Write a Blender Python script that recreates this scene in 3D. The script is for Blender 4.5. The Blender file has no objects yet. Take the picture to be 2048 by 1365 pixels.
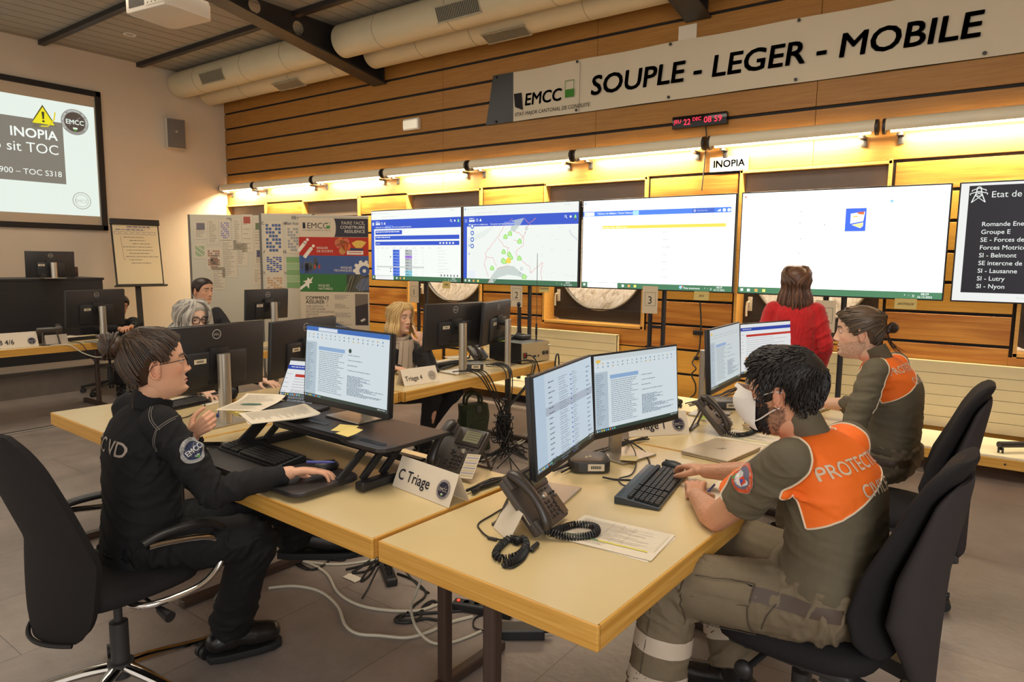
import bpy, bmesh, math, random
import numpy as np
from mathutils import Vector, Matrix, noise
R = math.radians
SC = bpy.context.scene
COL = SC.collection
random.seed(7)

# ------------------------------------------------------------------ camera, world, light, exposure
CAM_H = 1.65
YAW, PITCH, ROLL = R(36.2), R(6.8), R(0.6)
FPX = 1366.0
d0 = Vector((-math.sin(YAW)*math.cos(PITCH), math.cos(YAW)*math.cos(PITCH), -math.sin(PITCH)))
r0 = Vector((math.cos(YAW), math.sin(YAW), 0)); u0 = r0.cross(d0)
CR = r0*math.cos(ROLL) + u0*math.sin(ROLL)
CU = -r0*math.sin(ROLL) + u0*math.cos(ROLL)
CD = d0
EYE = Vector((0, 0, CAM_H))
cam_data = bpy.data.cameras.new('camera')
cam_data.sensor_width = 36.0
cam_data.lens = 36.0*FPX/2048.0
cam_data.clip_start = 0.05
cam = bpy.data.objects.new('camera', cam_data); COL.objects.link(cam)
cam.matrix_world = Matrix(((CR.x, CU.x, -CD.x, 0), (CR.y, CU.y, -CD.y, 0), (CR.z, CU.z, -CD.z, CAM_H), (0, 0, 0, 1)))
SC.camera = cam

SC.view_settings.view_transform = 'Standard'
SC.view_settings.look = 'None'
SC.view_settings.exposure = 0.0
SC.view_settings.gamma = 1.0
SC.view_settings.use_curve_mapping = False

world = bpy.data.worlds.new('daylight'); SC.world = world
world.use_nodes = True
bg = world.node_tree.nodes['Background']
bg.inputs[0].default_value = (1.0, 0.91, 0.80, 1)
bg.inputs[1].default_value = 0.85

def area(name, loc, size, power, color, aim=None, shape='RECTANGLE', spread=180):
    l = bpy.data.lights.new(name, 'AREA'); l.shape = shape
    l.size = size[0]; l.size_y = size[1]; l.energy = power; l.color = color; l.spread = R(spread)
    o = bpy.data.objects.new(name, l); COL.objects.link(o); o.location = loc
    if aim is not None:
        v = Vector(aim) - Vector(loc); o.rotation_euler = v.to_track_quat('-Z', 'Y').to_euler()
    return o
# ceiling luminaires over the tables and tall daylight windows of the wall behind the photographer
area('ceiling_lamp_light', (-2.0, 2.6, 4.55), (3.2, 2.6), 130, (1, .90, .74), (-2.0, 2.6, 0))
area('ceiling_lamp_light', (-7.6, 3.2, 4.5), (3.0, 2.6), 90, (1, .90, .74), (-7.6, 3.2, 0))
area('window_daylight', (2.6, -1.2, 2.3), (3.5, 2.2), 110, (.93, .96, 1), (-1.6, 2.4, .9))

# ------------------------------------------------------------------ pixel helpers (a photo pixel seen at a height or a depth -> a point in the room)
def ray(x, y): return CD*FPX + CR*(x-1024) + CU*(682.5-y)
def PZ(x, y, z):
    v = ray(x, y); return EYE + v*((z-CAM_H)/v.z)
def PD(x, y, d): return EYE + ray(x, y)*(d/FPX)
def PY(x, y, Y):
    v = ray(x, y); return EYE + v*(Y/v.y)

# ------------------------------------------------------------------ materials
def L(r, g, b):
    f = lambda c: (c/255/12.92) if c/255 <= .04045 else ((c/255+.055)/1.055)**2.4
    return (f(r), f(g), f(b))
MATS = {}
def mat(name, col, rough=.5, metal=0.0, var=0, scale=20, stretch=(1, 1, 1), bump=0, bscale=80, spec=.5, emit=None, trans=0, sheen=0):
    """principled material with an optional noise variation of its own colour and a bump"""
    if name in MATS: return MATS[name]
    m = bpy.data.materials.new(name); m.use_nodes = True
    nt = m.node_tree; p = nt.nodes['Principled BSDF']
    p.inputs['Roughness'].default_value = rough; p.inputs['Metallic'].default_value = metal
    p.inputs['Specular IOR Level'].default_value = spec
    p.inputs['Base Color'].default_value = (*col, 1)
    if sheen:
        p.inputs['Sheen Weight'].default_value = sheen
    tc = nt.nodes.new('ShaderNodeTexCoord'); mp = nt.nodes.new('ShaderNodeMapping')
    mp.inputs['Scale'].default_value = stretch
    nt.links.new(tc.outputs['Object'], mp.inputs[0])
    if var:
        n = nt.nodes.new('ShaderNodeTexNoise'); n.inputs['Scale'].default_value = scale; n.inputs['Detail'].default_value = 5
        nt.links.new(mp.outputs[0], n.inputs['Vector'])
        rmp = nt.nodes.new('ShaderNodeValToRGB')
        rmp.color_ramp.elements[0].position = .3; rmp.color_ramp.elements[1].position = .7
        rmp.color_ramp.elements[0].color = (*[max(0, c*(1-var)) for c in col], 1)
        rmp.color_ramp.elements[1].color = (*[min(1, c*(1+var)) for c in col], 1)
        nt.links.new(n.outputs['Fac'], rmp.inputs[0]); nt.links.new(rmp.outputs[0], p.inputs['Base Color'])
    if bump:
        n2 = nt.nodes.new('ShaderNodeTexNoise'); n2.inputs['Scale'].default_value = bscale; n2.inputs['Detail'].default_value = 4
        nt.links.new(mp.outputs[0], n2.inputs['Vector'])
        b = nt.nodes.new('ShaderNodeBump'); b.inputs['Strength'].default_value = bump; b.inputs['Distance'].default_value = .01
        nt.links.new(n2.outputs['Fac'], b.inputs['Height']); nt.links.new(b.outputs[0], p.inputs['Normal'])
    if emit:
        p.inputs['Emission Color'].default_value = (*emit[0], 1); p.inputs['Emission Strength'].default_value = emit[1]
    if trans:
        p.inputs['Transmission Weight'].default_value = trans
    MATS[name] = m
    return m
def attr_mat(name, rough=.6, emit=0, bump=0, spec=.4, bscale=200, metal=0):
    """material whose colour comes from the mesh's own print colours"""
    if name in MATS: return MATS[name]
    m = bpy.data.materials.new(name); m.use_nodes = True
    nt = m.node_tree; p = nt.nodes['Principled BSDF']
    a = nt.nodes.new('ShaderNodeVertexColor'); a.layer_name = 'Col'
    p.inputs['Roughness'].default_value = rough; p.inputs['Specular IOR Level'].default_value = spec
    p.inputs['Metallic'].default_value = metal
    if emit:
        p.inputs['Base Color'].default_value = (.01, .01, .012, 1)
        nt.links.new(a.outputs[0], p.inputs['Emission Color']); p.inputs['Emission Strength'].default_value = emit
    else:
        nt.links.new(a.outputs[0], p.inputs['Base Color'])
    if bump:
        tc = nt.nodes.new('ShaderNodeTexCoord')
        n2 = nt.nodes.new('ShaderNodeTexNoise'); n2.inputs['Scale'].default_value = bscale
        nt.links.new(tc.outputs['Object'], n2.inputs['Vector'])
        b = nt.nodes.new('ShaderNodeBump'); b.inputs['Strength'].default_value = bump; b.inputs['Distance'].default_value = .004
        nt.links.new(n2.outputs['Fac'], b.inputs['Height']); nt.links.new(b.outputs[0], p.inputs['Normal'])
    MATS[name] = m
    return m
def wood(name, c1, c2, rough=.4, grain=(1, 14, 40), scale=1.6, spec=.4, wave=0):
    """wood whose grain runs along the local x axis"""
    if name in MATS: return MATS[name]
    m = bpy.data.materials.new(name); m.use_nodes = True
    nt = m.node_tree; p = nt.nodes['Principled BSDF']
    p.inputs['Roughness'].default_value = rough; p.inputs['Specular IOR Level'].default_value = spec
    tc = nt.nodes.new('ShaderNodeTexCoord'); mp = nt.nodes.new('ShaderNodeMapping'); mp.inputs['Scale'].default_value = grain
    nt.links.new(tc.outputs['Object'], mp.inputs[0])
    n = nt.nodes.new('ShaderNodeTexNoise'); n.inputs['Scale'].default_value = scale; n.inputs['Detail'].default_value = 8; n.inputs['Roughness'].default_value = .65
    n.inputs['Distortion'].default_value = .4
    nt.links.new(mp.outputs[0], n.inputs['Vector'])
    rmp = nt.nodes.new('ShaderNodeValToRGB')
    rmp.color_ramp.elements[0].position = .28; rmp.color_ramp.elements[1].position = .72
    rmp.color_ramp.elements[0].color = (*c1, 1); rmp.color_ramp.elements[1].color = (*c2, 1)
    src = n.outputs['Fac']
    if wave:
        mp2 = nt.nodes.new('ShaderNodeMapping'); mp2.inputs['Scale'].default_value = (.35, 1, 3.2)
        nt.links.new(tc.outputs['Object'], mp2.inputs[0])
        w = nt.nodes.new('ShaderNodeTexNoise'); w.inputs['Scale'].default_value = 1.7; w.inputs['Detail'].default_value = 1.5
        nt.links.new(mp2.outputs[0], w.inputs['Vector'])
        mu = nt.nodes.new('ShaderNodeMath'); mu.operation = 'MULTIPLY'; mu.inputs[1].default_value = 26
        nt.links.new(w.outputs['Fac'], mu.inputs[0])
        si = nt.nodes.new('ShaderNodeMath'); si.operation = 'SINE'; nt.links.new(mu.outputs[0], si.inputs[0])
        ma = nt.nodes.new('ShaderNodeMath'); ma.operation = 'MULTIPLY_ADD'; ma.inputs[1].default_value = .11*wave
        nt.links.new(si.outputs[0], ma.inputs[0]); nt.links.new(n.outputs['Fac'], ma.inputs[2]); src = ma.outputs[0]
    nt.links.new(src, rmp.inputs[0]); nt.links.new(rmp.outputs[0], p.inputs['Base Color'])
    MATS[name] = m
    return m

# ------------------------------------------------------------------ mesh builder
def smooth_path(pts, n=6):
    pts = [Vector(p) for p in pts]
    if len(pts) < 3: return pts
    out = []
    for i in range(len(pts)-1):
        p0 = pts[max(i-1, 0)]; p1 = pts[i]; p2 = pts[i+1]; p3 = pts[min(i+2, len(pts)-1)]
        for k in range(n):
            t = k/n
            out.append(.5*((2*p1)+(-p0+p2)*t+(2*p0-5*p1+4*p2-p3)*t*t+(-p0+3*p1-3*p2+p3)*t**3))
    out.append(pts[-1])
    return out
class MB:
    def __init__(s): s.bm = bmesh.new()
    def box(s, c, size, rot=None, bev=0, seg=2):
        b = bmesh.ops.create_cube(s.bm, size=1)
        M = Matrix.Translation(c) @ (rot.to_4x4() if rot is not None else Matrix()) @ Matrix.Diagonal((*size, 1))
        bmesh.ops.transform(s.bm, matrix=M, verts=b['verts'])
        if bev:
            es = list({e for v in b['verts'] for e in v.link_edges})
            bmesh.ops.bevel(s.bm, geom=es, offset=bev, segments=seg, profile=.5, affect='EDGES')
        return s
    def bar(s, a, b, w, h, bev=0):
        """rectangular bar from a to b (w across, h vertical-ish)"""
        a, b = Vector(a), Vector(b); d = b-a; q = d.to_track_quat('X', 'Z').to_matrix()
        return s.box((a+b)/2, (d.length, w, h), q, bev)
    def ring(s, c, u, v, n): return [s.bm.verts.new(c+u*math.cos(2*math.pi*i/n)+v*math.sin(2*math.pi*i/n)) for i in range(n)]
    def skin(s, rings, cap=(True, True), closed=False):
        n = len(rings[0])
        pr = list(zip(rings, rings[1:])) + ([(rings[-1], rings[0])] if closed else [])
        for A, B in pr:
            for i in range(n):
                try: s.bm.faces.new((A[i], A[(i+1) % n], B[(i+1) % n], B[i]))
                except ValueError: pass
        if not closed:
            if cap[0]: s.bm.faces.new(list(reversed(rings[0])))
            if cap[1]: s.bm.faces.new(rings[-1])
    def tube(s, pts, r, seg=8, sm=0, cap=True, closed=False, flat=1.0):
        """tube along a path; r a number or one radius per point"""
        pts = [Vector(p) for p in pts]
        rr = list(r) if hasattr(r, '__len__') else [r]*len(pts)
        if sm and len(pts) > 2:
            k = len(pts); P = smooth_path(pts, sm); rr = [float(np.interp(i/(len(P)-1)*(k-1), range(k), rr)) for i in range(len(P))]; pts = P
        rings = []; ref = None
        for i, p in enumerate(pts):
            if closed: t = pts[(i+1) % len(pts)]-pts[i-1]
            else: t = pts[min(i+1, len(pts)-1)]-pts[max(i-1, 0)]
            if t.length < 1e-9: t = Vector((0, 0, 1))
            t.normalize()
            if ref is None:
                ref = Vector((0, 0, 1)) if abs(t.z) < .9 else Vector((1, 0, 0))
            u = (ref - t*ref.dot(t)); u.normalize(); v = t.cross(u); ref = u
            rings.append(s.ring(p, v*rr[i], u*rr[i]*flat, seg))
        s.skin(rings, (cap, cap), closed)
        return s
    def limb(s, pts, rad, seg=14, sm=5):
        """tapered limb with round ends; rad = radius or (across, other) per point"""
        pts = [Vector(p) for p in pts]
        P = smooth_path(pts, sm) if len(pts) > 2 else pts
        k = len(pts); rr = [float(np.interp(i/(len(P)-1)*(k-1), range(k), rad)) for i in range(len(P))]
        t0 = (P[0]-P[1]).normalized(); t1 = (P[-1]-P[-2]).normalized()
        r_0, r_1 = rr[0], rr[-1]
        P = [P[0]+t0*r_0*x for x in (.98, .8, .45)] + P + [P[-1]+t1*r_1*x for x in (.45, .8, .98)]
        rr = [r_0*x for x in (.2, .6, .9)] + rr + [r_1*x for x in (.9, .6, .2)]
        return s.tube(P, rr, seg)
    def cyl(s, a, b, r, r2=None, seg=20): return s.tube([a, b], [r, r if r2 is None else r2], seg)
    def lathe(s, prof, seg=24, M=Matrix()):
        """profile [(r, z)] turned about local z"""
        rings = [[s.bm.verts.new(M @ Vector((r*math.cos(2*math.pi*i/seg), r*math.sin(2*math.pi*i/seg), z))) for i in range(seg)] for r, z in prof]
        s.skin(rings)
        return s
    def ball(s, c, r, seg=16, M=None):
        b = bmesh.ops.create_uvsphere(s.bm, u_segments=seg, v_segments=max(6, seg*2//3), radius=1)
        rr = r if hasattr(r, '__len__') else (r, r, r)
        T = Matrix.Translation(c) @ (M.to_4x4() if M is not None else Matrix()) @ Matrix.Diagonal((*rr, 1))
        bmesh.ops.transform(s.bm, matrix=T, verts=b['verts']); return s
    def prism(s, outline, ext, M=Matrix(), bev=0):
        """outline of (x, y) extruded by ext along local z, moved by M"""
        vs = [s.bm.verts.new(M @ Vector((x, y, 0))) for x, y in outline]
        vt = [s.bm.verts.new(M @ Vector((x, y, ext))) for x, y in outline]
        f = [s.bm.faces.new(list(reversed(vs))), s.bm.faces.new(vt)]
        n = len(vs)
        for i in range(n): f.append(s.bm.faces.new((vs[i], vs[(i+1) % n], vt[(i+1) % n], vt[i])))
        if bev:
            es = list({e for q in f[:2] for e in q.edges})
            bmesh.ops.bevel(s.bm, geom=es, offset=bev, segments=2, profile=.5, affect='EDGES')
        return s
    def sheet(s, nu, nv, fn, thick=0):
        """grid surface fn(u, v), u and v in 0..1"""
        g = [[s.bm.verts.new(fn(i/nu, j/nv)) for j in range(nv+1)] for i in range(nu+1)]
        fs = [s.bm.faces.new((g[i][j], g[i+1][j], g[i+1][j+1], g[i][j+1])) for i in range(nu) for j in range(nv)]
        if thick:
            s.bm.normal_update()
            bmesh.ops.solidify(s.bm, geom=fs, thickness=thick)
        return s
    def build(s, name, m, parent=None, smooth=True, angle=40, keep=False):
        bmesh.ops.recalc_face_normals(s.bm, faces=s.bm.faces)
        me = bpy.data.meshes.new(name); s.bm.to_mesh(me); s.bm.free()
        return add(name, me, m, parent, smooth, angle)
def add(name, me, m, parent=None, smooth=True, angle=40):
    o = bpy.data.objects.new(name, me); COL.objects.link(o)
    if m is not None and not me.materials: me.materials.append(m)
    if smooth and len(me.polygons):
        me.polygons.foreach_set('use_smooth', [True]*len(me.polygons))
        try: me.set_sharp_from_angle(angle=R(angle))
        except Exception: pass
    if parent is not None: o.parent = parent
    return o
def thing(name, label, cat, loc=(0, 0, 0), rot=0, group=None):
    o = bpy.data.objects.new(name, None); COL.objects.link(o); o.empty_display_size = .1
    o.location = loc; o.rotation_euler = rot if hasattr(rot, '__len__') else (0, 0, rot)
    return tag(o, label, cat, group)
def tag(o, label, cat, group=None):
    o['label'] = label; o['category'] = cat
    if group: o['group'] = group
    return o
def struct(o): o['kind'] = 'structure'; return o
def kids(o): return [c for c in bpy.data.objects if c.parent is o]
def dup(root, loc, rot, label=None, group=None):
    def cp(o, par):
        c = o.copy(); COL.objects.link(c)
        if par is not None: c.parent = par
        for ch in list(o.children): cp(ch, c)
        return c
    c = cp(root, None); c.location = loc; c.rotation_euler = rot if hasattr(rot, '__len__') else (0, 0, rot)
    if label: c['label'] = label
    if group: c['group'] = group
    return c

# ------------------------------------------------------------------ flat prints: screens, signs, papers (local +x is the face, +y right, +z up)
_tc = {}
def text_geo(body, size, align='LEFT', shear=0, bold=0, sp=1.0):
    key = (body, align, shear, sp)
    if key not in _tc:
        cu = bpy.data.curves.new('t', 'FONT'); cu.body = body; cu.size = 1; cu.align_x = align; cu.shear = shear; cu.offset = 0
        cu.resolution_u = 3; cu.space_character = sp
        o = bpy.data.objects.new('t', cu); COL.objects.link(o)
        me = o.to_mesh()
        _tc[key] = ([(v.co.x, v.co.y) for v in me.vertices], [tuple(p.vertices) for p in me.polygons])
        o.to_mesh_clear(); bpy.data.objects.remove(o); bpy.data.curves.remove(cu)
    V, Fc = _tc[key]
    return [(x*size, y*size) for x, y in V], Fc
class Flat:
    STEP = .0007
    def __init__(s): s.v = []; s.f = []; s.c = []; s.n = 0
    def poly(s, pts, col, layer=None):
        s.n += 1
        lay = layer if layer is not None else 1
        b = len(s.v); s.v += [(lay*s.STEP, x, y) for x, y in pts]; s.c += [col]*len(pts); s.f.append(tuple(range(b, b+len(pts)))); return s
    def rect(s, x, y, w, h, col, layer=1):
        """x, y = lower left corner"""
        return s.poly([(x, y), (x+w, y), (x+w, y+h), (x, y+h)], col, layer)
    def disc(s, x, y, r, col, layer=1, n=28, ry=None):
        return s.poly([(x+r*math.cos(2*math.pi*i/n), y+(ry or r)*math.sin(2*math.pi*i/n)) for i in range(n)], col, layer)
    def ringp(s, x, y, r, w, col, layer=2, n=32):
        for i in range(n):
            a, b = 2*math.pi*i/n, 2*math.pi*(i+1)/n
            s.poly([(x+r*math.cos(a), y+r*math.sin(a)), (x+r*math.cos(b), y+r*math.sin(b)), (x+(r-w)*math.cos(b), y+(r-w)*math.sin(b)), (x+(r-w)*math.cos(a), y+(r-w)*math.sin(a))], col, layer)
        return s
    def line(s, pts, w, col, layer=2):
        for (x0, y0), (x1, y1) in zip(pts, pts[1:]):
            dx, dy = x1-x0, y1-y0; l = math.hypot(dx, dy) or 1; nx, ny = -dy/l*w/2, dx/l*w/2
            s.poly([(x0+nx, y0+ny), (x0-nx, y0-ny), (x1-nx, y1-ny), (x1+nx, y1+ny)], col, layer)
        return s
    def text(s, body, x, y, size, col, align='LEFT', layer=2, shear=0, bold=0, sp=1.0, sx=1.0):
        V, Fc = text_geo(body, size, align, shear, bold, sp)
        k = bold*size*.8
        for ox, oy in (((0, 0),) if not bold else ((-k, -k), (k, -k), (k, k), (-k, k), (0, 0))):      # heavier strokes: shifted copies
            b = len(s.v); s.v += [(layer*s.STEP, x+px*sx+ox, y+py+oy) for px, py in V]; s.c += [col]*len(V)
            s.f += [tuple(b+i for i in f) for f in Fc]
        return s
    def arc_text(s, body, x, y, r, size, col, a0, a1, layer=3):
        """letters along a circle from angle a0 to a1 (degrees, clockwise)"""
        n = len(body)
        for i, ch in enumerate(body):
            if ch == ' ': continue
            a = R(a0+(a1-a0)*(i/(n-1)))
            V, Fc = text_geo(ch, size, 'CENTER'); t = a-math.pi/2
            b = len(s.v)
            s.v += [(layer*s.STEP, x+r*math.cos(a)+px*math.cos(t)-py*math.sin(t), y+r*math.sin(a)+px*math.sin(t)+py*math.cos(t)) for px, py in V]
            s.c += [col]*len(V); s.f += [tuple(b+k for k in f) for f in Fc]
        return s
    def rows(s, x, y0, y1, w, n, h, col, seed=0, fill=(.4, 1), layer=2, words=True):
        """lines of unreadable small print from y1 down to y0"""
        rg = random.Random(seed)
        for i in range(n):
            y = y1-(i+.5)*(y1-y0)/n
            ww = w*rg.uniform(*fill); xx = x
            while xx < x+ww:
                l = rg.uniform(1.5, 6)*h
                if xx+l > x+ww: l = x+ww-xx
                s.rect(xx, y, l, h, col, layer); xx += l+(h*.9 if words else 0)
        return s
    def build(s, name, m, parent=None, M=None):
        me = bpy.data.meshes.new(name)
        vs = s.v if M is None else [tuple(M @ Vector(p)) for p in s.v]
        me.from_pydata(vs, [], s.f)
        ca = me.color_attributes.new('Col', 'FLOAT_COLOR', 'POINT')
        ca.data.foreach_set('color', [k for c in s.c for k in (*c, 1.0)])
        return add(name, me, m, parent, smooth=False)
def paint(me, fn):
    """own colours of a mesh, per vertex"""
    ca = me.color_attributes.get('Col') or me.color_attributes.new('Col', 'FLOAT_COLOR', 'POINT')
    ca.data.foreach_set('color', [k for v in me.vertices for k in (*fn(v.co), 1.0)])
def TRS(loc, rz=0, ry=0, rx=0): return Matrix.Translation(loc) @ Matrix.Rotation(rz, 4, 'Z') @ Matrix.Rotation(ry, 4, 'Y') @ Matrix.Rotation(rx, 4, 'X')

PRINT = attr_mat('printed_ink', .75, spec=.25)
PAPER = attr_mat('printed_paper', .8, spec=.2)
SCREEN = attr_mat('lit_screen', .3, emit=1.0)
TVSCREEN = attr_mat('lit_wall_screen', .25, emit=1.6)
BLACK = L(28, 28, 30); WHITE = (.85, .85, .83); INK = (.03, .03, .035); GREY = L(140, 140, 140); NAVY = L(40, 44, 58)
M_BLACK = mat('black_plastic', L(30, 29, 30), .45)
M_DARK = mat('dark_grey_plastic', L(52, 50, 50), .5)
M_ALU = mat('brushed_aluminium', L(196, 188, 174), .35, metal=.85, var=.06, scale=6, stretch=(60, 60, 1))
M_CHROME = mat('chrome', (.75, .73, .7), .12, metal=1)
M_CABLE = mat('black_cable_rubber', L(24, 23, 23), .5)
M_CABLEW = mat('white_cable_plastic', L(205, 198, 178), .5)
M_PAPERW = mat('white_paper', L(226, 214, 192), .8)
M_CREAMTOP = mat('cream_laminate', L(214, 190, 140), .27, var=.03, scale=3, spec=.45)
M_OAK = wood('oak_edge', L(192, 134, 46), L(232, 180, 92), .4)
M_PANEL = wood('oak_wall_panel', L(150, 100, 42), L(174, 124, 58), .45, grain=(1.2, 10, 22), scale=2.2)
M_PANELY = wood('honey_wall_panel', L(206, 150, 58), L(222, 168, 76), .42, grain=(1.2, 10, 22), scale=2.2)
M_GRAIN = wood('larch_wall_panel', L(168, 98, 34), L(212, 148, 66), .42, grain=(.8, 6, 18), scale=2.0, wave=1)
# ================================================================== THE ROOM
XL, XR, YB, ZC = -11.7, 3.6, 7.15, 4.74
JOINTS = [-11.2, -8.81, -6.43, -4.06, -1.66, .72, 3.1]        # vertical joints of the wood wall; a window sits under each
M_WALLW = mat('white_plaster', L(214, 200, 180), .85, var=.02, scale=2, bump=.05, bscale=160)
M_CEIL = mat('grey_ceiling_panels', L(158, 150, 136), .7, var=.03, scale=60, bump=.15, bscale=120)
M_GAP = mat('black_wall_batten', L(22, 19, 17), .7)
M_STEEL = mat('painted_dark_steel', L(44, 40, 38), .45, var=.1, scale=8)
M_SHUTTER = mat('grey_brown_shutter', L(128, 112, 100), .6, var=.05, scale=5)
M_FRAME = mat('dark_brown_window_frame', L(48, 40, 37), .5, bump=.1, bscale=300)
M_TRIM = wood('pale_oak_trim', L(205, 150, 70), L(226, 176, 98), .4)

def floor_material():
    m = bpy.data.materials.new('slate_floor_tiles'); m.use_nodes = True; nt = m.node_tree; p = nt.nodes['Principled BSDF']
    tc = nt.nodes.new('ShaderNodeTexCoord')
    br = nt.nodes.new('ShaderNodeTexBrick'); br.inputs['Scale'].default_value = 1.0; br.inputs['Brick Width'].default_value = 1.2
    br.inputs['Row Height'].default_value = .6; br.inputs['Mortar Size'].default_value = .0025; br.inputs['Mortar Smooth'].default_value = .3
    br.inputs['Color1'].default_value = (*L(150, 136, 126), 1); br.inputs['Color2'].default_value = (*L(142, 130, 122), 1); br.inputs['Mortar'].default_value = (*L(104, 94, 86), 1)
    mp = nt.nodes.new('ShaderNodeMapping'); mp.inputs['Rotation'].default_value = (0, 0, R(90)); mp.inputs['Location'].default_value = (.35, .2, 0)
    nt.links.new(tc.outputs['Object'], mp.inputs[0]); nt.links.new(mp.outputs[0], br.inputs['Vector'])
    n = nt.nodes.new('ShaderNodeTexNoise'); n.inputs['Scale'].default_value = 2.6; n.inputs['Detail'].default_value = 9; n.inputs['Roughness'].default_value = .7
    nt.links.new(tc.outputs['Object'], n.inputs['Vector'])
    mx = nt.nodes.new('ShaderNodeMix'); mx.data_type = 'RGBA'; mx.blend_type = 'OVERLAY'; mx.inputs[0].default_value = .55
    nt.links.new(br.outputs['Color'], mx.inputs[6]); nt.links.new(n.outputs['Fac'], mx.inputs[7]); nt.links.new(mx.outputs[2], p.inputs['Base Color'])
    rr = nt.nodes.new('ShaderNodeMapRange'); rr.inputs[3].default_value = .22; rr.inputs[4].default_value = .46
    nt.links.new(n.outputs['Fac'], rr.inputs[0]); nt.links.new(rr.outputs[0], p.inputs['Roughness'])
    b = nt.nodes.new('ShaderNodeBump'); b.inputs['Strength'].default_value = .18; b.inputs['Distance'].default_value = .01
    n3 = nt.nodes.new('ShaderNodeTexNoise'); n3.inputs['Scale'].default_value = 22; n3.inputs['Detail'].default_value = 6
    nt.links.new(tc.outputs['Object'], n3.inputs['Vector']); nt.links.new(n3.outputs['Fac'], b.inputs['Height']); nt.links.new(b.outputs[0], p.inputs['Normal'])
    return m
m = MB(); m.box(((XL+XR)/2, 2.2, -.05), (XR-XL+.4, 10.8, .1)); struct(m.build('floor', floor_material(), smooth=False))
m = MB(); m.box((XL-.1, 2.2, ZC/2), (.2, 10.6, ZC)); struct(m.build('wall_left', M_WALLW, smooth=False))
m = MB(); m.box((XR+.1, 2.2, ZC/2), (.2, 10.6, ZC)); struct(m.build('wall_right', M_WALLW, smooth=False))
m = MB(); m.box(((XL+XR)/2, 2.2, ZC+.1), (XR-XL+.4, 10.6, .2))
ceil = struct(m.build('ceiling', M_CEIL, smooth=False))
m = MB()
for i in range(60):                                            # panel joints across the ceiling
    m.box((XL+.12+i*.255, 2.2, ZC-.001), (.006, 10.4, .004))
m.build('panel_joint', mat('ceiling_joint', L(120, 113, 102), .8), ceil, smooth=False)
m = MB()
for x in (-11.7+1.2*i for i in range(1)): pass
for i, y in enumerate((2.9, 4.3, 5.68)):                       # dark rails running along the ceiling
    m = MB(); m.box(((XL+XR)/2, y, ZC-.03), (XR-XL, .085, .07), bev=.004); struct(m.build('trim_%d' % (i+1), M_STEEL, smooth=False))
for i, (x, y) in enumerate(((-10.3, 4.9), (-10.4, 3.0), (-6.4, 4.9))):
    t = thing('ceiling_spotlight', ('small round recessed spotlight in the ceiling between the dark rails above the projector screen',
              'small round recessed spotlight in the ceiling at the far left edge', 'small round recessed spotlight in the ceiling above the steel beam')[i], 'ceiling light', (x, y, ZC))
    MB().lathe([(.05, -.004), (.075, -.012), (.085, -.006), (.085, 0)], 20).build('ring', mat('white_enamel', L(215, 208, 195), .4), t)
    MB().lathe([(.002, -.008), (.05, -.008), (.05, -.002)], 16).build('lens', mat('spot_lens', L(190, 185, 170), .2), t)

# ---- wood wall: black battens behind, panels in front, a window bay under every joint
HB = .685; ZB0, ZB1 = .89, 2.565
m = MB()
edges = [XL] + [v for c in JOINTS[:6] for v in (c-HB, c+HB)] + [XR]
edges[1] = XL+.001
for a, b in zip(edges[0::2], edges[1::2]):
    if b-a > .01: m.box(((a+b)/2, YB+.05, (ZB0+ZB1)/2), (b-a, .06, ZB1-ZB0))
m.box(((XL+XR)/2, YB+.05, ZB0/2), (XR-XL, .06, ZB0)); m.box(((XL+XR)/2, YB+.05, (ZB1+ZC)/2), (XR-XL, .06, ZC-ZB1))
wallb = struct(m.build('wall_back', M_GAP, smooth=False))
def wall_panel(name, x0, x1, z0, z1, mt):
    m = MB(); m.box(((x0+x1)/2, YB+.008, (z0+z1)/2), (x1-x0, .024, z1-z0), bev=.002, seg=1)
    return m.build(name, mt, wallb, smooth=False)
cols = [XL] + JOINTS + [XR]
for x0, x1 in zip(cols, cols[1:]):
    for k in range(6):
        z0 = 3.12+.2667*k
        wall_panel('oak_panel', x0+.002, x1-.002, z0+.016, min(z0+.2667-.016, ZC), M_PANEL)
    wall_panel('oak_panel', x0+.002, x1-.002, 2.585, 3.12-.016, M_PANEL)
for i in range(6):
    a = JOINTS[i]+HB+.03; b = JOINTS[i+1]-HB-.03
    for k in range(9):
        z1 = 2.57-.27*k
        wall_panel('larch_panel' if k in (0, 5, 6) else 'honey_panel', a if k < 7 else a-.68, b if k < 7 else b+.68, max(z1-.27+.014, .02), z1-.014, M_GRAIN if k in (0, 5, 6) else M_PANELY)
for i in range(6):                                             # panels under the windows
    c = JOINTS[i]; wall_panel('larch_panel', max(c-HB-.03, XL), c+HB+.03, .68, .865, M_GRAIN)

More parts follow.
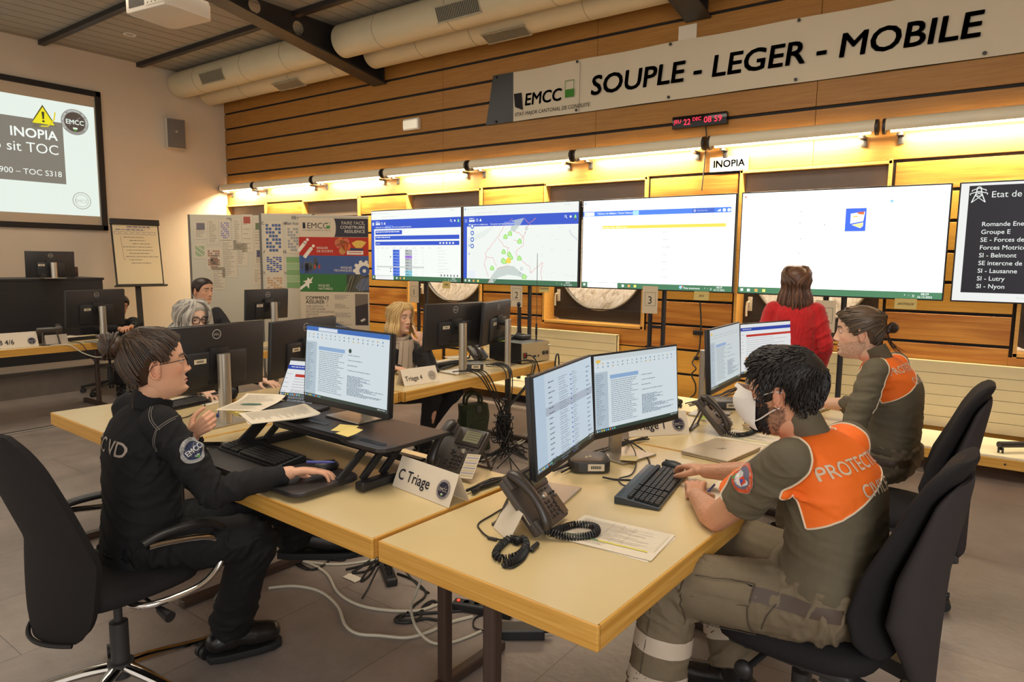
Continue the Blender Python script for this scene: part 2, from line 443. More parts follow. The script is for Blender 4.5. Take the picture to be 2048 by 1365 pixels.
def window_bay(n, c):
    x0 = max(c-HB, XL+.005); x1 = c+HB
    f = MB()                                                   # pale oak lining of the bay
    for x in (x0+.012, x1-.012): f.box((x, YB+.12, (ZB0+ZB1)/2), (.028, .30, ZB1-ZB0+.05))
    for z in (ZB0, ZB1): f.box(((x0+x1)/2, YB+.12, z), (x1-x0, .30, .028))
    w = struct(f.build('window_%d' % n, M_TRIM, smooth=False))
    yf = YB+.20; zc = 1.64; rad = .59; cx = (x0+x1)/2
    # dark leaf with a round opening
    m = MB(); N = 64; ang = [2*math.pi*i/N+math.pi/4 for i in range(N)]
    hx, hz = (x1-x0)/2-.026, (2.30-ZB0-.02)/2; zc2 = (2.30+ZB0+.02)/2
    def sq(a):
        ca, sa = math.cos(a), math.sin(a); k = min(hx/max(abs(ca), 1e-6), hz/max(abs(sa), 1e-6)); return (ca*k, sa*k)
    rings = []
    rr = min(rad, hx-.05)
    for (y, inner) in ((yf, 0), (yf, 1), (yf+.05, 1), (yf+.05, 0)):
        rings.append([m.bm.verts.new((cx+rr*math.cos(a), y, zc+rr*math.sin(a))) if inner else m.bm.verts.new((cx+sq(a)[0], y, zc2+sq(a)[1])) for a in ang])
    m.skin(rings, closed=True)
    for z in (ZB0+.17,): m.box((cx, yf-.012, z), (hx*1.75, .014, .012))
    m.build('leaf', M_FRAME, w, angle=30)
    m = MB(); m.tube([(cx+rr*math.cos(a), yf-.004, zc+rr*math.sin(a)) for a in ang], .012, 6, closed=True)
    m.build('glazing_ring', mat('grey_gasket', L(150, 146, 138), .4), w)
    m = MB(); m.lathe([(.001, 0), (rr, 0), (rr, .006), (.001, .006)], 48, Matrix.Translation((cx, yf+.03, zc)) @ Matrix.Rotation(R(90), 4, 'X'))
    m.build('glass_pane', mat('window_glass', (1, 1, 1), .0, trans=1.0, spec=.5), w)
    MB().box((cx, YB+.13, (2.30+ZB1)/2-.005), (x1-x0-.055, .12, ZB1-2.30-.03), bev=.004).build('shutter_box', M_SHUTTER, w, smooth=False)
    h = MB(); h.box((x0+.10, yf-.012, 1.21), (.045, .016, .15), bev=.004); h.tube([(x0+.085, yf-.02, 1.23), (x0+.085, yf-.06, 1.23), (x0+.08, yf-.062, 1.18), (x0+.08, yf-.06, 1.08)], .012, 8)
    h.build('handle', mat('white_handle', L(222, 214, 200), .35), w)
for i, c in enumerate(JOINTS[:6]): window_bay(i+1, c)
# the bank of dry grass outside the windows
m = MB(); m.sheet(40, 24, lambda u, v: Vector((-16+24*u, 8.6+7*v, -.4+5.6*v+.25*noise.noise(Vector((u*9, v*7, 0))))))
def bank_mat():
    m = bpy.data.materials.new('dry_grass_bank'); m.use_nodes = True; nt = m.node_tree; p = nt.nodes['Principled BSDF']; p.inputs['Roughness'].default_value = .9
    tc = nt.nodes.new('ShaderNodeTexCoord'); mp = nt.nodes.new('ShaderNodeMapping'); mp.inputs['Scale'].default_value = (1.6, .5, .6)
    n = nt.nodes.new('ShaderNodeTexNoise'); n.inputs['Scale'].default_value = 7; n.inputs['Detail'].default_value = 12; n.inputs['Roughness'].default_value = .8; n.inputs['Distortion'].default_value = 1.2
    r = nt.nodes.new('ShaderNodeValToRGB'); e = r.color_ramp.elements
    e[0].position = .3; e[0].color = (*L(104, 96, 72), 1); e[1].position = .68; e[1].color = (*L(240, 224, 200), 1)
    k = e.new(.47); k.color = (*L(206, 178, 142), 1); k = e.new(.4); k.color = (*L(160, 140, 110), 1)
    nt.links.new(tc.outputs['Object'], mp.inputs[0]); nt.links.new(mp.outputs[0], n.inputs['Vector']); nt.links.new(n.outputs['Fac'], r.inputs[0]); nt.links.new(r.outputs[0], p.inputs['Base Color'])
    return m
struct(m.build('hillside', bank_mat()))
sun = bpy.data.lights.new('sun', 'SUN'); sun.energy = 4.2; sun.angle = R(8); sun.color = (1, .95, .88)
so = bpy.data.objects.new('sun', sun); COL.objects.link(so); so.rotation_euler = Vector((-.75, .42, -.62)).to_track_quat('-Z', 'Y').to_euler()

# ---- stage along the white wall
m = MB(); m.box((-10.4, .9, .135), (2.55, 9.2, .27)); st = struct(m.build('floor_stage', mat('stage_concrete', L(120, 108, 98), .7, var=.08, scale=9), smooth=False))
m = MB(); m.box((-9.12, .9, .285), (.06, 9.2, .03)); m.build('stage_edge', mat('stage_edge_strip', L(70, 64, 58), .5), st, smooth=False)
m = MB(); m.box((-10.42, .9, .277), (2.5, 9.2, .012)); m.build('stage_boards', mat('stage_boards', L(140, 126, 112), .6, var=.05), st, smooth=False)

# ---- steel beams with round holes, and the air ducts that meet them
def beam(name, x, label):
    t = thing(name, label, 'beam', (x, YB, 0))
    zb = lambda d: 4.15+.174*d                                 # underside rises away from the wall
    n = 24; D = 6.6
    m = MB(); prof = []
    m.sheet(n, 1, lambda u, v: Vector((0, -.02-D*u, zb(D*u)+(ZC-.002-zb(D*u))*v)))
    m.bm.normal_update(); bmesh.ops.solidify(m.bm, geom=list(m.bm.faces), thickness=.02)
    web = m.build('web', M_STEEL, t, smooth=False)
    for k in range(3):                                         # holes cut by a boolean
        d = 1.42+.62*k; c = MB().cyl((-.2, -d, zb(d)+.16-.012*k), (.2, -d, zb(d)+.16-.012*k), .088, seg=28).build('hole', None, None)
        b = web.modifiers.new('hole', 'BOOLEAN'); c.parent = t; b.object = c; b.operation = 'DIFFERENCE'; b.solver = 'EXACT'
    dg = bpy.context.evaluated_depsgraph_get(); me = bpy.data.meshes.new_from_object(web.evaluated_get(dg))
    for b in list(web.modifiers):
        o = b.object; web.modifiers.remove(b); bpy.data.objects.remove(o)
    web.data = me; me.materials.clear(); me.materials.append(M_STEEL)
    m = MB(); m.bar((0, -.02, zb(0)), (0, -D, zb(D)), .27, .022); m.build('flange', M_STEEL, t, smooth=False)
    m = MB(); m.box((0, -.03, (4.15+ZC)/2), (.2, .02, ZC-4.16)); m.build('end_plate', M_STEEL, t, smooth=False)
beam('steel_beam', -7.64, 'dark steel roof beam with round holes, ending above the left air ducts')
beam('steel_beam', -2.86, 'dark steel roof beam with its end above the banner')
M_DUCT = mat('cream_duct_wrap', L(214, 200, 166), .5, var=.03, scale=3, bump=.12, bscale=30)
M_SEAM = mat('duct_seam', L(176, 162, 130), .5)
def duct(y, z, r, x0, x1, label, seams, grille):
    t = thing('air_duct', label, 'duct', ((x0+x1)/2, y, z)); h = (x1-x0)/2
    m = MB(); m.lathe([(.01, -h), (r-.03, -h), (r, -h+.03), (r, h-.03), (r-.03, h), (.01, h)], 40, Matrix.Rotation(R(90), 4, 'Y')); m.build('pipe', M_DUCT, t)
    for s in seams:
        m = MB(); m.lathe([(r-.004, -.008), (r+.003, -.004), (r+.003, .004), (r-.004, .008)], 40, Matrix.Translation((s-(x0+x1)/2, 0, 0)) @ Matrix.Rotation(R(90), 4, 'Y')); m.build('seam', M_SEAM, t)
    for gx, ga in grille:                                      # slotted outlet bent onto the pipe
        g = MB(); w = .62
        for k in range(26):
            xx = gx-(x0+x1)/2-w/2+w*k/25
            for a0 in (0,):
                g.box((0, 0, 0), (.006, .012, .15), Matrix.Identity(3)); vs = list(g.bm.verts)[-8:]
                bmesh.ops.transform(g.bm, matrix=Matrix.Translation((xx, 0, 0)) @ Matrix.Rotation(R(ga), 4, 'X') @ Matrix.Translation((0, -r-.004, 0)), verts=vs)
        for zz in (-.082, .082):
            g.box((0, 0, 0), (w+.03, .012, .014)); vs = list(g.bm.verts)[-8:]
            bmesh.ops.transform(g.bm, matrix=Matrix.Translation((gx-(x0+x1)/2, 0, 0)) @ Matrix.Rotation(R(ga), 4, 'X') @ Matrix.Translation((0, -r-.004, zz)), verts=vs)
        og = g.build('outlet_grille', mat('duct_grille', L(176, 166, 140), .4), t, smooth=False)
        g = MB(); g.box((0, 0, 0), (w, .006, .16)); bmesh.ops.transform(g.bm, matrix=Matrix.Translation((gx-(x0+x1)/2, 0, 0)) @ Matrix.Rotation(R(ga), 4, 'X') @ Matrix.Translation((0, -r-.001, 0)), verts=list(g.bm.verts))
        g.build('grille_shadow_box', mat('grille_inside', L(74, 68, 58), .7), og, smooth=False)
duct(6.33, 4.52, .21, XL+.02, -7.78, 'upper cream air duct in front of the white wall, left of the steel beam', (-10.9, -9.6, -8.6), ((-10.35, 22),))
duct(6.86, 4.49, .2, XL+.02, -7.78, 'lower cream air duct next to the wood wall, left of the steel beam', (-10.5, -9.2, -8.2), ((-9.3, 68),))
duct(6.33, 4.52, .21, -7.5, 3.3, 'upper cream air duct right of the steel beam', (-6.7, -5.5, -4.1, -1.5), ((-5.3, 22),))
duct(6.86, 4.49, .2, -7.5, 3.3, 'lower cream air duct next to the wood wall, right of the steel beam', (-6.5, -5.6, -4.0, -1.5), ((-5.1, 68),))

# ---- row of fluorescent wall lamps
M_HOOD = mat('cream_lamp_hood', L(226, 214, 186), .4); M_TUBE = mat('lit_tube', (1, .9, .7), .4, emit=((1, .80, .46), 7))
LENS = [-12.2+1.59*k for k in range(10)]
for k in range(9):
    a = max(LENS[k]+.03, XL+.08); b = LENS[k+1]-.03
    where = ['leftmost, beside the white wall', 'second from the white wall, above the poster boards', 'third from the white wall, above the tall banner stand', 'fourth from the white wall, above the log table screen',
             'fifth from the white wall, above the map screen', 'sixth from the white wall, left of the red clock', 'under the red clock', 'right of the red clock, over the white screen', 'rightmost, cut by the photo edge'][k]
    t = thing('wall_lamp', 'lit wall tube lamp, '+where, 'wall lamp', ((a+b)/2, YB-.15, 2.86), 0, None)
    h = (b-a)/2
    m = MB(); m.sheet(1, 18, lambda u, v: Vector(((u-.5)*(2*h-.03), .066*math.cos(R(40+178*v)), .066*math.sin(R(40+178*v)))), .005); m.build('hood', M_HOOD, t)
    MB().cyl((-h+.05, .005, -.028), (h-.05, .005, -.028), .026, seg=14).build('tube', M_TUBE, t)
    for s in (-1, 1):
        MB().lathe([(.01, -.012), (.07, -.012), (.07, .012), (.01, .012)], 24, Matrix.Translation((s*h, 0, 0)) @ Matrix.Rotation(R(90), 4, 'Y')).build('end_cap', M_STEEL, t)
        m = MB(); m.box((s*(h-.12), .07, -.07), (.05, .11, .02)); m.box((s*(h-.12), .128, -.10), (.05, .012, .09), bev=.003); m.build('bracket', M_STEEL, t)
    l = area('wall_lamp_light', ((a+b)/2, YB-.14, 2.80), (b-a-.25, .05), 46, (1, .85, .56), ((a+b)/2, YB-.045, 2.5)); l.rotation_euler = (R(22), 0, 0)

# ---- things on the wood wall
def banner():
    t = thing('wall_banner', 'long cream banner with black slogan lettering and a black end on the wood wall', 'banner', (0, YB-.03, 0))
    # cloth hangs slightly slack between its eyelets
    x0, x1 = -5.55, 2.2
    zt = lambda x: 3.97-.012*math.sin((x-x0)*math.pi/1.2)**2
    zb = lambda x: 3.37-.0*x
    def pt(u, v):
        x = x0+(x1-x0)*u; zz = zb(x)+(zt(x)-zb(x))*v
        return Vector((x-.11*(1-v)*max(0, 1-(x-x0)*3), -.006-.008*math.sin(x*5+v*2), zz))
    m = MB(); m.sheet(120, 8, pt, .003)
    cl = m.build('cloth', mat('cream_banner_cloth', L(212, 198, 172), .7, var=.02, scale=2), t)
    m = MB(); m.sheet(6, 8, lambda u, v: pt(u*.042, v)+Vector((0, -.004, 0)), .002); m.build('black_end', mat('black_banner_print', L(34, 34, 36), .35), t)
    f = Flat()
    c1 = L(38, 36, 38)
    f.text('SOUPLE - LEGER - MOBILE', 1.43, .175, .298, c1, bold=.022, shear=.10, sx=1.09)
    f.build('slogan', PRINT, t, TRS((x0, -.017, 3.37), R(-90))); f = Flat()
    f.poly([(.36, .17), (.48, .12), (.46, .33), (.34, .33)], c1); f.text('EMCC', .50, .17, .20, c1, shear=.10, bold=.02)
    g = L(70, 130, 50)
    f.rect(1.09, .19, .125, .09, g); f.line([(1.09, .28), (1.09, .38), (1.21, .38), (1.21, .28)], .006, g)
    f.text('ETAT-MAJOR CANTONAL DE CONDUITE', .36, .055, .062, c1, shear=.1, sx=.93)
    f.line([(1.29, .0), (1.29, .56)], .006, L(150, 138, 118))
    f.line([(5.6, .0), (5.6, .56)], .006, L(150, 138, 118))
    f.build('logo', PRINT, t, TRS((x0, -.017, 3.37), R(-90)))
    for i, x in enumerate((-5.5, -4.3, -3.15, -1.85, -.35)):
        for z in (3.945, 3.40): MB().lathe([(.006, 0), (.016, 0), (.016, .006), (.006, .006)], 14, Matrix.Translation((x, -.018, z)) @ Matrix.Rotation(R(90), 4, 'X')).build('eyelet', M_STEEL, t)
banner()
t = thing('wall_patch', 'small blank cream card stuck to the wood wall above the banner top edge', 'card', (-2.98, YB-.008, 4.0)); MB().box((0, 0, 0), (.2, .006, .24)).build('card', M_PAPERW, t)

t = thing('digital_clock', 'black LED clock with red date and time under the banner', 'clock', (-2.79, YB-.05, 3.115)); cw = .59
MB().box((0, 0, 0), (cw, .06, .125), bev=.006).build('housing', mat('gloss_black_plastic', L(20, 12, 14), .15), t)
f = Flat(); rc = (1.0, .05, .09)
f.text('JEU', -.27, -.01, .055, rc, bold=.01); f.text('22', -.165, -.033, .085, rc, bold=.01, sx=.92); f.text('DEC', -.068, .0, .05, rc, bold=.01); f.text('08 59', .055, -.03, .085, rc, bold=.01)
f.build('display', attr_mat('red_led', .3, emit=1.5), t, TRS((0, -.033, 0), R(-90)))
o = MB().tube([(.06, .02, -.06), (.065, .035, -.2), (.055, .03, -.5), (.04, .034, -.72)], .006, 6, 5).build('power_cable', M_CABLE, t)

t = thing('emergency_light', 'small white emergency light box on the wood wall left of the banner', 'emergency light', (-6.99, YB-.04, 3.52))
MB().box((0, 0.01, 0), (.30, .06, .16), bev=.012).build('base', mat('white_enamel', L(215, 208, 195), .4), t); MB().box((0, -.025, -.005), (.27, .03, .12), bev=.012).build('lens', mat('frosted_lens', L(236, 226, 200), .25, emit=((1, .9, .7), .35)), t)

t = thing('paper_sign', 'white paper sign reading INOPIA taped over the wood wall under the lamps', 'sign', (-2.47, YB-.024, 2.66))
f = Flat(); f.rect(-.2, -.08, .4, .15, (.5, .48, .44)); f.text('INOPIA', 0, -.035, .10, L(14, 12, 10), 'CENTER', 4, sx=1.0, bold=.03); f.build('sheet', attr_mat('matte_sign_paper', 1.0, spec=0.0), t, TRS((0, 0, 0), R(-90)))

# ---- projection screen and loudspeaker on the white wall
t = thing('projection_screen', 'large black-framed projection screen with the lit slide on the white wall', 'screen', (XL, 2.65, 3.1))
y0, y1, z0, z1 = -2.4, 2.4, -1.06, 1.06
m = MB()
for a, b in (((0, y0, z1), (0, y1, z1)), ((0, y0, z0), (0, y1, z0))): m.box((.03, 0, a[2]-.04*(1 if a[2] > 0 else -1)), (.06, y1-y0, .08), bev=.006)
for y in (y0+.04, y1-.04): m.box((.03, y, 0), (.06, .08, z1-z0), bev=.006)
m.build('frame', mat('black_velvet_frame', L(26, 24, 24), .7), t, smooth=False)
MB().box((.018, 0, 0), (.02, y1-y0-.1, z1-z0-.1)).build('cloth', mat('screen_cloth', L(196, 180, 156), .8), t, smooth=False)
f = Flat(); sy = y1-.08
W_ = (.80, .88, .80)
f.rect(y0+.1, -.845, 4.6, 1.66, W_, 1)
f.rect(-2.0, -.39, sy-.47+2.0, .90, L(130, 124, 112), 2)
wt = (.9, .95, .88)
f.text('INOPIA', sy-.55, .24, .185, wt, 'RIGHT', 3, bold=.02); f.text('Rap sit TOC', sy-.54, .03, .20, wt, 'RIGHT', 3); f.text('22.12.2022 – 0900 – TOC S318', sy-.52, -.29, .115, wt, 'RIGHT', 3)
def crest(f, x, y, r, dark, light, lay=2, ring=None):
    """round staff badge: ring of small letters, four big letters and a green-white shield"""
    f.disc(x, y, r, ring or L(150, 146, 140), lay); f.disc(x, y, r*.76, dark, lay+1)
    f.arc_text('ETAT-MAJOR CANTONAL DE CONDUITE', x, y, r*.80, r*.19, light, 215, -35, lay+1)
    f.line([(x-r*.45, y-r*.3), (x+r*.42, y+r*.42)], r*.04, L(150, 146, 140), lay+2)
    f.text('EMCC', x, y-r*.18, r*.5, light, 'CENTER', lay+3, bold=.02)
    f.poly([(x-r*.16, y-r*.42), (x+r*.16, y-r*.42), (x+r*.16, y-r*.55), (x-r*.16, y-r*.55)], light, lay+2)
    f.poly([(x-r*.16, y-r*.55), (x+r*.16, y-r*.55), (x, y-r*.74)], L(90, 160, 60), lay+2)
crest(f, sy-.30, .55, .19, L(84, 72, 64), W_, 2)
f.ringp(sy-.27, -.62, .13, .012, L(176, 176, 164), 2); f.ringp(sy-.27, -.62, .095, .008, L(186, 186, 174), 2); f.text('EMCC', sy-.27, -.65, .07, L(190, 190, 178), 'CENTER', 2)
yx, yy = sy-.72, .46
f.poly([(yx-.17, yy-.02), (yx+.17, yy-.02), (yx, yy+.27)], L(90, 84, 20), 2); f.poly([(yx-.145, yy-.004), (yx+.145, yy-.004), (yx, yy+.238)], L(238, 226, 40), 3)
f.poly([(yx-.018, yy+.17), (yx+.018, yy+.17), (yx+.01, yy+.065), (yx-.01, yy+.065)], L(60, 56, 30), 4); f.disc(yx, yy+.035, .016, L(60, 56, 30), 4)
f.line([(yx-.06, yy-.04), (yx+.05, yy-.03), (yx+.14, yy+.08), (yx+.16, yy+.19)], .018, L(226, 210, 40), 5); f.poly([(yx-.14, yy-.07), (yx-.04, yy-.06), (yx-.03, yy), (yx-.14, yy-.01)], L(120, 112, 90), 5)
f.build('projected_slide', attr_mat('projected_light', .8, emit=1.0), t, TRS((.0285, 0, 0)))
t = thing('wall_loudspeaker', 'grey loudspeaker box on the white wall beside the projection screen', 'loudspeaker', (XL+.11, 6.17, 3.69), R(-12))
MB().box((-.02, 0, 0), (.18, .29, .48), bev=.012).build('cabinet', mat('white_speaker_box', L(214, 204, 190), .5), t); MB().box((.075, 0, 0), (.016, .28, .47), bev=.008).build('grille', mat('grey_speaker_grille', L(112, 106, 100), .7, bump=.3, bscale=600), t)
MB().lathe([(.001, 0), (.02, 0), (.02, .006), (.001, .006)], 14, Matrix.Translation((.083, 0, .03)) @ Matrix.Rotation(R(90), 4, 'Y')).build('badge', M_ALU, t)

# ---- projector hanging from the ceiling
t = thing('ceiling_projector', 'white projector hanging under the ceiling, its socket side to the camera', 'projector', PD(338, 22, 6.35), R(8))
M_PROJ = mat('white_projector_case', L(212, 200, 182), .45)
m = MB(); m.prism([(-.27, -.24), (.27, -.24), (.30, -.16), (.30, .2), (.24, .26), (-.24, .26), (-.30, .2), (-.30, -.16)], .16, TRS((0, 0, -.06)), bev=.02); m.build('case', M_PROJ, t)
f = Flat(); f.rect(.02, -.03, .24, .11, L(196, 184, 166), 1); rg = random.Random(4)
for k in range(12): f.rect(.04+.018*k, -.015+.03*(k % 3), .012, .012, L(40, 36, 34), 2)
f.build('socket_panel', PRINT, t, TRS((0, -.243, 0), R(-90)))
m = MB()
for k in range(14): m.box((-.22+.016*k, -.243, .03), (.006, .006, .10))
m.build('vent', mat('projector_vent', L(84, 76, 68), .6), t, smooth=False)
m = MB(); m.cyl((0, 0, .1), (0, 0, ZC-t.location.z), .025, seg=12); m.build('mounting_pole', M_PROJ, t)
m = MB(); m.tube([(.12, -.25, .02), (.14, -.30, .06), (.1, -.26, .2), (.02, -.05, .3)], .006, 6, 5); m.tube([(.22, -.25, 0), (.2, -.3, .08), (.12, -.2, .24), (.02, -.04, .32)], .006, 6, 5); m.build('cables', M_CABLE, t)
# ================================================================== TABLES
M_BROWNTUBE = mat('brown_painted_tube', L(66, 50, 42), .4, var=.05)
def table(name, label, x, y, lx, ly, rz=0, legs=True, inset=(.16, .16)):
    """x, y = near left corner of the top; lx, ly = size"""
    t = thing(name, label, 'table', (x, y, 0), rz)
    m = MB(); m.box((lx/2, ly/2, .7485), (lx-.012, ly-.012, .003)); m.build('laminate_top', M_CREAMTOP, t, smooth=False)
    m = MB(); m.box((lx/2, ly/2, .714), (lx-.02, ly-.02, .060)); m.build('core', M_OAK, t, smooth=False)
    for yy in (.009, ly-.009): MB().box((lx/2, yy, .714), (lx, .018, .070), bev=.004).build('oak_edge', M_OAK, t, smooth=False)
    for xx in (.009, lx-.009): MB().box((xx, ly/2, .714), (.018, ly-.01, .070), bev=.004).build('oak_end_edge', M_OAKY, t, smooth=False)
    if legs:
        long_x = lx > ly
        for s in (0, 1):
            pos = (inset[0] if s == 0 else (lx if long_x else ly)-inset[1])
            c = (pos, ly/2) if long_x else (lx/2, pos)
            MB().box((c[0], c[1], .36), (.045, .045, .645), bev=.010).build('leg', M_BROWNTUBE, t, smooth=False)
            L_ = (ly if long_x else lx)-.1
            sz = (.045, L_, .04) if long_x else (L_, .045, .04)
            MB().box((c[0], c[1], .024), sz, bev=.008).build('foot_bar', M_BROWNTUBE, t, smooth=False)
    return t
M_OAKY = wood('oak_edge_end', L(192, 134, 46), L(232, 180, 92), .4, grain=(14, 1, 40))
RA = R(-2)
table('table', 'front oak-edged table under the black desk riser, left of the front corner table', -3.205, 1.496, 1.60, .80, RA, inset=(.16, .06))
table('table', 'oak-edged table at far left end of the front row, beside the woman with the bun', -4.41, 1.538, 1.19, .80, RA)
table('table', 'nearest oak-edged table with two grey desk phones and the masked man', -1.583, 1.445, .82, 1.60, RA, inset=(.085, .16))
table('table', 'oak-edged table behind the nearest one, where the ponytail man leans', -1.527, 3.055, .82, 1.62, RA)
table('table', 'oak-edged table with the Triage 4 sign and the blonde woman', -4.10, 3.245, .82, 1.90, 0)
table('table', 'short oak-edged table left of the Triage 4 sign', -4.10, 2.40, .80, .83, 0)
table('table', 'oak-edged table at left with the OB 4/6 sign', -8.46, 1.5, .82, 1.95, 0)
table('table', 'distant oak-edged table before the poster boards', -6.42, 3.1, .66, 2.0, 0)

# low bench along the wood wall and radiators on the wall
t = thing('low_bench', 'long low bench with pale top and wooden front edge under the wall screens', 'bench', (-2.0, 6.60, 0))
MB().box((0, 0, .195), (10.9, .66, .012)).build('bench_top', mat('bench_laminate', L(226, 214, 186), .35), t, smooth=False)
MB().box((0, 0, .150), (10.92, .68, .078), bev=.004).build('bench_slab', M_OAK, t, smooth=False)
for x in (-5.0, -2.5, 0, 2.5, 5.0): MB().box((x, .05, .055), (.5, .45, .11)).build('plinth', M_GAP, t, smooth=False)
m = MB()
for x in (1.75, 2.05, 2.19, .6, -.6, -2): m.cyl((x, -.343, .15), (x, -.338, .15), .008, seg=10)
m.build('bolt', M_STEEL, t)
M_RAD = mat('cream_radiator', L(214, 198, 158), .45)
for x0, x1, lb in ((-5.62, -3.66, 'cream slatted radiator behind the Triage 4 table'), (-1.95, .95, 'cream slatted radiator behind the ponytail man')):
    t = thing('radiator', lb, 'radiator', ((x0+x1)/2, 7.08, .5)); w = x1-x0
    for k in range(6): MB().box((0, -.02, -.24+.096*k), (w, .028, .093), bev=.003).build('slat', M_RAD, t, smooth=False)
    m = MB(); m.box((0, .015, 0), (w-.01, .05, .56)); m.box((0, 0, .29), (w, .07, .012))
    for s in (-1, 1): m.box((s*(w/2-.006), 0, 0), (.012, .07, .58))
    m.build('housing', M_RAD, t, smooth=False)

# ================================================================== SCREENS ON STANDS
BLUE = (.035, .10, .62); DB = (.02, .07, .42); WH = (.93, .97, .93); GT = (.055, .17, .085); TXG = (.62, .66, .63); LG = (.72, .76, .73)
def taskbar(f, W, H, h, dark=GT, clock=True, search=True):
    f.rect(-W/2, -H/2, W, h, dark, 2)
    x = -W/2+.02
    for i in range(4): f.rect(x+.013*(i % 2), -H/2+h*.3+.013*(i//2), .011, .011, (.9, .9, .9), 3)
    if search:
        f.rect(x+.05, -H/2, .36, h*.95, (.9, .92, .9), 3); f.rows(x+.08, -H/2+h*.3, -H/2+h*.8, .28, 1, .008, LG, 1, layer=4); x += .40
    for i, c in enumerate(((.9, .9, .9), (.95, .35, .1), (.95, .75, .15))): f.rect(x+.06+.07*i, -H/2+h*.25, .026, h*.45, c, 3)
    if clock:
        f.text('08:59', W/2-.12, -H/2+h*.55, .026, (.9, .9, .9), 'CENTER', 3); f.text('22.12.2022', W/2-.12, -H/2+h*.12, .024, (.9, .9, .9), 'CENTER', 3)
        f.text('^ ▫ ))', W/2-.27, -H/2+h*.3, .026, (.9, .9, .9), 'LEFT', 3)
def browser(f, W, H, white=WH):
    f.rect(-W/2, -H/2, W, H, white, 1)
    f.rect(-W/2+.02, H/2-.04, .014, .018, (.1, .3, .7), 2); f.rows(-W/2+.05, H/2-.05, H/2-.02, .3, 1, .008, LG, 2)
    f.rows(-W/2+.2, H/2-.10, H/2-.07, .6, 1, .008, LG, 3); f.rows(W/2-.18, H/2-.05, H/2-.02, .14, 1, .012, LG, 4)
def portal(f, W, H, active):
    f.rect(-W/2, H/2-.24, W, .125, BLUE, 2); f.rect(-W/2, -H/2+.055, .055, H-.18, BLUE, 2)
    f.rect(-W/2+.02, H/2-.19, .035, .04, (.7, .8, .9), 3)
    for k in range(3): f.rect(-W/2+.09+.03*k, H/2-.185, .026, .026, WH, 3)
    f.rows(-W/2+.09, H/2-.155, H/2-.14, .08, 1, .008, WH, 2, (1, 1), 3)
    f.ringp(-W/2+.215, H/2-.165, .017, .005, WH, 3, 12); f.poly([(-W/2+.25, H/2-.18), (-W/2+.285, H/2-.18), (-W/2+.268, H/2-.145)], WH, 3)
    f.ringp(W/2-.165, H/2-.155, .014, .005, WH, 3, 12); f.line([(W/2-.155, H/2-.165), (W/2-.145, H/2-.178)], .006, WH, 3); f.disc(W/2-.10, H/2-.16, .013, WH, 3, 12); f.poly([(W/2-.055, H/2-.178), (W/2-.025, H/2-.178), (W/2-.03, H/2-.15), (W/2-.04, H/2-.138), (W/2-.05, H/2-.15)], (.3, .9, .25), 3)
    for k, (nm, x) in enumerate((('Evénement en cours', .09), ('Journaux', .29), ('Documents partagés', .42), ('Cartographie', .635))):
        if k == active: f.rect(-W/2+x-.01, H/2-.238, .15, .045, (.10, .2, .75), 3)
        f.text(nm, -W/2+x, H/2-.225, .026, WH, 'LEFT', 4)
def tv1(f, W, H):
    browser(f, W, H); portal(f, W, H, 1)
    f.rect(-W/2+.08, H/2-.315, .52, .055, BLUE, 2); f.rows(-W/2+.095, H/2-.30, H/2-.27, .46, 1, .011, WH, 6, (1, 1), 3)
    f.rect(-W/2+.075, H/2-.385, W-.10, .052, BLUE, 2); f.rows(-W/2+.09, H/2-.37, H/2-.345, .28, 1, .011, WH, 7, (1, 1), 3)
    f.rect(-W/2+.075, H/2-.46, W-.10, .052, BLUE, 2); f.text('Journal', -W/2+.09, H/2-.443, .026, WH, layer=3)
    for k in range(5): f.rect(W/2-.36+.055*k, H/2-.445, .026, .022, WH, 3)
    for k, x in enumerate((.1, .2, .28, .42, .55, .66, .8, .95, 1.08, 1.25)): f.rows(-W/2+x, H/2-.51, H/2-.49, .06, 1, .009, TXG, 20+k, (.8, 1), 2)
    for k in range(9):
        y = H/2-.555-.039*k
        f.rect(-W/2+.42, y, .13, .037, (.07, .17, .72), 2); f.rows(-W/2+.44, y+.01, y+.03, .05, 1, .009, (.02, .05, .3), 40+k, layer=3)
        c = (.42, .20, .85) if k == 2 else (.22, .55, .68) if k in (7, 8) else (.46, .50, .50)
        f.rect(-W/2+.655, y, .13, .037, c, 2); f.rows(-W/2+.67, y+.01, y+.03, .08, 1, .009, (.15, .17, .18), 60+k, layer=3)
        for x, w_ in ((.11, .03), (.82, .1), (.97, .05), (1.25, .22)): f.rows(-W/2+x, y+.008, y+.03, w_, 1, .007, LG, 80+k, layer=2)
        if k in (2, 6, 7): f.rect(-W/2+.365, y+.012, .02, .014, (.1, .1, .1), 2)
    f.rect(-W/2+.1, -H/2+.165, .9, .018, (.62, .66, .63), 2); f.rows(-W/2+.09, -H/2+.12, -H/2+.14, .1, 1, .009, TXG, 5)
    for k in range(6): f.rect(W/2-.34+.055*k, -H/2+.065, .02, .026, (.2, .2, .22), 3)
    taskbar(f, W, H, .055)
def house(f, x, y, s, c, o, lay):
    f.poly([(x-s*1.15, y-s*1.0), (x+s*1.15, y-s*1.0), (x+s*1.15, y+s*.3), (x, y+s*1.35), (x-s*1.15, y+s*.3)], o, lay); f.poly([(x-s*.8, y-s*.75), (x+s*.8, y-s*.75), (x+s*.8, y+s*.2), (x, y+s*.95), (x-s*.8, y+s*.2)], c, lay+1)
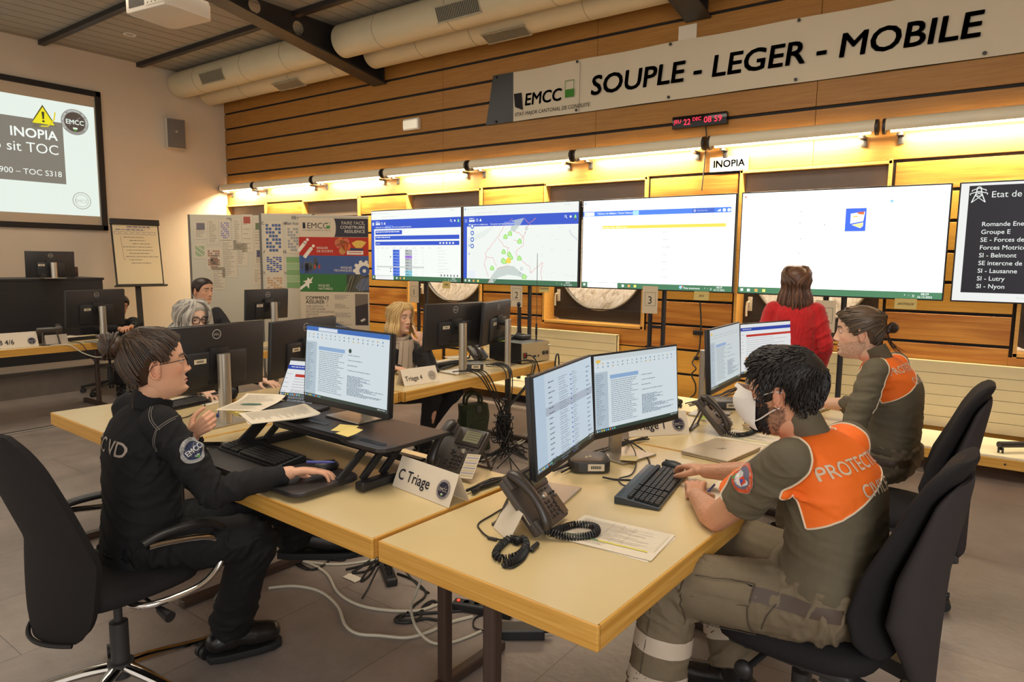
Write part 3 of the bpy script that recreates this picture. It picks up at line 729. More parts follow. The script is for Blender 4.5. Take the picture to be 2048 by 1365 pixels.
def tv2(f, W, H):
    browser(f, W, H, (.88, .92, .88)); portal(f, W, H, 3); f.rect(-W/2, -H/2+.055, .055, H-.18, BLUE, 3)
    P = lambda x, y: (-W/2+x*W, H/2-y*H)
    f.poly([P(.45, .20), P(.56, .17), P(.53, .24), P(.48, .33), P(.44, .33)], (.60, .68, .64), 2)
    lake = [(.24, .99), (.27, .90), (.33, .79), (.42, .765), (.47, .77), (.53, .84), (.60, .90), (.56, .92), (.50, .89), (.42, .88), (.33, .92), (.29, .99)]
    f.poly([P(*q) for q in lake], (.60, .67, .63), 2)
    f.poly([P(.04, .55), P(.1, .45), P(.2, .4), P(.3, .25), P(.22, .3), P(.1, .38), P(.04, .4)], (.80, .86, .82), 2)
    f.line([P(.93, .33), P(.95, .39), P(1.0, .45)], .02, (.72, .78, .80), 2)
    rc = (.78, .30, .26)
    def brd(pts, seed):
        rg = random.Random(seed); out = []
        for (xa, ya), (xb, yb) in zip(pts, pts[1:]):
            for k in range(6): out.append(P(xa+(xb-xa)*k/6+rg.uniform(-.006, .006), ya+(yb-ya)*k/6+rg.uniform(-.008, .008)))
        f.line(out, .0045, rc, 3)
    brd([(.46, .17), (.38, .27), (.33, .4), (.26, .52), (.21, .6), (.22, .66), (.20, .75), (.22, .83), (.24, .93)], 1)
    brd([(.46, .33), (.52, .36), (.56, .42), (.55, .5), (.49, .58), (.50, .66), (.56, .72), (.61, .78), (.62, .85), (.72, .72), (.71, .8), (.71, .97)], 2)
    brd([(.22, .66), (.28, .67), (.32, .8)], 3); brd([(.33, .42), (.38, .51), (.42, .54), (.41, .64)], 4); brd([(.32, .8), (.38, .78), (.43, .76)], 5)
    brd([(.56, .17), (.6, .24), (.64, .2), (.66, .17)], 6); brd([(.47, .45), (.52, .46), (.57, .36), (.58, .28), (.62, .24)], 7); brd([(.24, .99), (.27, .93)], 8)
    for (x, y, k) in ((.435, .36, 0), (.395, .40, 0), (.52, .46, 0), (.38, .59, 0), (.43, .62, 0), (.445, .66, 0), (.375, .70, 0), (.39, .715, 0), (.52, .67, 0), (.425, .70, 1), (.275, .80, 0), (.565, .90, 0)):
        q = P(x, y); house(f, q[0], q[1], .026 if not k else .03, (.55, .85, .30) if not k else (.98, .72, .10), (.22, .72, .13) if not k else (.95, .62, .05), 4+2*k)
    for k in range(4): q = P(.085, .26+.085*k); f.disc(*q, .028, (.06, .16, .6), 3); f.disc(*q, .015, WH, 4, 14)
    for k, y in enumerate((.25, .52, .63)): q = P(.05, y); f.rect(q[0], q[1], .02, .024, (.35, .5, .75), 3)
    for (x, y) in ((.58, .30), (.54, .80)): q = P(x, y); f.ringp(*q, .018, .004, (.1, .25, .25), 4, 16); f.disc(q[0]-.02, q[1]-.05, .005, (.1, .1, .1), 4, 8)
    f.disc(*P(.975, .2), .012, (.1, .1, .12), 3, 12); f.rect(-W/2+.08, -H/2+.065, .11, .08, (.80, .86, .92), 3)
    for k in range(14): q = P(random.Random(k).uniform(.62, .97), random.Random(k+50).uniform(.25, .9)); f.rows(q[0], q[1], q[1]+.01, .07, 1, .006, (.74, .78, .76), k)
    taskbar(f, W, H, .055, search=False)
def tv3(f, W, H):
    browser(f, W, H, (1, 1, 1)); f.rect(-W/2, H/2-.165, W-.04, .05, (.07, .2, .72), 2)
    f.rect(-W/2+.015, H/2-.16, .12, .038, WH, 3); f.disc(-W/2+.03, H/2-.142, .008, (.3, .7, .1), 4, 10)
    for nm, x in (('Tableaux de bord', .17), ('Projets', .325), ('Tickets', .41), ('Tableaux', .49)): f.text(nm, -W/2+x, H/2-.147, .026, WH, layer=3)
    f.rect(-W/2+.585, H/2-.162, .065, .042, (.35, .65, .9), 3); f.rect(W/2-.42, H/2-.162, .22, .042, (.05, .12, .5), 3); f.text('Recherche', W/2-.37, H/2-.147, .024, (.4, .5, .8), layer=4); f.ringp(W/2-.395, H/2-.14, .011, .004, WH, 4, 12)
    f.poly([(W/2-.175, H/2-.15), (W/2-.14, H/2-.13), (W/2-.14, H/2-.155)], WH, 3); f.disc(W/2-.105, H/2-.142, .016, WH, 3, 14); f.disc(W/2-.06, H/2-.142, .016, (.7, .9, .85), 3, 14)
    f.text('EMCC Triage Energie - PES', -W/2+.21, H/2-.235, .036, (.68, .7, .7), layer=2); f.text('EMCC Triage Energie -', -W/2+.015, H/2-.265, .02, (.45, .48, .5), layer=2); f.text('PES', -W/2+.015, H/2-.285, .02, (.45, .48, .5), layer=2)
    f.rect(-W/2+.235, H/2-.30, 1.32, .033, (1.0, .62, .09), 2); f.text('Sessions en file - 0900 en cours', -W/2+.245, H/2-.292, .022, WH, layer=3)
    for r in range(7):
        y = H/2-.36-.075*r
        for k, x in enumerate((.25, .37, .59, .76, .92, 1.04, 1.18, 1.33)): f.rows(-W/2+x, y, y+.03, .09, 1, .007, (.45, .48, .5) if k == 4 else (.80, .84, .84), r*9+k, (.5, 1))
    taskbar(f, W, H, .055); f.text('Pluie imminente', W/2-.48, -H/2+.016, .026, WH, layer=3); f.disc(W/2-.51, -H/2+.03, .016, (.3, .6, .9), 3, 12); f.rect(W/2-.50, -H/2+.032, .016, .012, (.9, .2, .15), 4)
def tv4(f, W, H):
    browser(f, W, H, (1, 1, 1)); f.rect(-W/2+.02, H/2-.042, .014, .018, (.8, .15, .1), 3)
    for (x, y) in ((.52, .18), (.515, .28), (.53, .42), (.52, .55), (.72, .3)): f.disc(-W/2+x, H/2-y, .006, (.35, .35, .35), 2, 8)
    f.poly([(.41+.017*math.cos(R(90+36*i))*(1 if i % 2 == 0 else .45), H/2-.115+.017*math.sin(R(90+36*i))*(1 if i % 2 == 0 else .45)) for i in range(10)], (.15, .45, .9), 2)
    x, y = .065, .10                                            # small picture tile
    f.rect(x, y, .16, .195, (.04, .12, .75), 2); f.poly([(x+.04, y+.065), (x+.14, y+.085), (x+.15, y+.165), (x+.04, y+.15)], (1, .95, .8), 3); f.poly([(x+.085, y+.16), (x+.145, y+.165), (x+.14, y+.14), (x+.10, y+.145)], (.6, .12, .02), 4); f.rows(x+.06, y+.115, y+.125, .045, 1, .009, (.9, .4, .05), 3, (1, 1), 4)
    f.poly([(x+.05, y+.055), (x+.14, y+.075), (x+.14, y+.045), (x+.12, y+.025)], (1, .8, .3), 3)
    f.rows(x+.02, y+.205, y+.215, .11, 1, .006, LG, 9)
    f.rect(W/2-.012, -H/2+.12, .008, .30, (.85, .87, .86), 2)
    taskbar(f, W, H, .055, search=False)
def tv5(f, W, H):
    f.rect(-W/2, -H/2, W, H, (.95, .97, .95), 1); f.rect(-W/2+.055, -H/2+.065, W-.07, H-.085, (.010, .010, .016), 2)
    f.text('Etat de situation énergie', -W/2+.20, H/2-.115, .068, WH, layer=3)
    for i, nm in enumerate(('Romande Energie SA', 'Groupe E', "SE - Forces de l'Aubonne", 'Forces Motrices Avançon', 'SI - Belmont', 'SE intercne de la Côte', 'SI - Lausanne', 'SI - Lutry', 'SI - Nyon')): f.text(nm, -W/2+.155, H/2-.335-.0605*i, .048, WH, layer=3, bold=.006)
    px, py = -W/2+.12, H/2-.15                                   # pylon symbol
    for s in (-1, 1):
        f.line([(px+s*.045, py), (px+s*.018, py+.07), (px+s*.012, py+.115), (px, py+.12)], .007, WH, 3); f.line([(px, py+.11), (px+s*.045, py+.095), (px+s*.045, py+.085)], .006, WH, 3); f.line([(px, py+.085), (px+s*.055, py+.07), (px+s*.055, py+.058)], .006, WH, 3)
        f.line([(px+s*.045, py), (px-s*.022, py+.055), (px+s*.018, py+.085)], .005, WH, 3); f.line([(px+s*.02, py+.05), (px-s*.02, py+.05)], .005, WH, 3)
    f.text('Partenaires', -W/2+.42, -H/2+.025, .024, LG, layer=2)
def wall_screen(i, x, y, yaw, fn, label, emit):
    W, H = 1.66, .945
    t = thing('large_display', label, 'screen', (x, y, 1.823), yaw)
    m = MB(); m.box((-.03, 0, 0), (.055, W, H), bev=.006); m.build('casing', M_BLACK, t, smooth=False)
    MB().box((-.08, 0, -.05), (.06, .7, .5), bev=.02).build('back_box', M_BLACK, t)
    f = Flat(); fn(f, W-.022, H-.024); f.build('display', attr_mat('lit_wall_screen_%d' % i, .3, emit=emit), t, TRS((-.002, 0, 0)))
    for s in (-1, 1): MB().cyl((-.16, s*.075, -1.60), (-.16, s*.075, .2), .024, seg=14).build('pole', M_DARKPOLE, t)
    m = MB(); m.box((-.16, 0, -.86), (.03, .16, .03)); m.box((-.13, 0, 0), (.05, .5, .3)); m.build('bracket', M_DARKPOLE, t, smooth=False)
    for s in (-1, 1):
        g = MB(); g.cyl((-.16, s*.075, -1.565), (.16, s*.42, -1.555), .024, seg=14)
        leg = g.build('base_leg', M_DARKPOLE, t)
        c = MB(); c.cyl((.145, s*.405, -1.568), (.145, s*.405, -1.60), .010, seg=8)
        for k in (-1, 1): c.cyl((.145, s*.405+k*.006, -1.60), (.145, s*.405+k*.02, -1.60), .02, seg=14)
        c.build('castor', M_BLACK, leg)
    return t
M_DARKPOLE = mat('dark_screen_stand', L(44, 42, 46), .4, metal=.3)
wall_screen(1, -6.373, 6.51, R(-91), tv1, 'leftmost wall screen, showing a log table with blue bars', 1.0)
wall_screen(2, -4.675, 6.47, R(-90.5), tv2, 'wall screen showing a map with green house symbols', 1.0)
wall_screen(3, -2.996, 6.507, R(-89), tv3, 'bright white wall screen with a yellow title bar', 1.35)
wall_screen(4, -1.287, 6.53, R(-88), tv4, 'bright white wall screen behind the woman in red', 1.5)
wall_screen(5, .42, 6.55, R(-90), tv5, 'rightmost wall screen, black page with white list, cut by photo edge', .9)
def num_sign(n, p, label):
    t = thing('number_sign', label, 'sign', p, R(-90)); f = Flat()
    f.rect(-.085, -.14, .17, .28, L(214, 196, 166), 1); f.line([(-.055, -.06), (.06, -.06), (.06, .075), (-.055, .075), (-.055, -.06)], .003, L(90, 80, 70), 2); f.text(n, 0, -.04, .11, INK, 'CENTER', 2)
    f.build('sheet', PAPER, t)
YS = 6.495
for n, x, y, lb in (('1', 828, 584, 'paper sign with number 1 hanging under the leftmost wall screen'), ('2', 1033, 590, 'paper sign with number 2 hanging under the map screen'), ('3', 1300, 600, 'paper sign with number 3 hanging under the bright screen with yellow bar'), ('4', 1650, 633, 'paper sign with number 4 half hidden behind the woman in red')):
    num_sign(n, PY(x, y, YS-.01), lb)
def sticky(p, rot, size, label, words='', col=(214, 190, 118), curl=.3):
    t = thing('sticky_note', label, 'sticky note', p, rot)
    m = MB(); w, h = size; m.sheet(4, 8, lambda u, v: Vector((.002+curl*h*(1-v)**2*.25, (u-.5)*w, (v-.5)*h)), .0006); m.build('note', mat('yellow_note_%d_%d_%d' % col, L(*col), .8), t)
    if words: f = Flat(); f.text(words, 0, -h*.12, h*.34, L(70, 60, 50), 'CENTER', 2, shear=.3); f.build('handwriting', PRINT, t, TRS((.003+curl*h*.25*.35, 0, 0), 0, R(-curl*16)))
    return t
sticky(PY(893, 570, YS-.015), R(-90), (.13, .09), 'yellow sticky note under the leftmost wall screen', 'SPM')
sticky(PY(1089, 577, YS-.015), R(-90), (.13, .09), 'yellow sticky note under the map screen', 'Suppléant')
sticky(PY(1403, 592, YS-.015), R(-90), (.15, .085), 'yellow sticky note reading JIRA under a wall screen', 'JIRA')
sticky(PY(1811, 608, YS-.015), R(-90), (.16, .085), 'yellow sticky note reading ANTAUX under the white wall screen', 'ANTAUX')
# cable hanging on the wood wall under the yellow-bar screen
t = thing('wall_cable', 'thin black cable hanging on the wood wall below the JIRA note', 'cable', (0, 0, 0))
pts = [PY(1400, 605, 7.11), PY(1402, 650, 7.11), PY(1398, 700, 7.11), PY(1385, 725, 7.08), PY(1392, 738, 7.07), PY(1383, 750, 7.08), PY(1391, 770, 7.11), PY(1388, 790, 7.12), PY(1365, 803, 7.1)]
MB().tube(pts, .008, 6, 6).build('cord', M_CABLE, t)
m = MB(); c = PY(1396, 666, 7.12); m.box(c, (.1, .05, .05), bev=.006); c = PY(1393, 717, 7.12); m.box(c, (.05, .05, .04), bev=.006); m.build('socket', M_BLACK, t, smooth=False)

# ================================================================== BOARDS AT THE BACK
def poster_board(label, pos, yaw, w, seed, top=2.2):
    t = thing('poster_board', label, 'notice board', pos, yaw)
    MB().box((-.02, 0, top/2+.08), (.03, w, top-.16), bev=.004).build('panel', mat('grey_white_board', L(196, 186, 164), .35), t, smooth=False)
    m = MB()
    for s in (-1, 1): m.box((-.02, s*(w/2+.012), top/2+.05), (.04, .024, top-.1)); m.box((-.02, s*(w/2-.05), .03), (.5, .04, .06), bev=.006)
    m.build('frame', mat('grey_board_frame', L(112, 104, 96), .4, metal=.3), t, smooth=False)
    return t
def sheet_on(parent, y, z, w, h, fn=None, seed=0, col=(206, 192, 168)):
    f = Flat(); f.rect(-w/2, -h/2, w, h, L(*col), 1)
    if fn: fn(f, w, h)
    else: f.rows(-w/2+.02, -h/2+.02, h/2-.03, w-.04, int(h/.025), .006, L(130, 122, 112), seed)
    return f.build('pinned_sheet', PAPER, parent, TRS((-.003, y, z)))
pb = poster_board('grey notice board covered with pinned papers, left of the pair', PD(460, 560, 9.15).to_tuple()[:2]+(0,), R(-52), 1.0, 1)
def photo(c): return lambda f, w, h: (f.rows(-w/2+.02, -h/2+.02, h/2-.1, w-.04, 6, .006, L(130, 122, 112), 3), f.rect(-w/2+.03, h/2-.12, w-.06, .09, L(*c), 2))
def grid(c): return lambda f, w, h: [f.rect(-w/2+.02+(w-.04)/5*i, -h/2+.03+(h-.06)/8*j, (w-.04)/6, (h-.06)/11, L(*c), 2) for i in range(5) for j in range(8) if (i*7+j*3) % 4]
for i, (y, z, w, h, fn) in enumerate(((-.36, 2.0, .17, .24, photo((120, 112, 116))), (-.2, 1.98, .14, .34, None), (-.04, 2.0, .15, .28, grid((150, 140, 170))), (.12, 1.95, .12, .42, None), (.25, 1.96, .15, .5, photo((170, 90, 76))), (.40, 1.96, .14, .34, photo((110, 120, 90))), (-.38, 1.72, .16, .2, grid((120, 160, 110))), (-.2, 1.62, .20, .30, grid((160, 120, 100))), (0.0, 1.62, .2, .5, None), (.17, 1.68, .15, .3, None), (.4, 1.66, .13, .22, photo((90, 90, 110))), (-.15, 1.36, .18, .30, None), (.38, 1.4, .15, .22, None))): sheet_on(pb, y, z, w, h, fn, i)
sheet_on(pb, -.2, 1.58, .1, .1, lambda f, w, h: None, 0, (58, 60, 66)); sheet_on(pb, -.2, 1.66, .09, .025, lambda f, w, h: None, 0, (70, 110, 170))
f = Flat(); f.text('08:37', .05, 2.12, .06, L(70, 66, 60), 'CENTER'); f.build('marker_writing', PRINT, pb, TRS((-.0045, 0, 0)))
pb = poster_board('grey notice board with charts, partly behind the banner stand', PD(576, 560, 8.75).to_tuple()[:2]+(0,), R(-56), .66, 2)
for i, (y, z, w, h, fn) in enumerate(((-.17, 1.9, .24, .42, grid((84, 100, 140))), (.1, 1.88, .22, .36, grid((150, 150, 150))), (-.17, 1.56, .24, .26, grid((84, 100, 150))), (-.17, 1.28, .24, .3, grid((190, 150, 110))), (.08, 1.46, .19, .40, lambda f, w, h: [f.rect(-w/2, -h/2+.08*j, w, .074, L(126, 160, 106) if j % 2 == 0 else L(150, 176, 130), 2) for j in range(5)]), (.27, 1.6, .12, .7, None))): sheet_on(pb, y, z, w, h, fn, i+20)
f = Flat()
for s, y, z in (('08:45', .13, 2.13), ('Organigramme', -.16, 2.06), ('Plan horaire', .11, 2.06), ('Agenda 08:45', -.16, 1.70), ('Etat de situation', -.16, 1.435)): f.text(s, y, z, .055 if s != '08:45' else .06, L(58, 58, 74), 'CENTER')
f.build('marker_writing', PRINT, pb, TRS((-.0045, 0, 0)))
# roll-up banner
t = thing('rollup_banner', 'tall roll-up banner with red, blue and green picture bands', 'banner stand', (-6.684, 5.456, 0), R(-55.9))
W, H = .85, 2.06; sx, cy = W/2, 1.12
MB().box((-.01, 0, .04), (.12, W+.02, .08), bev=.015).build('base', M_ALU, t); MB().box((-.006, 0, 2.145), (.02, W+.01, .02), bev=.003).build('top_rail', M_ALU, t); MB().cyl((-.03, 0, .08), (-.03, 0, 2.13), .012, seg=10).build('pole', M_ALU, t)
f = Flat(); BG = L(206, 188, 162); CR_ = L(226, 214, 196)
f.rect(-sx, .08, W, 2.06, BG, 1)
f.poly([(sx, 1.90), (sx, 2.12)]+[(.0+.03*math.cos(a), 2.01+.11*math.sin(a)) for a in [R(90-18*k) for k in range(11)]], L(62, 60, 66), 2)
f.text('FAIRE FACE,', sx-.04, 2.05, .054, CR_, 'RIGHT', 3, bold=.015); f.text('CONSTRUIRE', sx-.04, 2.0, .05, CR_, 'RIGHT', 3); f.text('RESILIENCE', sx-.04, 1.95, .05, CR_, 'RIGHT', 3)
f.poly([(-.375, 2.0), (-.34, 2.0), (-.345, 2.07), (-.375, 2.07)], L(50, 50, 60), 2); f.text('EMCC', -.325, 2.0, .098, L(58, 54, 58), layer=2); f.rect(-.085, 2.0, .045, .035, L(80, 140, 70), 2); f.line([(-.085, 2.03), (-.085, 2.07), (-.04, 2.07), (-.04, 2.03)], .003, L(80, 140, 70), 2); f.text('ETAT-MAJOR CANTONAL DE CONDUITE', -.375, 1.972, .0185, L(90, 84, 84), layer=2)
f.rect(-sx, 1.675, W, .222, L(178, 56, 46), 2); f.rect(-sx, 1.452, W, .223, L(74, 92, 138), 2); f.rect(-sx, 1.235, W, .217, L(66, 112, 62), 2)
for k, (x, y) in enumerate(((-.32, 1.79), (-.25, 1.715))):
    f.disc(x, y+.075, .018, CR_, 3, 16); f.line([(x-.03, y+.04), (x-.115, y-.065)], .042, CR_, 3); f.disc(x-.03, y+.04, .022, CR_, 3, 14)
f.text('RISQUES', -.21, 1.755, .037, CR_, layer=3); f.text('DE SOCIETE', -.21, 1.715, .037, CR_, layer=3)
rg = random.Random(3)
for k in range(10): f.disc(.05+rg.uniform(0, .14), 1.79+rg.uniform(-.06, .07), rg.uniform(.02, .05), L(rg.randint(186, 214), rg.randint(84, 140), rg.randint(60, 84)), 3, 10)
f.poly([(.22, 1.83), (.28, 1.86), (.34, 1.86), (.40, 1.84), (.37, 1.80), (.34, 1.77), (.27, 1.77), (.24, 1.80)], L(220, 178, 84), 4); f.poly([(.2, 1.77), (.36, 1.76), (.36, 1.74), (.2, 1.74)], L(60, 70, 96), 4); f.rect(.16, 1.69, .2, .045, CR_, 4); f.rect(.18, 1.71, .16, .01, L(180, 90, 70), 5)
for k in range(18): x = -sx+rg.uniform(.01, .2); f.rect(x, 1.455+rg.uniform(0, .1), rg.uniform(.02, .05), rg.uniform(.02, .09), L(*[rg.randint(66, 110)]*2, rg.randint(70, 120)), 3)
for x in (-.245, -.19): f.rect(x, 1.515, .02, .05, L(176, 76, 56), 4)
f.text('RISQUES', .22, 1.52, .037, CR_, 'RIGHT', 3); f.text('TECHNIQUES', .22, 1.485, .037, CR_, 'RIGHT', 3)
gx, gy = .36, 1.495
gear = []
for k in range(10):
    for da, rr in ((-12, .105), (-7, .13), (7, .13), (12, .105)): gear.append((gx+rr*math.cos(R(36*k+da)), gy+rr*math.sin(R(36*k+da))))
f.poly([(min(x, sx), max(y, 1.453)) for x, y in gear], CR_, 3); f.disc(gx+.01, gy-.0, .062, L(74, 92, 138), 4); f.disc(gx+.01, gy, .022, CR_, 5)
f.poly([(-sx, 1.29), (-.35, 1.345), (-.39, 1.36), (-.335, 1.375), (-.33, 1.41), (-.30, 1.385), (-.26, 1.42), (-.285, 1.36), (-.27, 1.345), (-.31, 1.335), (-.315, 1.27), (-.345, 1.31), (-sx, 1.25)], CR_, 3)
f.text('RISQUES', -.2, 1.30, .037, CR_, layer=3); f.text('NATURELS', -.2, 1.262, .037, CR_, layer=3)
f.rect(.15, 1.237, .275, .213, L(74, 72, 64), 3); f.poly([(.25, 1.30), (.34, 1.40), (.424, 1.42), (.424, 1.26), (.30, 1.25)], L(96, 104, 124), 4)
for k in range(8): f.line([(.12+.03*k, 1.24), (.2+.03*k+rg.uniform(-.05, .05), 1.44)], .006, L(rg.randint(110, 160), rg.randint(110, 150), 100), 5)
f.text('COMMENT', -.36, 1.14, .058, L(48, 44, 46), layer=2, bold=.015); f.text('ASSURER', -.36, 1.09, .058, L(48, 44, 46), layer=2, bold=.015); f.text('?', -.12, 1.06, .18, L(178, 162, 142), layer=2)
for k, s in enumerate(('UNE GESTION', 'COORDONNEE', 'EN CAS DE SITUATION', 'SORTANT', "DE L'ORDINAIRE")): f.text(s, -.36, 1.045-.034*k, .034, L(96, 88, 84), layer=2)
for k in range(4): f.rows(.0, 1.14-.11*k, 1.20-.11*k, .2, 4, .006, L(130, 120, 110), k)
f.rect(.25, .83, .16, .385, L(66, 58, 58), 2); f.poly([(.25, 1.06), (.41, 1.10), (.41, 1.215), (.25, 1.215)], L(120, 106, 92), 3); f.poly([(.31, .89), (.36, .92), (.38, .90), (.33, .87)], L(200, 190, 176), 3)
f.poly([(-.06, .88), (.23, .78), (-.06, .78)], L(70, 88, 130), 2); f.text('POPULATION', -.04, .80, .03, CR_, layer=3)
f.build('printed_cloth', PAPER, t, TRS((0, 0, 0)))
# flip chart on the stage
t = thing('flip_chart', 'flip chart with a handwritten sheet on a black stand', 'flip chart', (-11.0, 5.18, .28), R(-9))
TL_ = R(-9)
M_FL = TRS((0, 0, 1.40), 0, TL_)
m = MB(); m.box((-.02, 0, 0), (.02, .68, .98)); bmesh.ops.transform(m.bm, matrix=M_FL, verts=list(m.bm.verts)); m.build('board', M_BLACK, t, smooth=False)
m = MB(); m.box((0, 0, .49), (.06, .70, .09), bev=.01); bmesh.ops.transform(m.bm, matrix=M_FL, verts=list(m.bm.verts)); m.build('clamp_bar', M_BLACK, t, smooth=False)
m = MB(); m.box((.02, 0, -.50), (.09, .74, .025), bev=.006); bmesh.ops.transform(m.bm, matrix=M_FL, verts=list(m.bm.verts)); m.build('pen_tray', M_BLACK, t, smooth=False)
f = Flat(); f.rect(-.32, -.47, .64, .94, L(222, 208, 174), 1); ic = L(92, 92, 130); ik = L(110, 100, 92)
f.rows(-.12, .39, .43, .36, 1, .014, ic, 1, (.9, 1)); f.line([(-.12, .395), (.22, .395)], .004, ic); f.rows(-.28, .35, .38, .42, 1, .012, ic, 2)
for k in range(7): f.line([(-.30+.085*k, .30), (-.235+.085*k, .30), (-.235+.085*k, .34), (-.30+.085*k, .34), (-.30+.085*k, .30)], .004, ic)
for k, (x, w) in enumerate(((-.18, .3), (-.1, .25), (-.06, .25), (-.2, .45), (-.15, .4), (-.12, .3), (-.17, .48), (-.13, .2), (-.1, .3))): f.rows(x, .24-.05*k, .26-.05*k, w, 1, .009, ik, k, (.9, 1))
f.line([(-.22, .27), (-.2, -.09), (-.17, -.09)], .004, ik)
f.build('paper_pad', PAPER, t, TRS((-.005, 0, 1.40), 0, TL_))
m = MB(); m.bar((-.09, 0, .95), (-.02, 0, .06), .08, .03); m.cyl((-.02, 0, .1), (-.02, 0, .02), .05, seg=14); m.lathe([(.01, .0), (.3, .0), (.28, .02), (.05, .05), (.01, .05)], 24, TRS((-.02, 0, 0))); m.build('stand', M_BLACK, t)
# black lectern desk on the stage with a monitor on it
t = thing('lectern_desk', 'long black wooden speaker desk on the stage at far left', 'desk', (-10.05, 2.6, .283))
M_BW = wood('black_stained_wood', L(26, 25, 27), L(40, 38, 40), .45, grain=(10, 1, 40))
MB().box((.2, 0, .52), (.04, 3.1, 1.04)).build('front_panel', M_BW, t, smooth=False); MB().box((-.15, 0, 1.055), (.75, 3.14, .03), bev=.004).build('top', M_BW, t, smooth=False)
for s in (-1, 1): MB().box((-.15, s*1.53, .52), (.66, .04, 1.04)).build('side_panel', M_BW, t, smooth=False)
t = thing('document_holder', 'dark brown box standing behind the monitor on the black desk', 'box', PZ(152, 555, 1.36)+Vector((-.25, .05, 0)))
MB().box((0, 0, .07), (.1, .12, .13), bev=.006).build('box', mat('dark_brown_box', L(58, 38, 32), .5), t); MB().box((.02, -.02, .16), (.05, .08, .06), bev=.006).build('lid', mat('dark_brown_box', L(58, 38, 32), .5), t)
# cable ramps on the floor
for (a, b, lb) in ((PZ(-20, 876, 0), PZ(130, 850, 0), 'flat floor cable strip behind the front left chair'),):
    t = thing('cable_ramp', lb, 'cable cover', (0, 0, 0)); d = (b-a).normalized()
    MB().bar(a+Vector((0, 0, .006)), b+d*.6+Vector((0, 0, .006)), .07, .012, bev=.004).build('strip', mat('grey_cable_strip', L(150, 140, 130), .5), t, smooth=False)
    MB().bar(a+Vector((0, 0, .013)), b+d*.6+Vector((0, 0, .013)), .02, .004).build('dark_groove', M_BLACK, t, smooth=False)
# ================================================================== DESK EQUIPMENT
M_SCRB = mat('monitor_black_shell', L(42, 40, 41), .38)
def mail_page(f, W, H, top=(.03, .16, .55), col=(.78, .88, .93), orange=False):
    f.rect(-W/2, -H/2, W, H, col, 1); tx = L(150, 166, 180)
    f.rect(-W/2, H/2-.02, W, .02, top if not orange else L(214, 226, 230), 2)
    if not orange: f.rect(-W*.34, H/2-.018, W*.24, .015, (.8, .88, .95), 3)
    else: f.rect(-W/2+.01, H/2-.03, .03, .012, (.95, .6, .1), 3)
    rg = random.Random(3)
    for k in range(34): f.rect(-W/2+.02+(k//2)*W/18, H/2-.038-.014*(k % 2), .007, .006, L(*rg.choice(((90, 130, 180), (170, 180, 190), (220, 170, 60), (130, 150, 170)))), 2)
    f.rect(-W/2, -H/2+.015, .085, H-.085, L(190, 208, 220), 2); f.rows(-W/2+.008, -H/2+.03, H/2-.08, .06, 26, .0035, tx, 5, layer=3)
    f.rect(-W/2+.10, H/2-.105, W*.33, .017, L(150, 186, 226), 2); f.rows(-W/2+.105, -H/2+.03, H/2-.11, W*.32, 22, .0035, tx, 6, (.7, 1))
    f.rows(-W/2+.105+W*.36, H/2-.19, H/2-.1, W*.38, 4, .004, tx, 7, (.2, .7)); f.rows(-W/2+.105+W*.36, -H/2+.04, H/2-.2, W*.42, 19, .0035, tx, 8, (.3, 1))
    if not orange: f.disc(-W/2+.12+W*.36, H/2-.09, .010, L(30, 66, 50), 3)
    bar(f, W, H)
def bar(f, W, H):
    f.rect(-W/2, -H/2, W, .015, L(46, 66, 58), 2)
    for k, c in enumerate(((.8, .8, .8), (.2, .5, .9), (.9, .7, .2), (.8, .8, .2), (.1, .4, .8), (.2, .6, .9), (.9, .2, .1), (.2, .5, .9), (.2, .7, .3))): f.rect(-W/2+.006+.014*k, -H/2+.004, .008, .007, c, 3)
    f.rows(W/2-.06, -H/2+.003, -H/2+.012, .05, 1, .003, (.8, .8, .8), 2, (1, 1), 3)
def table_page(f, W, H):
    f.rect(-W/2, -H/2, W, H, L(205, 224, 238), 1); f.rect(-W/2, -H/2, .09, H, L(188, 212, 232), 2); tx = L(96, 110, 130)
    f.rect(-W/2+.09, H/2-.15, W-.09, .03, L(176, 190, 206), 2); rg = random.Random(9)
    for r in range(17):
        y = H/2-.04-.0185*r
        f.rows(-W/2+.12, y, y+.008, .06, 1, .004, tx, r, layer=3)
        for x in (.22, .26, .36): f.rows(-W/2+x, y-.004, y+.012, .06, 2, .0025, L(130, 146, 168), r*5+int(x*100), layer=3)
        f.rect(-W/2+.34, y, .012, .005, L(66, 90, 190), 3); f.rows(-W/2+.52, y, y+.008, .05, 1, .004, tx, r+70, layer=3)
    bar(f, W, H)
def ticket_page(f, W, H):
    f.rect(-W/2, -H/2, W, H, (.92, .94, .95), 1); f.rect(-W/2, H/2-.045, W, .022, L(36, 72, 180), 2); f.rows(-W/2+.02, H/2-.04, H/2-.03, .2, 1, .004, (.9, .9, 1), 1, layer=3)
    f.rect(-W/2+.06, H/2-.085, W-.075, .015, L(206, 56, 44), 2); f.rect(-W/2+.05, H/2-.235, W-.065, .015, L(236, 150, 40), 2)
    f.rows(-W/2+.06, H/2-.22, H/2-.09, W-.1, 9, .003, L(176, 180, 186), 4, (.5, 1)); f.rows(-W/2+.06, -H/2+.03, H/2-.245, W-.1, 6, .003, L(176, 180, 186), 5, (.5, 1)); f.rows(-W/2+.005, H/2-.2, H/2-.06, .04, 6, .003, L(176, 180, 186), 6)
    bar(f, W, H)
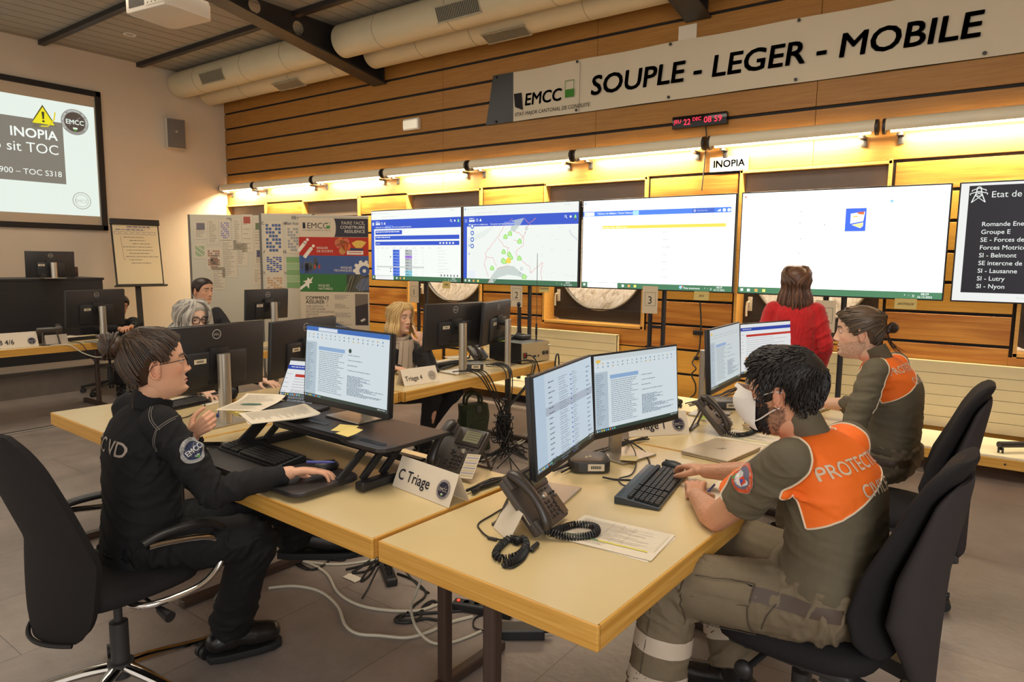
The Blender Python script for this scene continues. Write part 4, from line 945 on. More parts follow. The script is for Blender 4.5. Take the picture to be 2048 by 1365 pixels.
def monitor(pos, yaw, zc, label, page=None, W=.61, H=.363, zb=.752, tilt=4, group=None, emit=.75, base=(.24, .20), back=.105):
    """pos = point under the screen centre; yaw = direction the screen faces; zc = height of the screen centre; zb = what it stands on"""
    t = thing('monitor', label, 'monitor', (pos[0], pos[1], zb), yaw, group); hc = zc-zb
    MT = TRS((0, 0, hc), 0, R(-tilt))
    def tr(m): bmesh.ops.transform(m.bm, matrix=MT, verts=list(m.bm.verts)); return m
    m = MB(); m.box((-.006, 0, 0), (.012, W, H), bev=.003)
    tr(m).build('bezel', M_BLACK, t, smooth=False)
    m = MB(); m.box((-.019, 0, .0), (.022, W-.004, H-.006), bev=.005); m.box((-.036, 0, -.055), (.03, W*.58, H*.52), bev=.012)
    b = tr(m).build('back_shell', M_SCRB, t)
    if page:
        f = Flat(); page(f, W-.018, H-.034); f.build('display', attr_mat('lit_monitor', .35, emit=emit), t, MT @ TRS((.0004, 0, .009)))
    f = Flat(); f.ringp(0, 0, .026, .003, L(206, 200, 190), 1); f.text('DELL', 0, -.006, .0165, L(206, 200, 190), 'CENTER', 1, bold=.02); f.build('logo', PRINT, t, MT @ TRS((-.0305, 0, H/2-.052), R(180)))
    f = Flat(); f.rect(-.035, -.0125, .07, .025, L(222, 206, 176), 1)
    for k in range(9): f.rect(-.02+.0045*k, -.006, .002 if k % 2 else .003, .012, L(70, 64, 56), 2)
    f.build('barcode_label', PAPER, t, MT @ TRS((-.052, .11, -.005), R(180)))
    m = MB()
    for k in range(4): m.box((-.052, -.07+.04*k, -.125), (.006, .022, .014))
    tr(m).build('sockets', M_BLACK, t, smooth=False)
    m = MB(); m.box((-.053, 0, .0), (.012, .11, .12), bev=.003); m.cyl((-.05, 0, 0), (-back, 0, 0), .022, seg=14); tr(m).build('hinge', M_BLACK, t)
    m = MB(); o = [(.028*math.cos(R(a))*1.0, .034*math.sin(R(a))) for a in range(90, 271, 20)]+[(.012, -.034), (.012, .034)]
    m.prism(o, hc+.02, TRS((-back-.02, 0, .006))); m.build('stand_column', M_ALU, t)
    m = MB(); m.box((-back+.03, 0, .005), (base[1], base[0], .008), bev=.003); m.build('stand_base', M_ALU, t, smooth=False)
    return t
ZT = .7505
monitor((-1.317, 2.153), R(11), 1.083, 'monitor with bluish table page, in front of the masked man and nearest the camera', table_page, zb=ZT, emit=.78)
monitor((-1.329, 2.784), R(-11.9), 1.075, 'monitor with a mail list page, angled against the bluish table monitor', lambda f, W, H: mail_page(f, W, H, orange=True), zb=ZT, emit=.85)
monitor((-1.321, 3.916), R(3.1), 1.103, 'monitor with grey text page seen very obliquely, before the ponytail man', lambda f, W, H: mail_page(f, W, H, orange=True, col=L(214, 228, 232)), zb=ZT, emit=.7)
monitor((-1.337, 4.80), R(-18), 1.064, 'monitor with red and orange bars, in front of the woman in red', ticket_page, zb=ZT, emit=.9)
monitor((-2.366, 1.978), R(-93.3), 1.160, 'monitor on the black desk riser showing a mailbox', mail_page, zb=.929, emit=.85)
monitor((-3.47, 2.0), R(184), 1.109, 'black monitor seen from behind, next to the face of the woman with bun', zb=ZT, back=.075)
monitor((-3.72, 2.76), R(192), 1.075, 'black monitor seen from behind, between the riser monitor and another monitor back', zb=ZT)
monitor((-3.604, 4.114), R(173), 1.123, 'black monitor seen from behind, hiding the elbow of the blonde woman', zb=ZT)
monitor((-3.553, 4.594), R(196), 1.123, 'black monitor seen from behind, nearest to the radio box', zb=ZT)
monitor((-5.965, 4.013), R(184), 1.187, 'small black monitor seen from behind before the notice boards', W=.5, H=.3, zb=ZT)
monitor((-7.75, 3.18), R(190), 1.10, 'black monitor seen from behind on the OB 4/6 table', W=.63, H=.39, zb=ZT)
monitor((-9.834, 3.545), R(178), 1.53, 'black monitor seen from behind on top of the black speaker desk', W=.54, H=.33, zb=1.354)

def keyboard(pos, yaw, label, rows=6, w=.44, d=.145, col=None, group=None):
    """local +x points away from the typist, y along the keys"""
    t = thing('keyboard', label, 'keyboard', pos, yaw)
    m = MB(); m.prism([(-d/2, 0), (d/2, 0), (d/2, .026), (d/2-.02, .028), (-d/2, .010)], w, Matrix.Translation((0, w/2, 0)) @ Matrix.Rotation(R(90), 4, 'X'), bev=.003); m.build('case', col or M_DARK, t, smooth=False)
    m = MB(); rg = random.Random(1)
    for r in range(rows):
        x = -d/2+.014+.019*r+(.007 if r == rows-1 else 0); z = .0125+(x+d/2)*.125
        y = -w/2+.012
        secs = [(0, .285), (.297, .057), (.362, .070)]
        for s0, sw in secs:
            y = -w/2+.01+s0
            while y < -w/2+.01+s0+sw-.012:
                kw = .018
                if r == 0 and s0 == 0 and abs(y-(-w/2+.082)) < .01: kw = .105
                m.box((x, y+kw/2, z+.004), (.0155, kw-.003, .008), Matrix.Rotation(R(-7), 3, 'Y')); y += kw+.0012
    m.build('keycaps', M_KEY, t, smooth=False)
    m = MB()
    for s in (-1, 1): m.box((d/2-.02, s*w*.4, -.001), (.02, .02, .006))
    m.build('feet', M_BLACK, t)
    return t
M_KEY = mat('black_keycap', L(38, 37, 38), .4)
M_KBB = mat('blue_black_keyboard_case', L(46, 52, 58), .35)
kb = PZ(1300, 985, .75); keyboard((-1.095, 2.45, .752), R(190), 'black keyboard on the near table under the hands of the masked man', 6, .46, .17, M_KBB)
keyboard((-2.60, 1.70, .7875), R(87), 'black keyboard on the riser tray of the woman with the bun', 6, .46, .15, M_BLACK)
keyboard(PZ(880, 733, .752), R(0), 'black keyboard behind the Triage 4 sign', 6, .44, .14, M_BLACK)
keyboard((-8.02, 3.12, .752), R(8), 'black keyboard beside the monitor on the OB 4/6 table', 6, .44, .14, M_BLACK)
keyboard((-3.98, 2.05, .752), R(190), 'black keyboard between the woman with bun and the monitor back', 6, .40, .13, M_BLACK)
def mouse(pos, yaw, label):
    t = thing('computer_mouse', label, 'mouse', pos, yaw)
    m = MB(); m.ball((0, 0, .012), (.056, .031, .026), 20); bmesh.ops.bisect_plane(m.bm, geom=m.bm.verts[:]+m.bm.edges[:]+m.bm.faces[:], plane_co=(0, 0, 0), plane_no=(0, 0, -1), clear_outer=True)
    m.build('shell', M_BLACK, t); MB().box((.03, 0, .031), (.018, .007, .012), bev=.003).build('wheel', M_DARK, t)
    return t
mouse((-1.135, 2.745, .751), R(170), 'black mouse under the right hand of the masked man')
mouse((-2.215, 1.745, .788), R(75), 'black mouse under the hand of the woman with the bun')
mouse(PZ(792, 738, .752), R(20), 'black mouse under the hand of the blonde woman')
mouse(PZ(953, 710, .752), R(20), 'white-grey mouse between the two monitor stands of the blonde woman')

def mini_pc(pos, yaw, label, s=.17):
    t = thing('mini_computer', label, 'mini computer', pos, yaw)
    def rr(a, r): return [(cx+r*math.cos(R(q)), cy+r*math.sin(R(q))) for cx, cy, q0 in ((a-r, a-r, 0), (-a+r, a-r, 90), (-a+r, -a+r, 180), (a-r, -a+r, 270)) for q in range(q0, q0+91, 15)]
    m = MB(); m.prism(rr(s/2, .035), .046, TRS((0, 0, .004)), bev=.004); m.build('case', mat('dark_mini_pc', L(50, 46, 44), .4), t)
    m = MB(); m.prism(rr(s/2-.02, .02), .004, TRS((0, 0, 0))); m.build('foot', M_BLACK, t)
    f = Flat(); f.line([(-.02, .012), (.005, .012), (-.004, -.008), (.02, -.008)], .006, L(206, 190, 160), 1); f.build('logo', PRINT, t, Matrix.Translation((0, 0, .0505)) @ Matrix.Rotation(R(-90), 4, 'Y') @ Matrix.Rotation(R(90), 4, 'X'))
    f = Flat(); f.rect(-.035, -.015, .07, .03, L(222, 206, 176), 1)
    for k in range(11): f.rect(-.022+.004*k, -.006, .002 if k % 2 else .003, .013, L(60, 56, 50), 2)
    f.build('barcode_label', PAPER, t, TRS((s/2+.0005, .02, .028)))
    return t
mini_pc(PZ(1170, 940, .7505)+Vector((0, .03, 0)), R(-52), 'dark square mini computer between the two monitors of the masked man')
mini_pc(PZ(1448, 815, .7505), R(-52), 'dark square mini computer by the mask of the masked man')
mini_pc(PZ(945, 738, .7505), R(-45), 'black mini computer between the blonde woman\'s monitor stands')

def tent_sign(pos, yaw, label, words, size=.047, w=.32, h=.118, tilt=24, x=-.14, badge=True, faded=False):
    t = thing('tent_sign', label, 'name sign', pos, yaw); a = R(tilt); dp = h*math.sin(a); ht = h*math.cos(a)
    cp = mat('folded_sign_card', L(226, 212, 190), .7)
    for nm, s in (('front_card', 1), ('rear_card', -1)):
        m = MB(); m.sheet(1, 1, lambda u, v: Vector((s*dp*(1-v), (u-.5)*w, ht*v+.001)), .0012); m.build(nm, cp, t, smooth=False)
    f = Flat(); ink = L(58, 56, 74) if not faded else L(120, 108, 104)
    f.text(words, x, .036, size, ink, layer=1, bold=.008, sx=.92)
    if badge:
        if not faded: crest(f, w/2-.055, .056, .036, L(48, 44, 62), L(214, 204, 190), 1, L(130, 122, 124))
        else: crest(f, w/2-.055, .056, .036, L(160, 148, 136), L(214, 200, 180), 1, L(180, 166, 150))
    f.build('lettering', PRINT, t, TRS((dp+.0022, 0, 0.001), 0, -a))
    return t
tent_sign((-1.755, 1.87, ZT), R(-98), 'folded white card sign reading C Triage on the near table joint', 'C Triage', .060, w=.345, h=.124, x=-.155)
tent_sign((-3.44, 3.55, ZT), R(-8), 'folded white card sign reading Triage 4 before the blonde woman', 'Triage 4', .05, faded=True, h=.125)
tent_sign((-1.46, 3.28, ZT), R(-40), 'folded card sign partly hidden by the mail list monitor of the masked man', 'Triage 1', .06, w=.34, h=.125, x=-.14)
tent_sign((-7.80, 2.42, ZT), R(0), 'folded white card sign reading OB 4/6 at the left photo edge', 'OB 4/6', .066, w=.46, h=.15, x=-.15, tilt=18)
tent_sign(PZ(1030, 1078, ZT)+Vector((-.03, .04, 0)), R(60), 'blank clear card holder lying behind the nearer desk phone', ' ', w=.13, h=.10, tilt=30, badge=False)

# ---- desk phones
M_PHONE = mat('graphite_phone', L(74, 66, 60), .4); M_PHONED = mat('dark_phone_handset', L(56, 49, 44), .35)
def coil(pts, r=.011, wire=.0032, turns=40):
    P = smooth_path(pts, 10); cum = [0]
    for a, b in zip(P, P[1:]): cum.append(cum[-1]+(b-a).length)
    out = []
    n = turns*8
    for i in range(n+1):
        s = cum[-1]*i/n; k = min(max(0, int(np.searchsorted(cum, s))-1), len(P)-2)
        q = P[k].lerp(P[k+1], (s-cum[k])/max(1e-9, cum[k+1]-cum[k])); tg = (P[k+1]-P[k]).normalized()
        u = tg.cross(Vector((0, 0, 1))); u = u.normalized() if u.length > .01 else Vector((1, 0, 0)); v = u.cross(tg); a = 2*math.pi*turns*i/n
        out.append(q+u*r*math.cos(a)+v*r*math.sin(a))
    return MB().tube(out, wire, 5)
def desk_phone(pos, yaw, label, cord=None, slope=48, card=True, name='desk_phone', scale=1.0):
    """local -y is the front edge; the face leans back by slope"""
    t = thing(name, label, 'phone', pos, yaw)
    if scale != 1: t.scale = (scale,)*3
    F_ = Matrix.Translation((0, -.07, .012)) @ Matrix.Rotation(R(slope), 4, 'X')      # face frame: x right, y up the face, z out
    def tr(m): bmesh.ops.transform(m.bm, matrix=F_, verts=list(m.bm.verts)); return m
    m = MB(); m.box((0, .105, .0), (.225, .215, .030), bev=.010); tr(m).build('body', M_PHONE, t)
    m = MB(); m.box((0, .09, -.05), (.15, .012, .012)); m2 = MB()
    sl = R(slope); top = F_ @ Vector((0, .17, -.012))
    s = MB()
    for sx in (-1, 1): s.bar(top+Vector((sx*.06, 0, 0)), Vector((sx*.075, top.y+.055, .004)), .012, .008)
    s.bar(Vector((-.085, top.y+.055, .005)), Vector((.085, top.y+.055, .005)), .02, .01); m.bm.free(); m2.bm.free()
    s.build('foot_stand', M_PHONE, t, smooth=False)
    m = MB(); m.box((.035, .165, .018), (.14, .078, .012), bev=.006); tr(m).build('display_frame', M_PHONED, t)
    f = Flat(); f.rect(-.05, -.026, .085, .052, L(120, 116, 92), 1)
    for k in range(4): f.rect(-.045, .012-.011*k, .07, .002, L(98, 94, 74), 2)
    f.build('display', PAPER, t, F_ @ Matrix.Translation((.042, .167, .0245)) @ Matrix.Rotation(R(-90), 4, 'Y') @ Matrix.Rotation(R(90), 4, 'X'))
    m = MB()
    for k in range(4): m.box((.0+.024*k, .116, .018), (.016, .007, .006), bev=.002)
    for sx in (-.03, .10):
        for k in range(3): m.box((sx, .142+.02*k, .021), (.009, .009, .006), bev=.002)
    for r in range(4):
        for c in range(3): m.box((.0+.021*c, .022+.017*r, .018), (.015, .0105, .008), bev=.003)
    for q in ((-.028, .03), (-.028, .045), (.068, .03), (.068, .045), (.068, .06), (.082, .092), (.098, .092), (.09, .078), (-.022, .095), (-.008, .09), (-.02, .082)): m.box((q[0], q[1], .018), (.011, .009, .007), bev=.002)
    tr(m).build('keys', M_PHONED, t)
    m = MB(); m.lathe([(.001, .026), (.009, .025), (.013, .02), (.013, .014)], 20, Matrix.Translation((.035, .098, 0))); tr(m).build('navigation_button', M_ALU, t)
    m = MB(); m.box((.092, .045, .0165), (.034, .075, .003)); 
    bmesh.ops.transform(m.bm, matrix=F_, verts=list(m.bm.verts))
    if card:
        m.bm.free(); f = Flat(); f.rect(-.035, -.055, .07, .11, L(214, 200, 176), 1)
        for k in range(9): f.rect(-.031, .04-.0115*k, .062, .006, L(160, 150, 160) if k % 2 else L(196, 178, 140), 2)
        f.build('number_card', PAPER, t, F_ @ Matrix.Translation((.11, .04, .024)) @ Matrix.Rotation(R(8), 4, 'Z') @ Matrix.Rotation(R(-90), 4, 'Y') @ Matrix.Rotation(R(90), 4, 'X'))
    else: m.build('label_strip', M_PHONED, t)
    m = MB(); path = [(-.082, .0, .03), (-.082, .02, .046), (-.082, .06, .058), (-.082, .105, .062), (-.082, .15, .058), (-.082, .195, .046), (-.082, .215, .03)]
    m.tube(path, [.018, .024, .020, .018, .020, .025, .019], 14, 4, flat=.72); tr(m).build('handset', M_PHONED, t)
    m = MB(); m.box((-.082, .02, .018), (.05, .05, .02), bev=.006); m.box((-.082, .19, .018), (.05, .05, .02), bev=.006); tr(m).build('cradle', M_PHONE, t)
    if cord: coil(cord[0], cord[1], .0032, cord[2]).build('coil_cord', M_CABLE, t)
    return t
p = PZ(905, 938, ZT)
desk_phone((-1.845, 2.155, ZT), R(-2), 'grey desk phone with a number card, behind the C Triage sign', ([(-.12, .0, .03), (-.16, .03, .012), (-.17, -.04, .012), (-.13, -.07, .012), (-.09, -.02, .012), (-.05, .06, .012)], .010, 30))
desk_phone((-1.26, 1.86, ZT), R(96), 'grey desk phone near the front corner of the nearest table', ([(-.09, -.075, .03), (-.06, -.16, .013), (.0, -.22, .013), (.06, -.20, .013), (.05, -.14, .013), (-.01, -.11, .013), (-.06, -.10, .014)], .011, 46), card=False)
desk_phone((-1.24, 3.53, ZT), R(96), 'grey desk phone beside the Triage 1 sign and monitor of the masked man', ([(-.1, -.07, .03), (-.08, -.14, .013), (0, -.19, .013), (.1, -.2, .013), (.16, -.17, .013), (.17, -.12, .013)], .010, 34), card=False)
desk_phone(PZ(955, 722, ZT)+Vector((-.05, .03, 0)), R(100), 'grey desk phone behind the right monitor of the blonde woman', card=False)
desk_phone(PZ(103, 690, ZT)+Vector((-.06, .0, 0)), R(262), 'grey desk phone seen from behind on the OB 4/6 table', card=False)
# loose headset coil lying before the near phone
t = thing('coiled_cord', 'black coiled headset cord lying on the near table in front of the phone', 'cord', (0, 0, 0))
q = lambda x, y: PZ(x, y, ZT+.012)
coil([q(1040, 1085), q(1020, 1078), q(998, 1096), q(992, 1112), q(1010, 1118), q(1038, 1110), q(1052, 1092), q(1045, 1078), q(1030, 1085)], .010, .0036, 34).build('coil', M_CABLE, t)
coil([q(1052, 1098), q(1035, 1118), q(1008, 1130)], .010, .0036, 14).build('coil_end', M_CABLE, t)
MB().tube([PZ(1008, 1132, ZT+.006), PZ(1025, 1136, ZT+.004), PZ(1048, 1120, ZT+.004), PZ(1060, 1098, ZT+.006), PZ(1075, 1085, ZT+.01)], .003, 6, 5).build('lead', M_CABLE, t)
m = MB(); m.bar(PZ(1062, 1102, ZT+.008), PZ(1076, 1088, ZT+.010), .014, .012, bev=.003); m.bar(PZ(975, 1076, ZT+.006), PZ(994, 1080, ZT+.006), .010, .010, bev=.003); m.build('plug', M_BLACK, t, smooth=False)
MB().tube([PZ(1010, 1015, ZT+.004), PZ(985, 1030, ZT+.004), PZ(957, 1048, ZT+.004), PZ(962, 1062, ZT+.004), PZ(978, 1075, ZT+.006), PZ(1010, 1082, ZT+.004)], .0028, 6, 6).build('thin_lead', M_CABLE, t)

# ---- papers, laptops, notebooks
def paper(pos, yaw, label, fn=None, w=.21, h=.297, n=1, name='paper_sheet', lift=0.0, cat='paper', col=(226, 212, 188)):
    """lies flat; local +x towards the foot of the page is -x"""
    t = thing(name, label, cat, pos, yaw)
    for k in range(n):
        m = MB(); rz = R(4*k-2*(n-1)) if k < n-1 else 0; sgn = .004*(n-k)
        m.sheet(8, 6, lambda u, v: Matrix.Rotation(rz, 3, 'Z') @ Vector(((u-.5)*h, (v-.5)*w, .0006+.0016*k+lift*(max(0, u-.55)/.45)**2)), .0006); m.build('sheet', M_PAPERW if k < n-1 else mat('paper_%d_%d_%d' % col, L(*col), .8), t)
    if fn:
        f = Flat(); fn(f, w, h); top = .0022+.0016*(n-1)
        v2 = [(x, y, z) for x, y, z in f.v]
        f.v = [(z, -y, top+.0004*x/Flat.STEP+lift*(max(0, z/h+.5-.55)/.45)**2) for x, y, z in v2]
        f.build('print', PAPER, t)
    return t
def text_page(f, w, h, seed=1, n=30): f.rows(-w/2+.02, -h/2+.02, h/2-.02, w-.04, n, .0022, L(140, 130, 122), seed, (.5, 1))
def form_page(f, w, h):
    c = L(176, 164, 150)
    for k in range(14): f.line([(-w/2+.02, -h/2+.06+.0155*k), (w/2-.012, -h/2+.06+.0155*k)], .0009, c)
    for x in (-w/2+.02, -.04, .0, .04, w/2-.012): f.line([(x, -h/2+.06), (x, h/2-.02)], .0009, c)
    f.rows(-w/2+.025, -h/2+.07, h/2-.03, w*.8, 22, .002, L(160, 148, 140), 3)
    f.rect(-w/2+.02, -h/2+.045, w*.35, .006, L(96, 150, 90), 3); f.rect(-w/2+.02+w*.35, -h/2+.045, w*.5, .006, L(226, 216, 60), 3); f.rows(-w/2+.04, -h/2+.015, -h/2+.04, w*.7, 2, .0025, L(120, 112, 104), 8); f.disc(-w/2+.02, -h/2+.03, .006, L(110, 104, 110), 3, 12)
paper((-.99, 1.935, ZT), R(95), 'stack of printed forms with green and yellow stripe on the near table corner', form_page, .33, .23, 3)
def laptop_closed(pos, yaw, label):
    t = thing('closed_laptop', label, 'laptop', pos, yaw)
    ml = mat('silver_laptop', L(204, 186, 158), .35, metal=.5)
    MB().box((0, 0, .006), (.235, .335, .009), bev=.003).build('base', ml, t, smooth=False); MB().box((0, 0, .015), (.237, .337, .007), bev=.003).build('lid', ml, t, smooth=False)
    m = MB(); m.box((-.116, 0, .010), (.01, .22, .006)); m.build('hinge', M_DARK, t, smooth=False)
    f = Flat(); f.line([(-.018, -.012), (.0, -.012), (-.006, .01), (.018, .01)], .004, L(80, 72, 64), 1); f.build('logo', PRINT, t, Matrix.Translation((0, 0, .0192)) @ Matrix.Rotation(R(-90), 4, 'Y') @ Matrix.Rotation(R(90), 4, 'X'))
    return t
laptop_closed((-1.06, 3.14, ZT), R(-8), 'closed silver laptop on the near table behind the keyboard')
laptop_closed((-1.0, 5.02, ZT) if False else (-.98, 4.50, ZT), R(-10), 'closed silver laptop by the forearm of the ponytail man')
paper((-1.02, 3.50, ZT), R(86), 'printed list lying behind the closed laptop', form_page, .30, .215, 1)
paper((-.82, 2.58, ZT), R(86), 'notepad page under the forearms of the masked man', None, .21, .30, 2, 'notepad', cat='notepad')
def pen(a, b, label, c1, c2=None, r=.0045, name='pen'):
    t = thing(name, label, 'pen', (a+b)/2); A = a-(a+b)/2; B = b-(a+b)/2
    MB().cyl(A, A.lerp(B, .72), r, seg=10).build('barrel', c1, t); MB().tube([A.lerp(B, .72), A.lerp(B, .8), B], [r, r*.9, r*.2], 10).build('tip', c2 or c1, t)
    return t
M_BLUEPEN = mat('blue_pen', L(52, 62, 150), .3)
pen(PZ(1429, 970, ZT+.016), PZ(1412, 988, ZT+.006), 'blue pen on the notepad beside the left hand of the masked man', M_BLUEPEN)
t = thing('notebook', 'beige notebook with a pen on it, under the chin of the masked man', 'notebook', (-.995, 3.80, ZT), R(-8)); MB().box((0, 0, .008), (.22, .30, .014), bev=.003).build('pages', mat('notebook_pages', L(200, 184, 156), .8), t, smooth=False); MB().box((0, 0, .0165), (.225, .305, .004), bev=.001).build('cover', mat('beige_cover', L(196, 174, 138), .6), t, smooth=False)
pen(PZ(1485, 850, ZT+.024), PZ(1535, 847, ZT+.024), 'cream pencil lying on the beige notebook', mat('cream_pencil', L(214, 184, 130), .5), name='pencil')
pen(PZ(1420, 826, ZT+.016), PZ(1460, 832, ZT+.016), 'thick orange and black marker beside the monitor stand of the ponytail man', mat('orange_marker', L(222, 96, 30), .4), M_BLACK, .009, 'marker_pen')
pen(PZ(1432, 835, ZT+.016), PZ(1462, 838, ZT+.016), 'slim black pen behind the orange marker', M_BLACK, None, .005)
sticky(PZ(1408, 836, ZT+.016), (0, R(-90), R(40)), (.05, .05), 'bright green sticky note at the foot of a monitor stand', '', (150, 190, 40), 0)
sticky(PZ(1258, 918, ZT+.016), (0, R(-90), R(20)), (.075, .075), 'yellow sticky note on a monitor base of the masked man', '', (220, 200, 140), .1)
# ---- blonde woman's table
paper(PZ(835, 722, ZT), R(10), 'stack of papers behind the Triage 4 sign', text_page, .21, .297, 4)
paper(PZ(915, 715, ZT), R(70), 'white notepad behind the blonde woman\'s monitor stand', text_page, .15, .21, 3, 'notepad', cat='notepad')
t = thing('radio_box', 'black and metal radio box with rear sockets at the end of the Triage 4 table', 'radio', (-3.55, 4.96, ZT), R(-8))
MB().box((0, 0, .095), (.40, .36, .17), bev=.003).build('case', M_BLACK, t, smooth=False); MB().box((.202, 0, .095), (.006, .36, .17)).build('rear_plate', mat('bare_metal_plate', L(190, 172, 138), .4, metal=.4), t, smooth=False)
m = MB()
for y, z, r in ((.10, .08, .018), (.145, .08, .018)): m.cyl((.205, y, z), (.21, y, z), r, seg=16)
m.build('fan_grille', M_DARK, t); m = MB()
for y in (-.03, -.01, .03): m.box((.207, y, .06), (.008, .012, .016))
m.box((.208, -.14, .075), (.012, .04, .05), bev=.003); m.build('socket', M_BLACK, t, smooth=False); MB().box((.215, -.15, .08), (.006, .016, .03)).build('switch', mat('red_switch', L(160, 30, 30), .4), t, smooth=False)
for sx in (-1, 1):
    m = MB()
    for sy in (-1, 1): m.box((sx*.15, sy*.13, .005), (.03, .03, .01))
    m.build('foot', M_BLACK, t, smooth=False)
MB().tube([(.21, .12, .15), (.235, .12, .15), (.235, .16, .15), (.21, .16, .15)], .004, 6).build('handle', M_ALU, t)
MB().tube([(.215, -.14, .075), (.27, -.13, .08), (.31, -.1, .02), (.33, -.08, -.1), (.335, -.08, -.2)], .006, 6, 5).build('power_cable', M_CABLE, t)
t = thing('desk_microphone', 'gooseneck microphone on a black base, on top of the radio box', 'microphone', (-3.60, 5.06, ZT+.1815), R(-8))
MB().box((0, 0, .02), (.14, .13, .035), bev=.008).build('base', M_DARK, t, smooth=False); MB().tube([(0, 0, .035), (-.002, -.01, .15), (-.004, -.03, .30)], .005, 8, 4).build('gooseneck', M_BLACK, t); MB().ball((-.004, -.032, .315), (.018, .018, .024)).build('windshield', M_BLACK, t)
MB().tube([(.02, .05, .03), (.01, -.02, .04), (-.02, -.05, .035)], .012, 8).build('key_bar', M_BLACK, t)
t = thing('walkie_talkie', 'small black handset radio with short antenna lying on the radio box', 'radio', (-3.68, 4.93, ZT+.1815), R(30)); MB().box((0, 0, .014), (.13, .06, .026), bev=.006).build('body', M_BLACK, t, smooth=False); MB().tube([(.06, .02, .02), (.10, .05, .06), (.105, .055, .14)], .004, 6, 3).build('antenna', M_BLACK, t)
t = thing('antenna', 'tall thin black whip antenna at the far end of the radio box', 'antenna', (-3.44, 5.07, ZT+.001)); MB().lathe([(.001, 0), (.014, 0), (.014, .012), (.007, .02), (.007, .22), (.011, .24), (.009, .32), (.003, .34), (.002, .95), (.001, .96)], 10).build('whip', M_BLACK, t)
sticky(PZ(1003, 683, ZT+.19), (0, R(-90), R(40)), (.07, .10), 'green paper slip on the radio box beside the monitor', '', (176, 200, 70), .1)
# headset hanging at the table end (seen above the bluish monitor)
t = thing('headset', 'black headset resting behind the bluish monitor at the end of the Triage 4 table', 'headset', (-3.27, 5.16, .70), R(20)); MB().tube([(0, -.07, -.03), (0, -.075, .04), (0, -.04, .1), (0, .04, .1), (0, .075, .04), (0, .07, -.03)], .007, 8, 5).build('headband', M_BLACK, t)
for s in (-1, 1): MB().lathe([(.001, -.012), (.03, -.012), (.035, 0), (.03, .014), (.001, .014)], 18, TRS((0, s*.07, -.04), 0, 0, R(90))).build('ear_pad', M_BLACK, t)
# ---- OB 4/6 table
paper(PZ(150, 676, ZT)+Vector((-.08, 0, 0)), R(20), 'loose papers behind the keyboard on the OB 4/6 table', text_page, .21, .297, 3)
t = thing('clear_card_holder', 'small clear plastic card holder before the phone on the OB 4/6 table', 'card holder', PZ(106, 690, ZT)+Vector((.0, .03, 0)), R(0)); m = MB(); m.sheet(1, 1, lambda u, v: Vector((.03*(1-v), (u-.5)*.2, .10*v)), .003); m.build('front', mat('clear_plastic', L(190, 176, 160), .2), t, smooth=False); m = MB(); m.sheet(1, 1, lambda u, v: Vector((-.03*(1-v), (u-.5)*.2, .10*v)), .003); m.build('back', mat('clear_plastic', L(190, 176, 160), .2), t, smooth=False)
t = thing('white_cable', 'white cable hanging over the edge of the OB 4/6 table', 'cable', (0, 0, 0)); q = [PZ(100, 692, .756), PZ(118, 690, .757), Vector((-7.62, 2.88, .745)), Vector((-7.60, 2.98, .66)), Vector((-7.60, 3.12, .60)), Vector((-7.62, 3.28, .62)), Vector((-7.66, 3.38, .64))]; MB().tube(q, .006, 6, 6).build('cord', M_CABLEW, t)
t = thing('black_cable', 'thin black cable loop hanging under the OB 4/6 table edge', 'cable', (0, 0, 0)); MB().tube([PZ(140, 684, .756), Vector((-7.62, 2.98, .75)), Vector((-7.61, 3.06, .60)), Vector((-7.61, 3.16, .48)), Vector((-7.62, 3.28, .52)), Vector((-7.65, 3.36, .62))], .004, 6, 6).build('cord', M_CABLE, t)
# ---- desk of the grey-haired woman and the far man
t = thing('headphones', 'black over-ear headphones lying beside the hand of the grey-haired woman', 'headphones', PZ(462, 775, ZT)+Vector((.3, -.18, 0)), R(60))
for s in (-1, 1): MB().lathe([(.001, -.018), (.030, -.018), (.036, -.008), (.036, .010), (.026, .018), (.001, .018)], 22, TRS((s*.0, s*.075, .036), 0, 0, R(90))).build('ear_cup', M_BLACK, t)
MB().tube([(0, -.08, .04), (-.06, -.085, .05), (-.13, -.05, .03), (-.14, .0, .02), (-.13, .05, .03), (-.06, .085, .05), (0, .08, .04)], .009, 8, 4).build('headband', M_DARK, t)
paper(PZ(400, 800, ZT), R(20), 'white papers on the table in front of the woman with the bun', text_page, .25, .35, 2)
t = thing('tablet', 'black tablet in an upright cover before the man with the scarf', 'tablet', PD(441, 643, 6.45).to_tuple()[:2]+(ZT,), R(20)); m = MB(); m.box((0, 0, .095), (.012, .25, .18), Matrix.Rotation(R(-14), 3, 'Y'), bev=.004); m.build('cover', M_DARK, t, smooth=False); m = MB(); m.box((-.035, 0, .085), (.008, .24, .17), Matrix.Rotation(R(20), 3, 'Y'), bev=.003); m.build('stand_flap', M_DARK, t, smooth=False)
t = thing('paper_box', 'white lidded box behind the monitor backs, below the tall banner stand', 'box', PD(632, 645, 5.6).to_tuple()[:2]+(ZT,), R(0))
t.location = (-3.86, 3.05, ZT); MB().box((0, 0, .1), (.24, .32, .2), bev=.003).build('box', mat('white_box_card', L(216, 204, 182), .7), t, smooth=False); MB().box((0, 0, .205), (.25, .33, .012), bev=.002).build('lid', mat('white_box_lid', L(226, 214, 192), .6), t, smooth=False)

